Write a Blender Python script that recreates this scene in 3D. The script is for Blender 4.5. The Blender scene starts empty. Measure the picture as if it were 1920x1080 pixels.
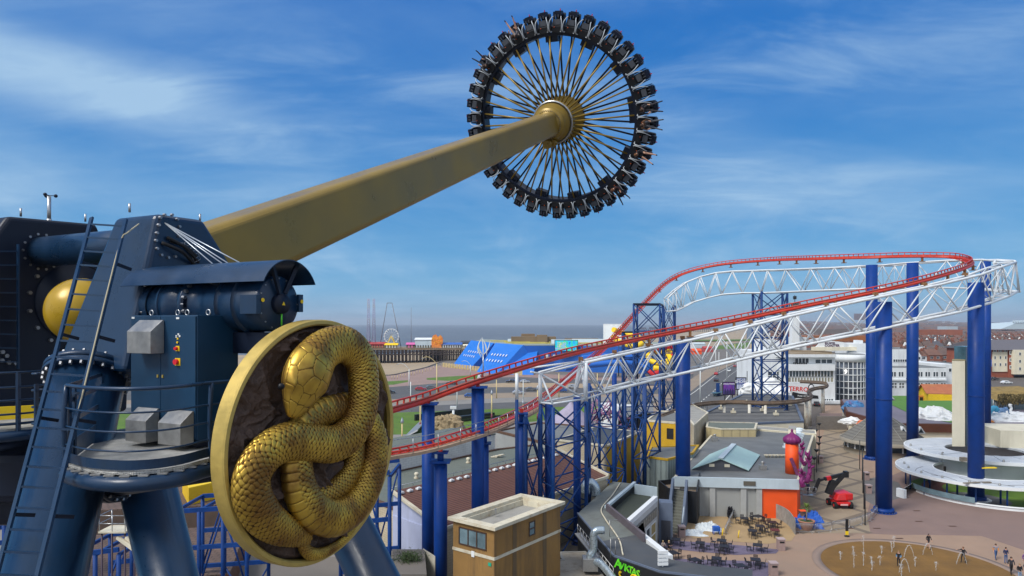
import bpy, bmesh, math, random
import numpy as np
from mathutils import Vector, Matrix, noise
R=math.radians
random.seed(7)
sc=bpy.context.scene
COL=sc.collection
# ---------------- camera ----------------
CAMH=25.0; F=1280.0; HY=607.0
cd=bpy.data.cameras.new('camera'); cam=bpy.data.objects.new('camera',cd); COL.objects.link(cam)
cam.location=(0,0,CAMH); cam.rotation_euler=(R(90),0,0)
cd.sensor_width=36; cd.lens=24; cd.shift_y=(HY-540)/1920.0
cd.clip_start=0.1; cd.clip_end=60000
sc.camera=cam
# ---------------- world ----------------
SUN_EL=R(48); SUN_AZ=R(-128)     # azimuth clockwise from +Y (view direction)
w=bpy.data.worlds.new("World"); sc.world=w; w.use_nodes=True
nt=w.node_tree; N=nt.nodes; L=nt.links; N.clear()
def nn(t,**k):
    n=N.new(t)
    for a,b in k.items(): setattr(n,a,b)
    return n
out=nn('ShaderNodeOutputWorld'); bg=nn('ShaderNodeBackground'); bg.inputs[1].default_value=0.12
sky=nn('ShaderNodeTexSky'); sky.sky_type='NISHITA'; sky.sun_disc=False
sky.sun_elevation=SUN_EL; sky.sun_rotation=SUN_AZ; sky.altitude=0; sky.air_density=1.0; sky.dust_density=0.25; sky.ozone_density=3.0
hs=nn('ShaderNodeHueSaturation'); hs.inputs['Saturation'].default_value=1.45; hs.inputs['Value'].default_value=0.80; hs.inputs['Hue'].default_value=0.50
L.new(sky.outputs[0],hs.inputs['Color'])
tc=nn('ShaderNodeTexCoord')
sep=nn('ShaderNodeSeparateXYZ'); L.new(tc.outputs['Generated'],sep.inputs[0])
# project the view direction onto a flat cloud deck: x/(z+k), y/(z+k)
def math_(op,a,b=None,c=None):
    m=nn('ShaderNodeMath',operation=op)
    for i,v in enumerate((a,b,c)):
        if v is None: continue
        if isinstance(v,(int,float)): m.inputs[i].default_value=v
        else: L.new(v,m.inputs[i])
    return m.outputs[0]
zz=math_('MAXIMUM',sep.outputs[2],0.0)
den=math_('ADD',zz,0.16)
cx=math_('DIVIDE',sep.outputs[0],den); cy=math_('DIVIDE',sep.outputs[1],den)
cmb=nn('ShaderNodeCombineXYZ'); L.new(cx,cmb.inputs[0]); L.new(cy,cmb.inputs[1])
def cloud(scale,rot,sc3,det,rough,dist,lo,hi,loc=(0,0,0)):
    mp=nn('ShaderNodeMapping'); mp.inputs['Rotation'].default_value=(0,0,rot); mp.inputs['Scale'].default_value=sc3; mp.inputs['Location'].default_value=loc
    L.new(cmb.outputs[0],mp.inputs[0])
    t=nn('ShaderNodeTexNoise'); t.inputs['Scale'].default_value=scale; t.inputs['Detail'].default_value=det; t.inputs['Roughness'].default_value=rough; t.inputs['Distortion'].default_value=dist
    L.new(mp.outputs[0],t.inputs[0])
    r=nn('ShaderNodeMapRange',interpolation_type='SMOOTHSTEP'); r.inputs[1].default_value=lo; r.inputs[2].default_value=hi
    L.new(t.outputs[0],r.inputs[0]); return r.outputs[0]
c1=cloud(0.55,R(24),(1,2.0,1),7,0.52,0.35,0.40,0.80,(0.35,1.9,0))
c2=cloud(1.5,R(-22),(1,2.2,1),10,0.62,0.6,0.38,0.86,(3.1,0.4,0))
c3=cloud(0.30,R(8),(1,1.5,1),4,0.5,0.2,0.40,0.72,(7.3,2.2,0))
def mrange(v,a0,a1,b0=0.0,b1=1.0):
    r=nn('ShaderNodeMapRange',interpolation_type='SMOOTHSTEP'); L.new(v,r.inputs[0]); r.inputs[1].default_value=a0; r.inputs[2].default_value=a1; r.inputs[3].default_value=b0; r.inputs[4].default_value=b1; return r.outputs[0]
cc=math_('ADD',math_('MULTIPLY',c1,0.34),math_('MULTIPLY',math_('MULTIPLY',c2,0.50),math_('ADD',c3,0.20)))
# long bank of cirrus on the left of the view, tilting down to the right
az=math_('DIVIDE',sep.outputs[0],math_('MAXIMUM',sep.outputs[1],0.05)); elv=math_('DIVIDE',sep.outputs[2],math_('MAXIMUM',sep.outputs[1],0.05))
line=math_('SUBTRACT',elv,math_('MULTIPLY_ADD',az,-0.27,0.185))
bk=math_('MULTIPLY',mrange(math_('ABSOLUTE',line),0.085,0.0),mrange(az,-0.18,-0.62))
bk=math_('MULTIPLY',math_('MULTIPLY',bk,math_('MULTIPLY_ADD',c2,0.40,0.62)),mrange(sep.outputs[1],0.0,0.3))
# soft lump on the right, and a low one at the far left
def lump(a0,e0,ra,re,s):
    dx=math_('DIVIDE',math_('SUBTRACT',az,a0),ra); dy=math_('DIVIDE',math_('SUBTRACT',elv,e0),re)
    d=math_('SQRT',math_('ADD',math_('MULTIPLY',dx,dx),math_('MULTIPLY',dy,dy)))
    return math_('MULTIPLY',math_('MULTIPLY',mrange(d,1.0,0.0),s),math_('MULTIPLY',math_('MULTIPLY_ADD',c2,0.6,0.6),mrange(sep.outputs[1],0.0,0.3)))
bk=math_('ADD',bk,math_('ADD',lump(0.50,0.19,0.42,0.07,0.42),math_('ADD',lump(-0.76,0.20,0.16,0.10,0.5),lump(0.28,0.26,0.20,0.10,0.30))))
c5=cloud(2.2,R(4),(1,0.55,1),8,0.6,0.5,0.42,0.74,(1.3,5.0,0))
cc=math_('ADD',cc,math_('ADD',bk,math_('MULTIPLY',math_('MULTIPLY',c5,0.42),mrange(sep.outputs[2],0.26,0.04))))
# unseen cloud cover added overhead and behind the viewpoint as neutral fill
fill_cov=math_('MAXIMUM',mrange(sep.outputs[2],0.45,0.75),mrange(sep.outputs[1],0.25,-0.25))
cc=math_('MINIMUM',math_('ADD',cc,math_('MULTIPLY',fill_cov,0.62)),0.9)
rp=nn('ShaderNodeValToRGB'); L.new(math_('MAXIMUM',sep.outputs[2],0.0),rp.inputs[0]); el=rp.color_ramp.elements
stops=[(0.0,(0.46,1.45,2.75)),(0.045,(0.50,1.80,3.35)),(0.15,(0.33,1.42,3.05)),(0.28,(0.13,0.98,2.80)),(0.42,(0.06,0.74,2.62)),(1.0,(0.08,0.6,2.1))]
for k_,(p_,c_) in enumerate(stops):
    e_=el[k_] if k_<2 else el.new(p_); e_.position=p_; e_.color=(c_[0]/4,c_[1]/4,c_[2]/4,1)
sv_=nn('ShaderNodeVectorMath',operation='SCALE'); L.new(rp.outputs[0],sv_.inputs[0]); sv_.inputs['Scale'].default_value=4.0
mixh=nn('ShaderNodeMix',data_type='RGBA'); mixh.inputs[0].default_value=0.88; L.new(hs.outputs[0],mixh.inputs[6]); L.new(sv_.outputs[0],mixh.inputs[7])
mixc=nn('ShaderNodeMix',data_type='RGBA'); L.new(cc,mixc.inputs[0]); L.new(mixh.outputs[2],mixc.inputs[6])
# the added fill cloud is brighter and whiter than the thin ones ahead
mcc=nn('ShaderNodeMix',data_type='RGBA'); L.new(fill_cov,mcc.inputs[0]); mcc.inputs[6].default_value=(2.0,3.0,4.1,1); mcc.inputs[7].default_value=(4.3,4.5,4.8,1)
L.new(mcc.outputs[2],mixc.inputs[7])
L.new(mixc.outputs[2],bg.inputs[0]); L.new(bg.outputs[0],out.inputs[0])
# ---------------- sun ----------------
sl=bpy.data.lights.new('sun','SUN'); sl.energy=2.1; sl.angle=R(22); sl.color=(1,0.955,0.89)
so=bpy.data.objects.new('sun',sl); COL.objects.link(so)
sd=Vector((math.sin(SUN_AZ)*math.cos(SUN_EL),math.cos(SUN_AZ)*math.cos(SUN_EL),math.sin(SUN_EL)))
so.rotation_euler=(-sd).to_track_quat('-Z','Y').to_euler()
sc.view_settings.view_transform='Standard'; sc.view_settings.look='None'; sc.view_settings.exposure=0.75; sc.view_settings.gamma=1.0
try: sc.cycles.max_bounces=6; sc.cycles.diffuse_bounces=3; sc.cycles.transparent_max_bounces=12
except Exception: pass

# ---------------- placing helpers ----------------
def P(px,py,Y): return Vector(((px-960)*Y/F, Y, CAMH-(py-HY)*Y/F))
def G(px,py,z=0.0):
    Y=(CAMH-z)*F/(py-HY); return Vector(((px-960)*Y/F,Y,z))
def on_plane(px,py,p0,n):
    d=Vector(((px-960)/F,1,-(py-HY)/F)); o=Vector((0,0,CAMH))
    t=(p0-o).dot(n)/d.dot(n); return o+d*t
# ---------------- materials ----------------
MATS={}
def mat(name,col,rough=0.6,metal=0.0,var=0.0,vscale=1.0,bump=0.0,bscale=8.0,dirt=None,dscale=0.6,damt=0.5,spec=0.5,coat=0.0,streak=False):
    if name in MATS: return MATS[name]
    m=bpy.data.materials.new(name); m.use_nodes=True; MATS[name]=m
    t=m.node_tree; b=t.nodes['Principled BSDF']
    b.inputs['Roughness'].default_value=rough; b.inputs['Metallic'].default_value=metal
    b.inputs['Specular IOR Level'].default_value=spec; b.inputs['Coat Weight'].default_value=coat
    c4=(col[0],col[1],col[2],1)
    b.inputs['Base Color'].default_value=c4
    tcn=t.nodes.new('ShaderNodeTexCoord'); src=tcn.outputs['Object']
    cur=None
    if var>0:
        nz=t.nodes.new('ShaderNodeTexNoise'); nz.inputs['Scale'].default_value=vscale; nz.inputs['Detail'].default_value=6; nz.inputs['Roughness'].default_value=0.62
        t.links.new(src,nz.inputs['Vector'])
        mr=t.nodes.new('ShaderNodeMapRange'); mr.inputs[1].default_value=0.3; mr.inputs[2].default_value=0.7; mr.inputs[3].default_value=1-var; mr.inputs[4].default_value=1+var
        t.links.new(nz.outputs[0],mr.inputs[0])
        mx=t.nodes.new('ShaderNodeVectorMath'); mx.operation='SCALE'; mx.inputs[0].default_value=col[:3]; t.links.new(mr.outputs[0],mx.inputs['Scale'])
        cur=mx.outputs[0]
        rr=t.nodes.new('ShaderNodeMapRange'); rr.inputs[1].default_value=0.3; rr.inputs[2].default_value=0.7; rr.inputs[3].default_value=max(0.05,rough-0.12); rr.inputs[4].default_value=min(1,rough+0.1)
        t.links.new(nz.outputs[0],rr.inputs[0]); t.links.new(rr.outputs[0],b.inputs['Roughness'])
    if dirt is not None:
        nz2=t.nodes.new('ShaderNodeTexNoise'); nz2.inputs['Scale'].default_value=dscale; nz2.inputs['Detail'].default_value=9; nz2.inputs['Roughness'].default_value=0.7
        if streak:
            mpn=t.nodes.new('ShaderNodeMapping'); mpn.inputs['Scale'].default_value=(1,1,0.12); t.links.new(src,mpn.inputs[0]); t.links.new(mpn.outputs[0],nz2.inputs['Vector'])
        else: t.links.new(src,nz2.inputs['Vector'])
        m2=t.nodes.new('ShaderNodeMapRange'); m2.inputs[1].default_value=0.5; m2.inputs[2].default_value=0.72; m2.inputs[4].default_value=damt
        t.links.new(nz2.outputs[0],m2.inputs[0])
        mc=t.nodes.new('ShaderNodeMix'); mc.data_type='RGBA'; t.links.new(m2.outputs[0],mc.inputs[0])
        if cur is not None: t.links.new(cur,mc.inputs[6])
        else: mc.inputs[6].default_value=c4
        mc.inputs[7].default_value=(dirt[0],dirt[1],dirt[2],1); cur=mc.outputs[2]
    if cur is not None: t.links.new(cur,b.inputs['Base Color'])
    if bump>0:
        nb=t.nodes.new('ShaderNodeTexNoise'); nb.inputs['Scale'].default_value=bscale; nb.inputs['Detail'].default_value=5
        t.links.new(src,nb.inputs['Vector'])
        bp=t.nodes.new('ShaderNodeBump'); bp.inputs['Strength'].default_value=bump; bp.inputs['Distance'].default_value=0.05
        t.links.new(nb.outputs[0],bp.inputs['Height']); t.links.new(bp.outputs[0],b.inputs['Normal'])
    return m
def stripes(name,col,col2,scale,direction=(1,0,0),width=0.5,rough=0.7,bump=0.6,var=0.12,sharp=True):
    """corrugated / planked / seamed sheet: bands across DIRECTION"""
    if name in MATS: return MATS[name]
    m=mat(name,col,rough); t=m.node_tree; b=t.nodes['Principled BSDF']
    tcn=t.nodes.new('ShaderNodeTexCoord')
    d=t.nodes.new('ShaderNodeVectorMath'); d.operation='DOT_PRODUCT'; t.links.new(tcn.outputs['Object'],d.inputs[0]); d.inputs[1].default_value=Vector(direction).normalized()
    mu=t.nodes.new('ShaderNodeMath'); mu.operation='MULTIPLY'; t.links.new(d.outputs['Value'],mu.inputs[0]); mu.inputs[1].default_value=scale
    fr=t.nodes.new('ShaderNodeMath'); fr.operation='PINGPONG'; t.links.new(mu.outputs[0],fr.inputs[0]); fr.inputs[1].default_value=0.5
    mr=t.nodes.new('ShaderNodeMapRange'); mr.interpolation_type='SMOOTHSTEP'; t.links.new(fr.outputs[0],mr.inputs[0]); mr.inputs[1].default_value=max(0,width*0.5-0.08); mr.inputs[2].default_value=width*0.5+0.08
    nz=t.nodes.new('ShaderNodeTexNoise'); nz.inputs['Scale'].default_value=0.7; nz.inputs['Detail'].default_value=8; nz.inputs['Roughness'].default_value=.7; t.links.new(tcn.outputs['Object'],nz.inputs['Vector'])
    mx=t.nodes.new('ShaderNodeMix'); mx.data_type='RGBA'; t.links.new(mr.outputs[0],mx.inputs[0]); mx.inputs[6].default_value=(*col2,1); mx.inputs[7].default_value=(*col,1)
    m3=t.nodes.new('ShaderNodeMapRange'); t.links.new(nz.outputs[0],m3.inputs[0]); m3.inputs[1].default_value=.3; m3.inputs[2].default_value=.7; m3.inputs[3].default_value=1-var; m3.inputs[4].default_value=1+var
    sc_=t.nodes.new('ShaderNodeVectorMath'); sc_.operation='SCALE'; t.links.new(mx.outputs[2],sc_.inputs[0]); t.links.new(m3.outputs[0],sc_.inputs['Scale'])
    t.links.new(sc_.outputs[0],b.inputs['Base Color'])
    bp=t.nodes.new('ShaderNodeBump'); bp.inputs['Strength'].default_value=bump; bp.inputs['Distance'].default_value=0.06; t.links.new(mr.outputs[0],bp.inputs['Height']); t.links.new(bp.outputs[0],b.inputs['Normal'])
    return m
def bricks(name,c1,c2,mortar,scale=1.0,bw=0.5,rh=0.25,ms=0.02,rough=0.8,rotx=None,var=True):
    if name in MATS: return MATS[name]
    m=mat(name,c1,rough); t=m.node_tree; b=t.nodes['Principled BSDF']
    tcn=t.nodes.new('ShaderNodeTexCoord'); mp=t.nodes.new('ShaderNodeMapping'); t.links.new(tcn.outputs['Object'],mp.inputs[0])
    if rotx: mp.inputs['Rotation'].default_value=rotx
    br=t.nodes.new('ShaderNodeTexBrick'); t.links.new(mp.outputs[0],br.inputs[0]); br.inputs['Scale'].default_value=scale
    br.inputs['Color1'].default_value=(*c1,1); br.inputs['Color2'].default_value=(*c2,1); br.inputs['Mortar'].default_value=(*mortar,1)
    br.inputs['Mortar Size'].default_value=ms; br.inputs['Brick Width'].default_value=bw; br.inputs['Row Height'].default_value=rh
    nz=t.nodes.new('ShaderNodeTexNoise'); nz.inputs['Scale'].default_value=.35; nz.inputs['Detail'].default_value=8; t.links.new(tcn.outputs['Object'],nz.inputs['Vector'])
    m3=t.nodes.new('ShaderNodeMapRange'); t.links.new(nz.outputs[0],m3.inputs[0]); m3.inputs[1].default_value=.3; m3.inputs[2].default_value=.7; m3.inputs[3].default_value=.82; m3.inputs[4].default_value=1.15
    sc_=t.nodes.new('ShaderNodeVectorMath'); sc_.operation='SCALE'; t.links.new(br.outputs[0],sc_.inputs[0]); t.links.new(m3.outputs[0],sc_.inputs['Scale'])
    t.links.new(sc_.outputs[0],b.inputs['Base Color']); return m
M={}
NAVY=(0.012,0.032,0.075)
M['navy']=mat('navy_paint',(0.006,0.029,0.074),0.36,0.0,0.16,1.3,0.04,30,dirt=(0.012,0.026,0.045),dscale=1.1,damt=.6,spec=0.42,coat=0.06)
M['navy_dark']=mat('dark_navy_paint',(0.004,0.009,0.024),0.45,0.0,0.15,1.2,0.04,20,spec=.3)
M['navy_panel']=mat('navy_cabinet_paint',(0.006,0.038,0.088),0.45,0.0,0.1,2.0,0.03,60,spec=.35)
M['black']=mat('black_plastic',(0.006,0.007,0.010),0.5,0,0.2,4,spec=.3)
M['rubber']=mat('black_rubber',(0.006,0.006,0.007),0.75)
M['gold_paint']=mat('gold_paint',(0.245,0.162,0.024),0.36,0.2,0.16,0.45,0.03,30,dirt=(0.17,0.11,0.03),dscale=.5,damt=.25,spec=0.5)
M['gold_yellow']=mat('golden_dome_paint',(0.40,0.25,0.006),0.34,0.1,0.08,2)
M['steel']=mat('galvanised_steel',(0.42,0.44,0.46),0.35,0.85,0.15,6)
M['brushed']=mat('brushed_steel',(0.36,0.36,0.35),0.42,0.65,0.14,9,0.05,60)
M['bolt']=mat('zinc_bolt',(0.30,0.31,0.33),0.38,0.8,0.2,12)
M['white_tube']=mat('pale_grey_restraint',(0.40,0.44,0.48),0.4)
M['cable']=mat('steel_cable',(0.5,0.55,0.6),0.35,0.6)
M['blue']=mat('royal_blue_paint',(0.002,0.038,0.215),0.5,0,0.16,0.6,0.02,10,dirt=(0.004,0.03,0.12),dscale=0.35,damt=0.6,streak=True,spec=.25)
M['blue2']=mat('lattice_blue_paint',(0.003,0.038,0.165),0.5,0,0.2,1.0,spec=.3)
M['navyblue']=mat('rail_blue_paint',(0.003,0.038,0.18),0.55,0,0.25,1.0,spec=.25)
M['red']=mat('coaster_red_paint',(0.52,0.030,0.012),0.42,0,0.18,0.8,dirt=(0.33,0.09,0.06),dscale=1.3,damt=0.55)
M['redpale']=mat('faded_red_paint',(0.40,0.10,0.075),0.6,0,0.25,1.6)
M['white']=mat('white_steel_paint',(0.66,0.71,0.74),0.5,0,0.06,0.6,dirt=(0.42,0.33,0.22),dscale=0.9,damt=0.35)
M['rust']=mat('rust',(0.22,0.105,0.04),0.85,0,0.35,5,dirt=(0.35,0.24,0.12),dscale=3)
M['whitewall']=mat('white_render',(0.70,0.735,0.75),0.8,0,0.04,0.5,dirt=(0.36,0.38,0.38),dscale=0.35,damt=0.5,streak=True)
M['cream']=mat('cream_render',(0.70,0.65,0.50),0.8,0,0.05,0.5,dirt=(0.42,0.37,0.26),dscale=0.8,damt=0.35,streak=True)
M['beige']=bricks('beige_block',(0.46,0.40,0.28),(0.50,0.43,0.31),(0.36,0.31,0.22),1,0.5,0.25,0.02,rotx=(R(90),0,0))
M['yellow']=mat('yellow_wall_paint',(0.52,0.31,0.008),0.7,0,0.1,0.5,dirt=(0.28,0.16,0.02),dscale=0.5,damt=0.5,streak=True)
M['yellow_bright']=mat('bright_yellow_paint',(0.80,0.55,0.005),0.6,0,0.08,0.8)
M['lilac']=mat('lilac_render',(0.40,0.44,0.60),0.8,0,0.08,0.5,dirt=(0.25,0.27,0.34),dscale=0.5,streak=True)
M['ochre']=mat('ochre_render',(0.26,0.145,0.042),0.85,0,0.15,0.6,0.12,14,dirt=(0.10,0.062,0.03),dscale=0.85,damt=0.75,streak=True)
M['trim']=mat('cream_trim',(0.58,0.54,0.42),0.7,0,0.1,1,dirt=(0.32,0.20,0.08),dscale=1.1,damt=0.7)
M['roof_grey']=mat('grey_felt_roof',(0.155,0.165,0.165),0.85,0,0.15,0.35,0.15,5,dirt=(0.07,0.07,0.07),dscale=0.25,damt=0.6)
M['roof_slab']=mat('pale_roof_screed',(0.29,0.285,0.26),0.9,0,0.15,0.5,0.1,5,dirt=(0.13,0.12,0.10),dscale=0.6,damt=0.6)
M['roof_green']=mat('green_grey_roof',(0.125,0.145,0.125),0.85,0,0.15,0.3,0.1,5,dirt=(0.065,0.065,0.055),dscale=0.3,damt=0.7)
M['roof_dark']=mat('dark_felt_roof',(0.045,0.055,0.068),0.8,0,0.2,0.4,0.1,5,dirt=(0.11,0.11,0.11),dscale=0.3,damt=0.4)
M['fascia']=mat('pale_blue_fascia',(0.47,0.56,0.61),0.6,0,0.06,0.6,dirt=(0.30,0.36,0.38),dscale=0.5,damt=0.5,streak=True)
M['blackwall']=mat('black_cladding',(0.010,0.011,0.013),0.5,0,0.25,0.8)
M['greywall']=mat('grey_render',(0.30,0.31,0.30),0.8,0,0.08,0.4,dirt=(0.2,0.2,0.19),dscale=0.5,streak=True)
M['greyblue']=mat('slate_blue_render',(0.10,0.13,0.19),0.7,0,0.1,0.7)
M['orange']=mat('orange_paint',(0.80,0.085,0.006),0.6,0,0.06,0.7)
M['purple']=mat('magenta_purple_paint',(0.165,0.008,0.105),0.55,0,0.12,2)
M['turq']=mat('turquoise_roof_sheet',(0.36,0.52,0.50),0.5,0,0.08,0.6,dirt=(0.25,0.38,0.37),dscale=0.5)
M['glass']=mat('window_glass',(0.035,0.05,0.065),0.12,0,0.5,0.25,spec=0.8)
M['glass_pale']=mat('pale_window_glass',(0.13,0.20,0.23),0.15,0,0.5,0.4,spec=0.8)
M['frame_white']=mat('white_frame',(0.72,0.75,0.76),0.5)
M['frame_brown']=mat('brown_frame',(0.06,0.03,0.018),0.5,0,0.2,3)
M['asphalt']=mat('asphalt',(0.085,0.086,0.088),0.9,0,0.14,0.12,0.1,6,dirt=(0.12,0.115,0.11),dscale=0.05,damt=0.6)
M['pave_tan']=mat('tan_paving',(0.26,0.205,0.15),0.9,0,0.12,0.2,dirt=(0.19,0.155,0.125),dscale=0.1,damt=0.8)
M['pave_grey']=mat('grey_paving',(0.215,0.205,0.19),0.9,0,0.1,0.2,dirt=(0.17,0.15,0.13),dscale=0.12,damt=0.6)
M['pave_pink']=mat('pink_paving',(0.27,0.185,0.16),0.9,0,0.12,0.15)
M['grass']=mat('grass',(0.075,0.150,0.010),0.95,0,0.28,0.3,0.4,4,dirt=(0.12,0.13,0.03),dscale=0.12,damt=0.6)
M['sand']=mat('beach_sand',(0.34,0.265,0.175),0.95,0,0.1,0.01,dirt=(0.24,0.20,0.15),dscale=0.012,damt=0.8)
M['wood']=mat('weathered_wood',(0.22,0.19,0.15),0.85,0,0.25,2)
M['brown']=mat('brown_fascia',(0.095,0.028,0.012),0.7,0,0.12,0.5)
M['piledark']=mat('pier_timber',(0.035,0.025,0.025),0.85,0,0.35,0.4)
M['stone']=mat('mottled_stone',(0.30,0.23,0.13),0.9,0,0.3,2,0.8,3,dirt=(0.08,0.06,0.04),dscale=1.8,damt=0.9)
M['skin']=mat('skin',(0.50,0.28,0.19),0.6)
M['hair']=mat('dark_hair',(0.02,0.012,0.008),0.7)
M['cloth_black']=mat('black_cloth',(0.012,0.012,0.016),0.9,0,0.2,8)
M['post_white']=mat('white_post_paint',(0.62,0.66,0.66),0.5,0,0.08,1)
M['post_cream']=mat('cream_post_paint',(0.62,0.50,0.24),0.6,0,0.15,1,dirt=(0.28,0.15,0.06),dscale=1,damt=0.6)
M['hedge']=mat('foliage',(0.035,0.065,0.015),0.9,0,0.45,2.0)
M['yroof']=mat('straw_thatch',(0.22,0.15,0.045),0.95,0,0.35,1.0,0.6,4)
M['mustard']=mat('mustard_rail',(0.60,0.44,0.03),0.6)
def solid(n,c,r=0.6,**k): return mat(n,c,r,**k)
# ---------------- mesh builder ----------------
class MB:
    def __init__(s): s.v=[]; s.f=[]; s.s=[]; s.mi=[]; s.cur=0
    def add(s,vs,fs,smooth=False):
        o=len(s.v); s.v.extend([tuple(v) for v in vs])
        for f in fs: s.f.append(tuple(i+o for i in f)); s.s.append(smooth); s.mi.append(s.cur)
        return s
    def hexa(s,b,t):           # two quads, bottom and top, same winding (ccw from above)
        return s.add(list(b)+list(t),[(3,2,1,0),(4,5,6,7),(0,1,5,4),(1,2,6,5),(2,3,7,6),(3,0,4,7)])
    def box(s,c,d,rz=0.0,rot=None):
        hx,hy,hz=d[0]/2,d[1]/2,d[2]/2; m=rot if rot is not None else Matrix.Rotation(rz,3,'Z'); c=Vector(c)
        q=[c+m@Vector(p) for p in ((-hx,-hy,-hz),(hx,-hy,-hz),(hx,hy,-hz),(-hx,hy,-hz),(-hx,-hy,hz),(hx,-hy,hz),(hx,hy,hz),(-hx,hy,hz))]
        return s.hexa(q[:4],q[4:])
    def frame(s,p,q,up=None):
        d=(Vector(q)-Vector(p)).normalized()
        u=Vector(up) if up is not None else Vector((0,0,1))
        if abs(d.dot(u))>0.98: u=Vector((0,1,0)) if abs(d.y)<0.9 else Vector((1,0,0))
        x=d.cross(u).normalized(); y=x.cross(d).normalized(); return d,x,y
    def beam(s,p,q,w,h,up=None):
        p=Vector(p);q=Vector(q);d,x,y=s.frame(p,q,up)
        r=[-x*w/2-y*h/2,x*w/2-y*h/2,x*w/2+y*h/2,-x*w/2+y*h/2]
        return s.add([p+a for a in r]+[q+a for a in r],[(3,2,1,0),(4,5,6,7),(0,1,5,4),(1,2,6,5),(2,3,7,6),(3,0,4,7)])
    def cyl(s,p,q,r1,r2=None,n=12,caps=True,smooth=True):
        if r2 is None:r2=r1
        p=Vector(p);q=Vector(q);d,x,y=s.frame(p,q)
        vs=[]
        for c,r in ((p,r1),(q,r2)):
            for i in range(n):
                a=2*math.pi*i/n; vs.append(c+x*math.cos(a)*r+y*math.sin(a)*r)
        s.add(vs,[(i,i+n,(i+1)%n+n,(i+1)%n) for i in range(n)],smooth)
        if caps:
            o=len(s.v)-2*n; s.f.append(tuple(range(o,o+n))); s.f.append(tuple(range(o+2*n-1,o+n-1,-1))); s.s+= [False]*2; s.mi+=[s.cur]*2
        return s
    def tube(s,pts,r,n=8,closed=False,caps=True,smooth=True):
        pts=[Vector(p) for p in pts]; m=len(pts); rr=r if hasattr(r,'__len__') else [r]*m
        t=[]
        for i in range(m):
            a=pts[(i-1)%m] if (closed or i>0) else pts[i]; b=pts[(i+1)%m] if (closed or i<m-1) else pts[i]
            t.append((b-a).normalized())
        u=Vector((0,0,1))
        if abs(t[0].dot(u))>0.9:u=Vector((1,0,0))
        x=t[0].cross(u).normalized(); vs=[]
        for i in range(m):
            x=(x-t[i]*x.dot(t[i])).normalized(); y=t[i].cross(x)
            for k in range(n):
                a=2*math.pi*k/n; vs.append(pts[i]+(x*math.cos(a)+y*math.sin(a))*rr[i])
        fs=[]
        for i in range(m if closed else m-1):
            j=(i+1)%m
            for k in range(n): fs.append((i*n+k,i*n+(k+1)%n,j*n+(k+1)%n,j*n+k))
        s.add(vs,fs,smooth)
        if caps and not closed:
            o=len(s.v)-m*n; s.f.append(tuple(range(o+n-1,o-1,-1))); s.f.append(tuple(range(o+(m-1)*n,o+m*n))); s.s+=[False]*2; s.mi+=[s.cur]*2
        return s
    def lathe(s,prof,c=(0,0,0),axis=None,n=24,smooth=True,a0=0,a1=2*math.pi):
        c=Vector(c); d=Vector(axis).normalized() if axis is not None else Vector((0,0,1))
        u=Vector((1,0,0)) if abs(d.x)<0.9 else Vector((0,1,0)); x=(u-d*u.dot(d)).normalized(); y=d.cross(x)
        full=abs(a1-a0-2*math.pi)<1e-6; nn_=n if full else n+1; vs=[]
        for (r,z) in prof:
            for i in range(nn_):
                a=a0+(a1-a0)*i/n; vs.append(c+d*z+(x*math.cos(a)+y*math.sin(a))*r)
        fs=[]
        for j in range(len(prof)-1):
            for i in range(n):
                k=(i+1)%nn_; fs.append((j*nn_+i,j*nn_+k,(j+1)*nn_+k,(j+1)*nn_+i))
        return s.add(vs,fs,smooth)
    def prism(s,pts,z0,z1,smooth=False):
        n=len(pts); A=sum(pts[i][0]*pts[(i+1)%n][1]-pts[(i+1)%n][0]*pts[i][1] for i in range(n))
        if A<0: pts=pts[::-1]
        vs=[(p[0],p[1],z0) for p in pts]+[(p[0],p[1],z1) for p in pts]
        s.add(vs,[tuple(range(n-1,-1,-1)),tuple(range(n,2*n))]); 
        o=len(s.v)-2*n
        for i in range(n): s.f.append((o+i,o+(i+1)%n,o+n+(i+1)%n,o+n+i)); s.s.append(smooth); s.mi.append(s.cur)
        return s
    def extr(s,pts,vec):       # planar polygon extruded along vec
        n=len(pts); pts=[Vector(p) for p in pts]; vec=Vector(vec)
        nrm=Vector((0,0,0))
        for i in range(n): nrm+=pts[i].cross(pts[(i+1)%n])
        if nrm.dot(vec)<0: pts=pts[::-1]
        vs=pts+[p+vec for p in pts]
        return s.add(vs,[tuple(range(n-1,-1,-1)),tuple(range(n,2*n))]+[(i,(i+1)%n,n+(i+1)%n,n+i) for i in range(n)])
    def quad(s,*p): return s.add(p,[tuple(range(len(p)))])
    def sphere(s,c,r,n=12,m=8,sc3=(1,1,1),rot=None):
        c=Vector(c); vs=[]; 
        for j in range(m+1):
            th=math.pi*j/m
            for i in range(n):
                a=2*math.pi*i/n; v=Vector((math.sin(th)*math.cos(a)*sc3[0],math.sin(th)*math.sin(a)*sc3[1],math.cos(th)*sc3[2]))*r
                if rot is not None: v=rot@v
                vs.append(c+v)
        return s.add(vs,[(j*n+i,(j+1)*n+i,(j+1)*n+(i+1)%n,j*n+(i+1)%n) for j in range(m) for i in range(n)],True)
def wloc(o):
    v=Vector(o.location)
    while o.parent is not None: o=o.parent; v+=Vector(o.location)
    return v
def tag(o,label=None,cat=None,group=None,kind=None):
    if label:o['label']=label
    if cat:o['category']=cat
    if group:o['group']=group
    if kind:o['kind']=kind
    return o
def thing(name,label,cat,loc=(0,0,0),group=None):
    o=bpy.data.objects.new(name,None); COL.objects.link(o); o.location=loc; o.empty_display_size=0.2
    return tag(o,label,cat,group)
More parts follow.
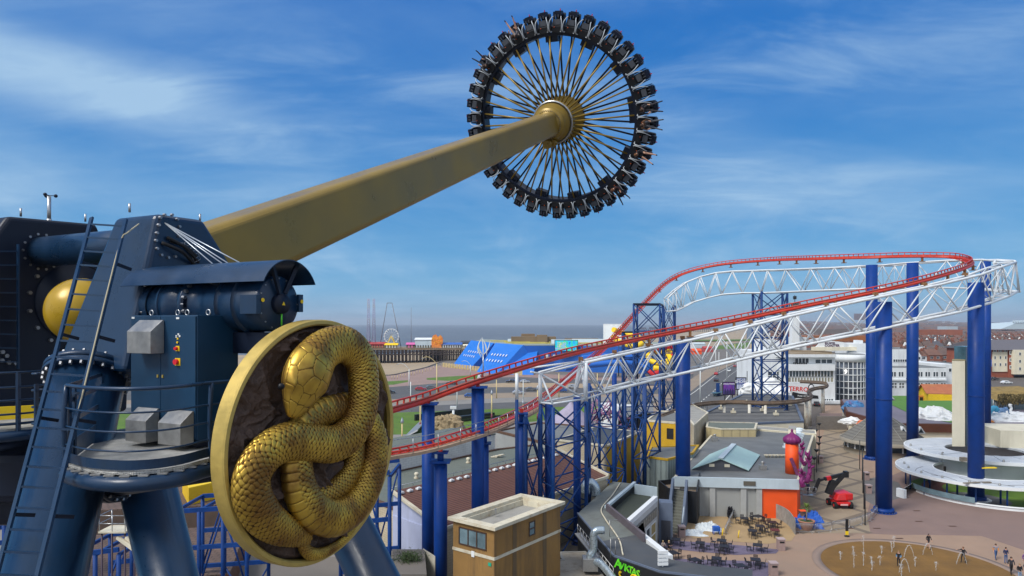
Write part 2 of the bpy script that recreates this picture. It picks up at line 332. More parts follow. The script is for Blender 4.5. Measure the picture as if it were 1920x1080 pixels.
def build(name,mb,m,parent=None,label=None,bevel=0.0,loc=None,segs=2):
    me=bpy.data.meshes.new(name)
    base=wloc(parent) if parent is not None else (Vector(loc) if loc is not None else None)
    vs=mb.v
    if base is None:
        a=np.array(vs); lo=a.min(0); hi=a.max(0); base=Vector(((lo[0]+hi[0])/2,(lo[1]+hi[1])/2,lo[2]))
    bx,by,bz=base
    me.from_pydata([(v[0]-bx,v[1]-by,v[2]-bz) for v in vs],[],mb.f)
    ms=m if isinstance(m,(list,tuple)) else [m]
    for q in ms: me.materials.append(q)
    me.polygons.foreach_set('use_smooth',mb.s)
    if len(ms)>1: me.polygons.foreach_set('material_index',mb.mi)
    me.update()
    o=bpy.data.objects.new(name,me); COL.objects.link(o)
    if parent is not None: o.parent=parent
    else: o.location=base
    if label: o['label']=label
    if bevel>0:
        bv=o.modifiers.new('bevel','BEVEL'); bv.width=bevel; bv.segments=segs; bv.limit_method='ANGLE'; bv.angle_limit=R(35)
    return o
def split_build(name,mb,m,parent,**k):
    """one object for each connected piece of the builder"""
    n=len(mb.v); par=list(range(n))
    def fd(i):
        while par[i]!=i: par[i]=par[par[i]]; i=par[i]
        return i
    for f in mb.f:
        a=fd(f[0])
        for i in f[1:]: par[fd(i)]=a
    comps={}
    for fi,f in enumerate(mb.f): comps.setdefault(fd(f[0]),[]).append(fi)
    out_=[]
    for c in comps.values():
        q=MB(); mp_={}
        for fi in c:
            for i in mb.f[fi]:
                if i not in mp_: mp_[i]=len(q.v); q.v.append(mb.v[i])
            q.f.append(tuple(mp_[i] for i in mb.f[fi])); q.s.append(mb.s[fi]); q.mi.append(mb.mi[fi])
        out_.append(build(name,q,m,parent,**k))
    return out_
def single(name,mb,m,label,cat,group=None,**k): return tag(build(name,mb,m,**k),label,cat,group)
def struct(name,mb,m,label=None,kind='structure'):
    o=build(name,mb,m,loc=(0,0,0)); return tag(o,label,None,None,kind)
def dup(o,loc=None,rz=None,label=None,group=None,scale=None,parent=None):
    c=o.copy(); COL.objects.link(c)
    if parent is not None: c.parent=parent
    if loc is not None: c.location=loc
    if rz is not None: c.rotation_euler=(0,0,rz)
    if scale is not None: c.scale=scale if hasattr(scale,'__len__') else (scale,)*3
    if label: c['label']=label
    if group: c['group']=group
    for ch in list(o.children): dup(ch,parent=c)
    return c
def poly_sheet(pts,z,subd=None):
    m=MB(); m.add([(p[0],p[1],z) for p in pts],[tuple(range(len(pts)))]); return m
def text_mesh(txt,size,ext=0.01,bold=False,shear=0.0):
    cu=bpy.data.curves.new('txt','FONT'); cu.body=txt; cu.size=size; cu.extrude=ext; cu.align_x='CENTER'; cu.align_y='CENTER'; cu.resolution_u=2; cu.shear=shear
    if bold: cu.offset=size*0.02
    o=bpy.data.objects.new('txt',cu); COL.objects.link(o)
    dg=bpy.context.evaluated_depsgraph_get(); me=bpy.data.meshes.new_from_object(o.evaluated_get(dg))
    bpy.data.objects.remove(o); return me
def text_mb(txt,size,c,right,up,ext=0.01,bold=False,shear=0.0,mb=None):
    me=text_mesh(txt,size,ext,bold,shear); right=Vector(right).normalized(); up=Vector(up).normalized(); nrm=right.cross(up); c=Vector(c)
    mb=mb or MB(); mb.add([c+right*v.co.x+up*v.co.y+nrm*v.co.z for v in me.vertices],[tuple(p.vertices) for p in me.polygons]); bpy.data.meshes.remove(me); return mb
def spline(pts,n):
    """Catmull-Rom through pts; returns n samples equally spaced by arc length"""
    P_=[Vector(p) for p in pts]; P_=[P_[0]*2-P_[1]]+P_+[P_[-1]*2-P_[-2]]; o=[]
    for i in range(1,len(P_)-2):
        for k in range(24):
            t=k/24; a,b,c,d=P_[i-1],P_[i],P_[i+1],P_[i+2]
            o.append(0.5*((2*b)+(-a+c)*t+(2*a-5*b+4*c-d)*t*t+(-a+3*b-3*c+d)*t**3))
    o.append(P_[-2]); ln=[0]
    for i in range(1,len(o)): ln.append(ln[-1]+(o[i]-o[i-1]).length)
    r=[];j=0
    for k in range(n):
        s=ln[-1]*k/(n-1)
        while j<len(ln)-2 and ln[j+1]<s: j+=1
        q=(s-ln[j])/max(1e-9,ln[j+1]-ln[j]); r.append(o[j].lerp(o[j+1],q))
    return r
# =================== SETTING ===================
def gp(l,z=0.0): return [G(x,y,0) if not isinstance(x,Vector) else x for x,y in l]
# sea
sea=mat('sea_water',(0.115,0.125,0.135),0.38,0,0.0)
t=sea.node_tree; b=t.nodes['Principled BSDF']; tcn=t.nodes.new('ShaderNodeTexCoord')
mp=t.nodes.new('ShaderNodeMapping'); mp.inputs['Scale'].default_value=(1,3.2,1); t.links.new(tcn.outputs['Object'],mp.inputs[0])
nz=t.nodes.new('ShaderNodeTexNoise'); nz.inputs['Scale'].default_value=0.012; nz.inputs['Detail'].default_value=11; nz.inputs['Roughness'].default_value=0.72; t.links.new(mp.outputs[0],nz.inputs[0])
cr=t.nodes.new('ShaderNodeValToRGB'); e=cr.color_ramp.elements; e[0].position=0.30; e[0].color=(0.060,0.072,0.085,1); e[1].position=0.60; e[1].color=(0.15,0.15,0.145,1)
e2=cr.color_ramp.elements.new(0.63); e2.color=(0.22,0.22,0.21,1); e3=cr.color_ramp.elements.new(0.66); e3.color=(0.5,0.52,0.53,1)
t.links.new(nz.outputs[0],cr.inputs[0]); t.links.new(cr.outputs[0],b.inputs['Base Color'])
nb=t.nodes.new('ShaderNodeTexNoise'); nb.inputs['Scale'].default_value=0.25; nb.inputs['Detail'].default_value=6; t.links.new(mp.outputs[0],nb.inputs[0])
bp=t.nodes.new('ShaderNodeBump'); bp.inputs['Strength'].default_value=0.8; bp.inputs['Distance'].default_value=0.8; t.links.new(nb.outputs[0],bp.inputs['Height']); t.links.new(bp.outputs[0],b.inputs['Normal'])
struct('sea',MB().quad((-12500,-3000,-3.0),(16500,-3000,-3.0),(16500,23500,-3.0),(-12500,23500,-3.0)),sea)
# land sheet (reaches the horizon on the right)
coast=[(-600,706),(735,704),(797,690),(832,677),(880,672),(1000,668),(1150,655),(1240,652),(1330,650),(1400,640),(1440,622)]
cp=[G(x,y) for x,y in coast]+[G(1470,612.5)]
far=[Vector((9000,20000,0)),Vector((16400,20000,0)),Vector((16400,-400,0)),Vector((-900,-400,0))]
M['ground']=mat('worn_tarmac_ground',(0.15,0.135,0.12),0.95,0,0.15,0.08,dirt=(0.10,0.09,0.085),dscale=0.06,damt=0.8)
lp=cp+far
land=MB().prism([(p.x,p.y) for p in lp],-2.4,0.0); struct('ground',land,M['ground'])
# beach strip: slopes from the sea wall down to the water
bsea=[(-600,668),(735,664),(880,650),(1050,640),(1190,631),(1300,619),(1400,612)]
bl=[G(x,y,-3.05) for x,y in bsea]
bm_=MB()
up=[(p.x,p.y+(0),-1.2) for p in cp]
def resamp(l,n):
    l=[Vector(p) for p in l]; d=[0]
    for i in range(1,len(l)): d.append(d[-1]+(l[i]-l[i-1]).length)
    r=[];j=0
    for k in range(n):
        s=d[-1]*k/(n-1)
        while j<len(d)-2 and d[j+1]<s:j+=1
        r.append(l[j].lerp(l[j+1],(s-d[j])/max(1e-9,d[j+1]-d[j])))
    return r
def strip(A,B,n=24,dz=0.0,fn=resamp):
    a=fn(A,n); b_=fn(B,n); m=MB(); m.add([(p.x,p.y,p.z+dz) for p in a]+[(p.x,p.y,p.z+dz) for p in b_],[(i,i+1,n+i+1,n+i) for i in range(n-1)]); return m
# match by image column so the strips do not shear
def stripx(A,B,z,n=40,dz=0.0):
    """A,B: pixel polylines (x ascending); ground strip between them"""
    x0=max(A[0][0],B[0][0]); x1=min(A[-1][0],B[-1][0]); m=MB(); va=[];vb=[]
    def yat(Lx,x):
        for (xa,ya),(xb,yb) in zip(Lx,Lx[1:]):
            if xa<=x<=xb: return ya+(yb-ya)*(x-xa)/(xb-xa)
        return Lx[-1][1]
    for i in range(n):
        x=x0+(x1-x0)*i/(n-1); va.append(G(x,yat(A,x),z)); vb.append(G(x,yat(B,x),z))
    m.add(va+vb,[(i,i+1,n+i+1,n+i) for i in range(n-1)]); return m
beach=MB(); n=60
def yat(Lx,x):
    for (xa,ya),(xb,yb) in zip(Lx,Lx[1:]):
        if xa<=x<=xb: return ya+(yb-ya)*(x-xa)/(xb-xa)
    return Lx[-1][1]
va=[];vb=[]
for i in range(n):
    x=-600+2000*i/(n-1); va.append(G(x,yat(coast,x)+1.0,-0.9)); vb.append(G(x,yat(bsea,x),-3.08))
beach.add(va+vb,[(i,i+1,n+i+1,n+i) for i in range(n-1)])
struct('beach',beach,M['sand'])
Z=[0.004*k for k in range(1,12)]
L1=[(-300,707),(735,705),(797,691),(832,680),(900,690),(1000,700),(1100,706),(1250,708),(1300,690)]
L2=[(-300,728),(735,726),(850,716),(950,706),(1100,712),(1250,716),(1300,700)]
L3=[(-300,752),(735,749),(900,738),(1000,735),(1100,738),(1250,739),(1300,735)]
L4=[(-300,758),(735,757),(900,748),(1000,744),(1250,744),(1300,742)]
L5=[(-300,765),(735,764),(900,756),(1050,752),(1250,752),(1300,752)]
L6=[(-300,776),(735,774),(900,768),(1050,763),(1180,762),(1300,764)]
L7=[(-300,830),(735,815),(850,812),(960,795),(1050,785),(1180,768),(1300,766)]
kerbm=mat('pale_kerb',(0.42,0.38,0.31),0.9,0,0.1,0.3)
struct('promenade',stripx(L1,L2,Z[0]),M['pave_pink'])
struct('road',stripx(L2,L3,Z[1]),M['asphalt'])
struct('pavement',stripx(L3,L4,Z[0]),M['pave_tan'])
struct('pavement',stripx(L4,L5,Z[1]),M['pave_grey'])
struct('road',stripx(L5,L6,Z[0]),M['asphalt'])
gr=stripx(L6,L7,Z[1],60); struct('grass',gr,M['grass'],None,'stuff')
struct('pavement',stripx([(x,y) for x,y in L7],[(-300,1080),(735,1040),(900,900),(1180,830),(1300,800)],Z[0]),M['pave_grey'])
# second slip road with a tan central island on the promenade side
struct('verge',stripx([(880,722),(960,717),(1250,722)],[(880,726),(960,726),(1250,729)],Z[3]),mat('tan_gravel',(0.33,0.25,0.16),0.95,0,0.15,0.3))
struct('grass',stripx([(-300,716),(690,717),(745,714),(765,713)],[(-300,724),(690,723),(745,721),(765,716)],Z[2]),M['grass'],None,'stuff')
struct('grass',stripx([(800,709),(840,706),(895,703),(905,704)],[(800,712),(840,714),(895,710),(905,705)],Z[2]),M['grass'],None,'stuff')
# the main promenade road running away on the right
RW=[G(x,y) for x,y in [(1190,800),(1250,762),(1295,734),(1341,699),(1374,683),(1395,665),(1410,650),(1421,640)]]
RE=[G(x,y) for x,y in [(1330,800),(1345,775),(1374,742),(1398,710),(1411,693),(1424,668),(1431,650),(1433,640)]]
m=MB(); m.add([(p.x,p.y,Z[4]) for p in RW]+[(p.x,p.y,Z[4]) for p in RE],[(i,i+1,8+i+1,8+i) for i in range(7)]); struct('road',m,M['asphalt'])
m=MB()
for i in range(7):                       # dashed centre line and edge lines
    for s,frac in ((0,0.10),(1,0.93)):
        a=RW[i].lerp(RE[i],frac); b_=RW[i+1].lerp(RE[i+1],frac); d=(b_-a).normalized(); x=Vector((d.y,-d.x,0))*0.14
        m.quad(*[(q.x,q.y,Z[5]) for q in (a-x,a+x,b_+x,b_-x)])
    a=RW[i].lerp(RE[i],0.5); b_=RW[i+1].lerp(RE[i+1],0.5); ln=(b_-a).length; d=(b_-a)/ln; x=Vector((d.y,-d.x,0))*0.16; k=0
    while k<ln-4:
        c=a+d*k; e_=c+d*3.2; m.quad(*[(q.x,q.y,Z[5]) for q in (c-x,c+x,e_+x,e_-x)]); k+=7
struct('road_marking',m,mat('road_paint',(0.62,0.62,0.58),0.8))
m=MB(); A=RW; 
Bk=[G(x,y) for x,y in [(1180,790),(1225,757),(1270,727),(1322,694),(1362,678),(1385,662),(1402,649),(1415,640)]]
m.add([(p.x,p.y,Z[6]) for p in Bk]+[(p.x,p.y,Z[6]) for p in A],[(i,i+1,8+i+1,8+i) for i in range(7)]); struct('pavement',m,M['pave_tan'])
struct('grass',MB().quad(*[(p.x,p.y,Z[3]) for p in (G(1340,655),G(1345,648.5),G(1412,641),G(1408,653))]),M['grass'],None,'stuff')
struct('grass',MB().quad(*[(p.x,p.y,Z[3]) for p in (G(1280,640),G(1300,637),G(1412,636),G(1412,638.5))]),M['grass'],None,'stuff')
# town ground: dark roofs/streets tone
struct('street_ground',MB().quad(*[(p.x,p.y,Z[0]) for p in (G(1450,800),G(1436,622),Vector((9000,14000,0)),Vector((14000,14000,0)),Vector((700,160,0)))]),mat('town_ground',(0.10,0.085,0.075),0.95,0,0.3,0.02,dirt=(0.06,0.065,0.045),dscale=0.01,damt=0.9))
# plaza
PZ=M['plaza']=mat('plaza_bound_gravel',(0.30,0.205,0.145),0.9,0,0.08,0.25,dirt=(0.24,0.18,0.14),dscale=0.09,damt=0.7)
plz=[G(1180,1100),G(1300,960),G(1500,900),G(1545,760),G(1660,760),G(1960,780),G(2100,1100)]
struct('plaza',poly_sheet([(p.x,p.y) for p in plz],Z[1]),PZ)
pk=mat('plaza_mauve_gravel',(0.205,0.14,0.12),0.9,0,0.08,0.3)
pl=[G(1612,1000),G(1625,968),G(1640,905),G(1700,880),G(1960,880),G(1960,1045),G(1840,1005),G(1740,1003),G(1680,1003)]
struct('plaza_patch',poly_sheet([(p.x,p.y) for p in pl],Z[2]),pk)
pl=[G(1600,905),G(1650,893),G(1685,905),G(1700,930),G(1640,948),G(1608,930)]
struct('plaza_patch',poly_sheet([(p.x,p.y) for p in pl],Z[3]),mat('plaza_grey_tarmac',(0.13,0.125,0.12),0.9,0,0.1,0.3))
# walkway with criss-cross bands
A0,A1=G(1500,1000),G(1632,1000); B0,B1=G(1546,806),G(1600,806)
wk=MB().quad(*[(p.x,p.y,Z[4]) for p in (A0,A1,B1,B0)]); struct('walkway',wk,mat('walkway_setts',(0.27,0.215,0.15),0.9,0,0.1,0.6))
m=MB()
for k in range(9):
    t0=k/9; t1=(k+1)/9
    for (a,b_) in ((A0.lerp(B0,t0),A1.lerp(B1,t1)),(A1.lerp(B1,t0),A0.lerp(B0,t1))):
        d=(b_-a).normalized(); x=Vector((d.y,-d.x,0))*0.42
        dz=Z[5] if a.x<b_.x else Z[6]
        m.quad(*[(q.x,q.y,dz) for q in (a-x,a+x,b_+x,b_-x)])
struct('walkway_band',m,mat('dark_setts',(0.155,0.125,0.095),0.9,0,0.15,0.8))
struct('walkway',MB().quad(*[(p.x,p.y,Z[6]) for p in (G(1546,806),G(1600,806),G(1588,775),G(1536,775))]),pk)
# patio: tan area with curved edge, lilac paving bands
pc=G(1395,975); m=MB()
pts=[G(1262,985),G(1310,952),G(1390,950),G(1450,960),G(1485,985),G(1492,1003),G(1484,1014),G(1440,1020),G(1380,1016),G(1330,1008),G(1300,1010)]
struct('patio',poly_sheet([(p.x,p.y) for p in pts],Z[5]),mat('tan_setts',(0.345,0.24,0.125),0.9,0,0.1,0.5))
lil=bricks('lilac_paving',(0.125,0.105,0.165),(0.15,0.125,0.19),(0.10,0.085,0.13),1,0.4,0.2,0.02)
struct('patio',poly_sheet([(p.x,p.y) for p in [G(1240,1010),G(1262,1014),G(1330,1018),G(1400,1024),G(1462,1031),G(1455,1038),G(1380,1041),G(1300,1034),G(1235,1026)]],Z[6]),lil)
struct('patio',poly_sheet([(p.x,p.y) for p in [G(1262,1048),G(1330,1050),G(1400,1052),G(1450,1056),G(1440,1082),G(1400,1100),G(1300,1072)]],Z[6]),lil)
# fountain floor
m=MB(); c=(41.2,69.5); n=72; FR=8.9
m.add([(c[0]+FR*math.cos(2*math.pi*i/n),c[1]+FR*math.sin(2*math.pi*i/n),Z[7]) for i in range(n)],[tuple(range(n))])
ff=bricks('wet_fountain_tiles',(0.185,0.095,0.016),(0.17,0.088,0.015),(0.22,0.12,0.03),1,1.2,1.2,0.02,rough=0.75)
struct('fountain_floor',m,ff)
m=MB(); m.lathe([(FR+0.02,0),(FR+0.02,Z[8]),(FR+0.9,Z[8]),(FR+0.9,0)],(c[0],c[1],0.001),n=72); struct('fountain_surround',m,mat('pale_mauve_paving',(0.25,0.185,0.15),0.9,0,0.1,0.5))
# beach pools and far sea spit handled by sea material; low hills inland
m=MB(); n=90; vs=[]
for j in range(4):
    for i in range(n):
        x=2200+i*130; y=4300+j*500+i*30
        h=[0,45,62,0][j]*min(1,i/14)*(0.45+0.75*noise.noise(Vector((i*0.11,j*0.4,3.1)))+0.15*noise.noise(Vector((i*0.5,j,0))))
        vs.append((x,y,max(0,h)-0.5))
m.add(vs,[((j+1)*n+i,(j+1)*n+i+1,j*n+i+1,j*n+i) for j in range(3) for i in range(n-1)],True)
struct('hills',m,mat('hill_land',(0.10,0.10,0.12),0.95,0,0.5,0.004))
# =================== PENDULUM RIDE (foreground) ===================
n_=Vector((.899,-.438,0)).normalized(); u_=Vector((-n_.y,n_.x,0)); zz_=Vector((0,0,1))
O_=Vector((-6.3,13,0))
def PN(px,py,k): return on_plane(px,py,O_+n_*k,n_)
def PU(px,py,k): return on_plane(px,py,O_+u_*k,u_)
def H(n,u,z): return O_+n_*n+u_*u+zz_*z
def bolts(mb,c,ax,r,k,s=0.03,a0=0,a1=2*math.pi,hgt=0.035):
    c=Vector(c);ax=Vector(ax).normalized(); up=Vector((0,0,1)) if abs(ax.z)<0.9 else Vector((1,0,0)); x=ax.cross(up).normalized(); y=x.cross(ax)
    for i in range(k):
        a=a0+(a1-a0)*i/k; p=c+(x*math.cos(a)+y*math.sin(a))*r
        mb.cyl(p,p+ax*hgt,s,s*0.9,n=6,smooth=False)
ride=thing('pendulum_ride_support','navy steel support heads and legs of the pendulum ride at left front','ride support',(-7,13,0))
# right head: wedge box, its side face lies in the plane n=0
def head(pts,k,wt,wb,zt,zb,bev=0.1):
    fr=[PN(x,y,k) for x,y in pts]; bk=[p-n_*(wb+(wt-wb)*min(1,max(0,(p.z-zb)/(zt-zb)))) for p in fr]
    m=MB(); N_=len(fr); m.add(fr+bk,[tuple(range(N_)),tuple(range(2*N_-1,N_-1,-1))]+[(i,N_+i,N_+(i+1)%N_,(i+1)%N_) for i in range(N_)]); return m
m=head([(295,400),(383,412),(433,493),(452,640),(444,712),(232,697)],0,1.22,2.05,27,24)
build('support_head',m,M['navy'],ride,bevel=0.1,segs=3)
m=MB()
for fx,fy in ((231,386),(363,404)): 
    p=PN(fx+12,fy+12,-0.3); m.cyl(p,p+zz_*0.16,0.022,n=8)
m2=head([(-130,600),(16,405),(182,420),(246,585),(240,770),(120,800),(60,860),(0,905),(-150,960)],-6.2,1.3,1.6,28,22)
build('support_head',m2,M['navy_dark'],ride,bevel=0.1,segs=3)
for fx,fy,k in ((39,402,-6.4),(160,412,-6.4)):
    p=PN(fx,fy,k)-zz_*0.05; m.cyl(p,p+zz_*0.2,0.025,n=8)
split_build('lifting_stud',m,M['steel'],ride)
# tie tube between the heads
a=PN(235,468,-1.0); a=Vector((a.x,a.y,26.75)); 
tt=H(-0.9,1.0,0); a=Vector((tt.x,tt.y,26.75)); b_=H(-6.3,1.0,0); b_=Vector((b_.x,b_.y,26.75))
m=MB().cyl(a,b_,0.36,n=32); q=b_+n_*0.02
m.cyl(q,q+n_*0.06,0.5,n=32)
o=build('tie_tube',m,M['navy'],ride)
m=MB(); bolts(m,q+n_*0.06,n_,0.43,14,0.035); split_build('bolt',m,M['bolt'],o)
# legs
def leg(p,q,r,extra=None,lab=None):
    m=MB(); p=Vector(p);q=Vector(q); m.cyl(p,q,r,n=40)
    return m
fa=P(168,700,12.45); la=P(80,1085,10.5); d=(la-fa).normalized(); ft=fa+d*(fa.z/abs(d.z))
m=leg(fa,ft,0.60); m.cyl(fa-d*0.06,fa+d*0.03,0.73,n=40); m.cyl(fa+d*0.045,fa+d*0.13,0.73,n=40)
m.cyl(ft-zz_*0.0,ft+zz_*0.25,1.1,n=32)
lg=build('leg',m,M['navy'],ride)
m=MB(); bolts(m,fa+d*0.13,d,0.69,26,0.032,hgt=0.06); bolts(m,fa-d*0.06,-d,0.69,26,0.032,hgt=0.04); split_build('bolt',m,M['bolt'],lg)
def legp(x0,y0,x1,y1,Y0,Y1,r):
    a=P(x0,y0,Y0); b_=P(x1,y1,Y1); d=(b_-a).normalized(); f=a+d*(a.z/abs(d.z)); m=MB().cyl(a,f,r,n=40); m.cyl(f,f+zz_*0.25,r*1.7,n=28); build('leg',m,M['navy'],ride); return a
legp(270,880,318,1085,16.0,15.6,0.60)
legp(560,800,702,1085,18.5,17.9,0.62)
# cross beam under the deck
m=MB(); a=P(150,905,12.6); b_=P(470,862,11.9); m.cyl(a,b_,0.36,0.27,n=28); m.cyl(a.lerp(b_,0.18),a.lerp(b_,0.21),0.44,n=28); m.cyl(a.lerp(b_,0.215),a.lerp(b_,0.24),0.44,n=28)
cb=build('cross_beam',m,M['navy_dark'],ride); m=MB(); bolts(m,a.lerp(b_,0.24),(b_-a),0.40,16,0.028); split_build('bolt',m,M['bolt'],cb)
m=MB().cyl(P(385,880,11.6),P(470,960,13.2),0.09,n=10); m.cyl(P(200,905,11.5),P(330,1000,16),0.05,n=8) if False else None
build('strut',m,M['navy_dark'],ride)
# bolt circle on the side face of the right head + flange
m=MB()
c=PN(338,448,0.02)
for i,(x,y) in enumerate([(307,403),(321,403),(331,411),(299,408),(296,422),(293,437),(291,451),(293,466),(301,478),(314,483),(327,481),(277,507),(338,457),(334,443),(335,425),(271,535),(268,560),(265,585)]):
    p=PN(x,y,0.0); m.cyl(p,p+n_*0.05,0.03,0.026,n=6,smooth=False)
split_build('bolt',m,M['bolt'],ride)
m=MB()
for i in range(16):
    a=2*math.pi*i/16+0.2; p=PN(142,568,-6.2)+(u_*math.cos(a)+zz_*math.sin(a))*1.12; m.cyl(p,p+n_*0.06,0.055,0.045,n=6,smooth=False)
for x,y in ((3,660),(11,667),(15,680),(28,681),(2,676)): p=PN(x,y,-6.2); m.cyl(p,p+n_*0.06,0.05,n=6,smooth=False)
split_build('bolt',m,M['bolt'],ride)
m=MB().lathe([(0,0.05),(0.98,0.05),(0.98,-0.02)],PN(142,568,-6.2),n_,40); build('bearing_ring',m,M['navy_dark'],ride)
m=MB()
for (x0,y0,x1,y1,k) in ((313,445,372,492,0.1),(303,455,365,497,0.14),(320,452,368,480,0.08)):
    a=PN(x0,y0,0.03); b_=PN(x1,y1,0.03); md=(a+b_)/2+n_*k+zz_*0.02; m.tube(spline([a,a.lerp(md,0.5)+n_*0.03,md,b_],12),0.032,8)
split_build('hose',m,M['rubber'],ride)
m=MB(); A=[PN(345,455,0.07),PN(362,450,0.07)]; B=[PN(365,492,0.07),PN(376,486,0.07)]
m.cyl(A[0],B[0],0.006,n=4);m.cyl(A[1],B[1],0.006,n=4)
for k in range(7): m.cyl(A[0].lerp(B[0],k/6),A[1].lerp(B[1],k/6),0.005,n=4)
build('cable_tray',m,M['steel'],ride)
# stay cables
m=MB(); top=PN(309,418,0.06)
for (x,y,kk) in ((417,512,1.75),(432,496,1.9),(457,495,2.2),(425,494,1.5)):
    m.cyl(top,H(kk,-0.46,0)+zz_*25.98,0.011,n=6)
split_build('stay_cable',m,M['cable'],ride)
# anemometer
am=thing('wind_gauge','slim wind gauge mast with spinning cups on top of the left support head','wind gauge',PN(92,414,-6.5))
a=PN(92,414,-6.5)-zz_*0.1; b_=Vector((a.x,a.y,25+(607-368)*a.y/1280)); m=MB().cyl(a,b_,0.045,n=10); m.cyl(a,a.lerp(b_,0.2),0.06,n=10); build('mast',m,M['steel'],am)
m=MB()
for k in range(3):
    an=2.1*k+0.5; e_=b_+Vector((math.cos(an),math.sin(an),0))*0.14+zz_*0.02; m.cyl(b_+zz_*0.02,e_,0.01,n=6); m.sphere(e_,0.045,8,6)
split_build('cup',m,M['navy_dark'],am)
# ladders
def ladder(name,lab,a0,a1,b0,b1,nr,r=0.028,rung=0.016,dbl=True):
    t=thing(name,lab,'ladder',(a1.x,a1.y,min(a1.z,b1.z)))
    m=MB(); up=(a0-a1).normalized()
    m.beam(a1,a0,0.035,0.075,up=n_); m.beam(b1,b0,0.035,0.075,up=n_)
    split_build('side_rail',m,M['navy'],t)
    m=MB()
    for k in range(nr):
        f=(k+0.5)/nr; m.beam(a0.lerp(a1,f),b0.lerp(b1,f),0.03,0.03)
    split_build('rung',m,M['navy'],t)
    return t
a0,a1=P(172,408,12.0),P(-92,1400,7.9); b0,b1=P(236,412,11.55),P(-10,1400,7.65)
lt=ladder('access_ladder','navy access ladder climbing the front leg beside the deck',a0,a1,b0,b1,int((a1-a0).length/.285))
m=MB()
for f in (0.12,0.30,0.48,0.66): 
    for (a,b_) in ((a0,a1),(b0,b1)):
        p=a.lerp(b_,f); m.beam(p,p+u_*0.28-zz_*0.08,0.03,0.05)
split_build('bracket',m,M['navy_dark'],lt)
m=MB(); rope=[PN(259,420,0)+n_*0.02,b0.lerp(b1,0.04)+Vector((0.1,-0.05,0)),b0.lerp(b1,0.06),b0.lerp(b1,0.2)+Vector((0.02,-0.05,0)),b0.lerp(b1,0.4)+Vector((0.03,-0.05,0)),b0.lerp(b1,0.5),b0.lerp(b1,0.8)]
m.tube(spline(rope,60),0.012,6); build('rope',m,mat('pale_rope',(0.42,0.38,0.26),0.9),lt)
a0,a1=PN(-30,458,-6.0),PN(-30,690,-6.0); b0,b1=PN(34,458,-6.0),PN(34,692,-6.0)
ladder('access_ladder','short dark ladder fixed to the left support head',a0,a1,b0,b1,9)
# drive motor
mz=25.33
mo=thing('drive_motor','large navy cylindrical drive motor under a curved rain cover','motor',H(1.5,-0.46,mz-0.5))
def mp_(n): return H(n,-0.46,mz)
m=MB(); m.lathe([(0,-0.3),(0.40,-0.3),(0.40,0.5),(0.50,0.55),(0.50,0.95),(0.46,1.0),(0.46,1.12),(0.52,1.14),(0.52,1.22),(0.44,1.24),(0.44,1.7),(0.465,1.72),(0.465,2.9),(0.44,2.94),(0.0,2.94)],mp_(0),n_,56)
for s_ in (0.62,2.02,2.40): m.lathe([(0.52,s_),(0.475,s_+0.01),(0.475,s_+0.03),(0.45,s_+0.04)],mp_(0),n_,56)
build('motor_body',m,M['navy'],mo)
m=MB(); bolts(m,mp_(1.22),n_,0.485,26,0.036,hgt=0.06); split_build('bolt',m,M['bolt'],mo)
m=MB(); bolts(m,mp_(2.94),n_,0.42,16,0.014,hgt=0.015); bolts(m,mp_(2.99),n_,0.12,10,0.01,hgt=0.015); split_build('cap_bolt',m,M['bolt'],mo)
m=MB().lathe([(0.0,3.04),(0.16,3.04),(0.17,3.0),(0.17,2.93)],mp_(0),n_,32); build('end_cap',m,M['navy_dark'],mo)
m=MB()
for du,zz0 in ((-0.47,-0.02),(0.47,0.02)): m.box(mp_(2.8)+u_*du+zz_*zz0,(0.36,0.10,0.30),math.atan2(n_.y,n_.x))
split_build('terminal_box',m,M['navy'],mo)
m=MB(); 
for du in (-0.40,0.475): p=mp_(2.99)+u_*du+zz_*0.05; m.cyl(p,p+n_*0.012,0.032,n=14)
p=mp_(3.045)+zz_*0.0; m.extr([p+zz_*0.035,p+u_*0.035-zz_*0.025,p-u_*0.035-zz_*0.025],n_*0.004)
build('warning_sticker',m,M['yellow_bright'],mo)
m=MB().tube(spline([mp_(3.0)-zz_*0.16,mp_(3.04)-zz_*0.25-u_*0.04,mp_(3.0)-zz_*0.36],10),0.014,6); build('earth_cable',m,mat('green_cable',(0.10,0.6,0.03),0.5),mo)
m=MB(); p=mp_(1.75)+zz_*0.36-u_*0.29; m.box(p,(0.12,0.01,0.1),math.atan2(n_.y,n_.x),) ; build('sticker',m,M['frame_white'],mo)
m=MB(); p=mp_(1.2)-u_*0.44+zz_*0.02; m.box(p,(0.16,0.14,0.14),math.atan2(n_.y,n_.x)); p=mp_(0.0)
for k in range(3): m.lathe([(0.30+0.05*k,-0.02+0.06*k),(0.34+0.04*k,0.02+0.06*k)],mp_(0.05),n_,32)
m.box(mp_(0.9)-zz_*0.75,(1.5,0.5,0.5),math.atan2(n_.y,n_.x)); m.box(mp_(2.3)-zz_*0.65,(1.2,0.4,0.35),math.atan2(n_.y,n_.x)); build('mounting_bracket',m,M['navy_dark'],mo)
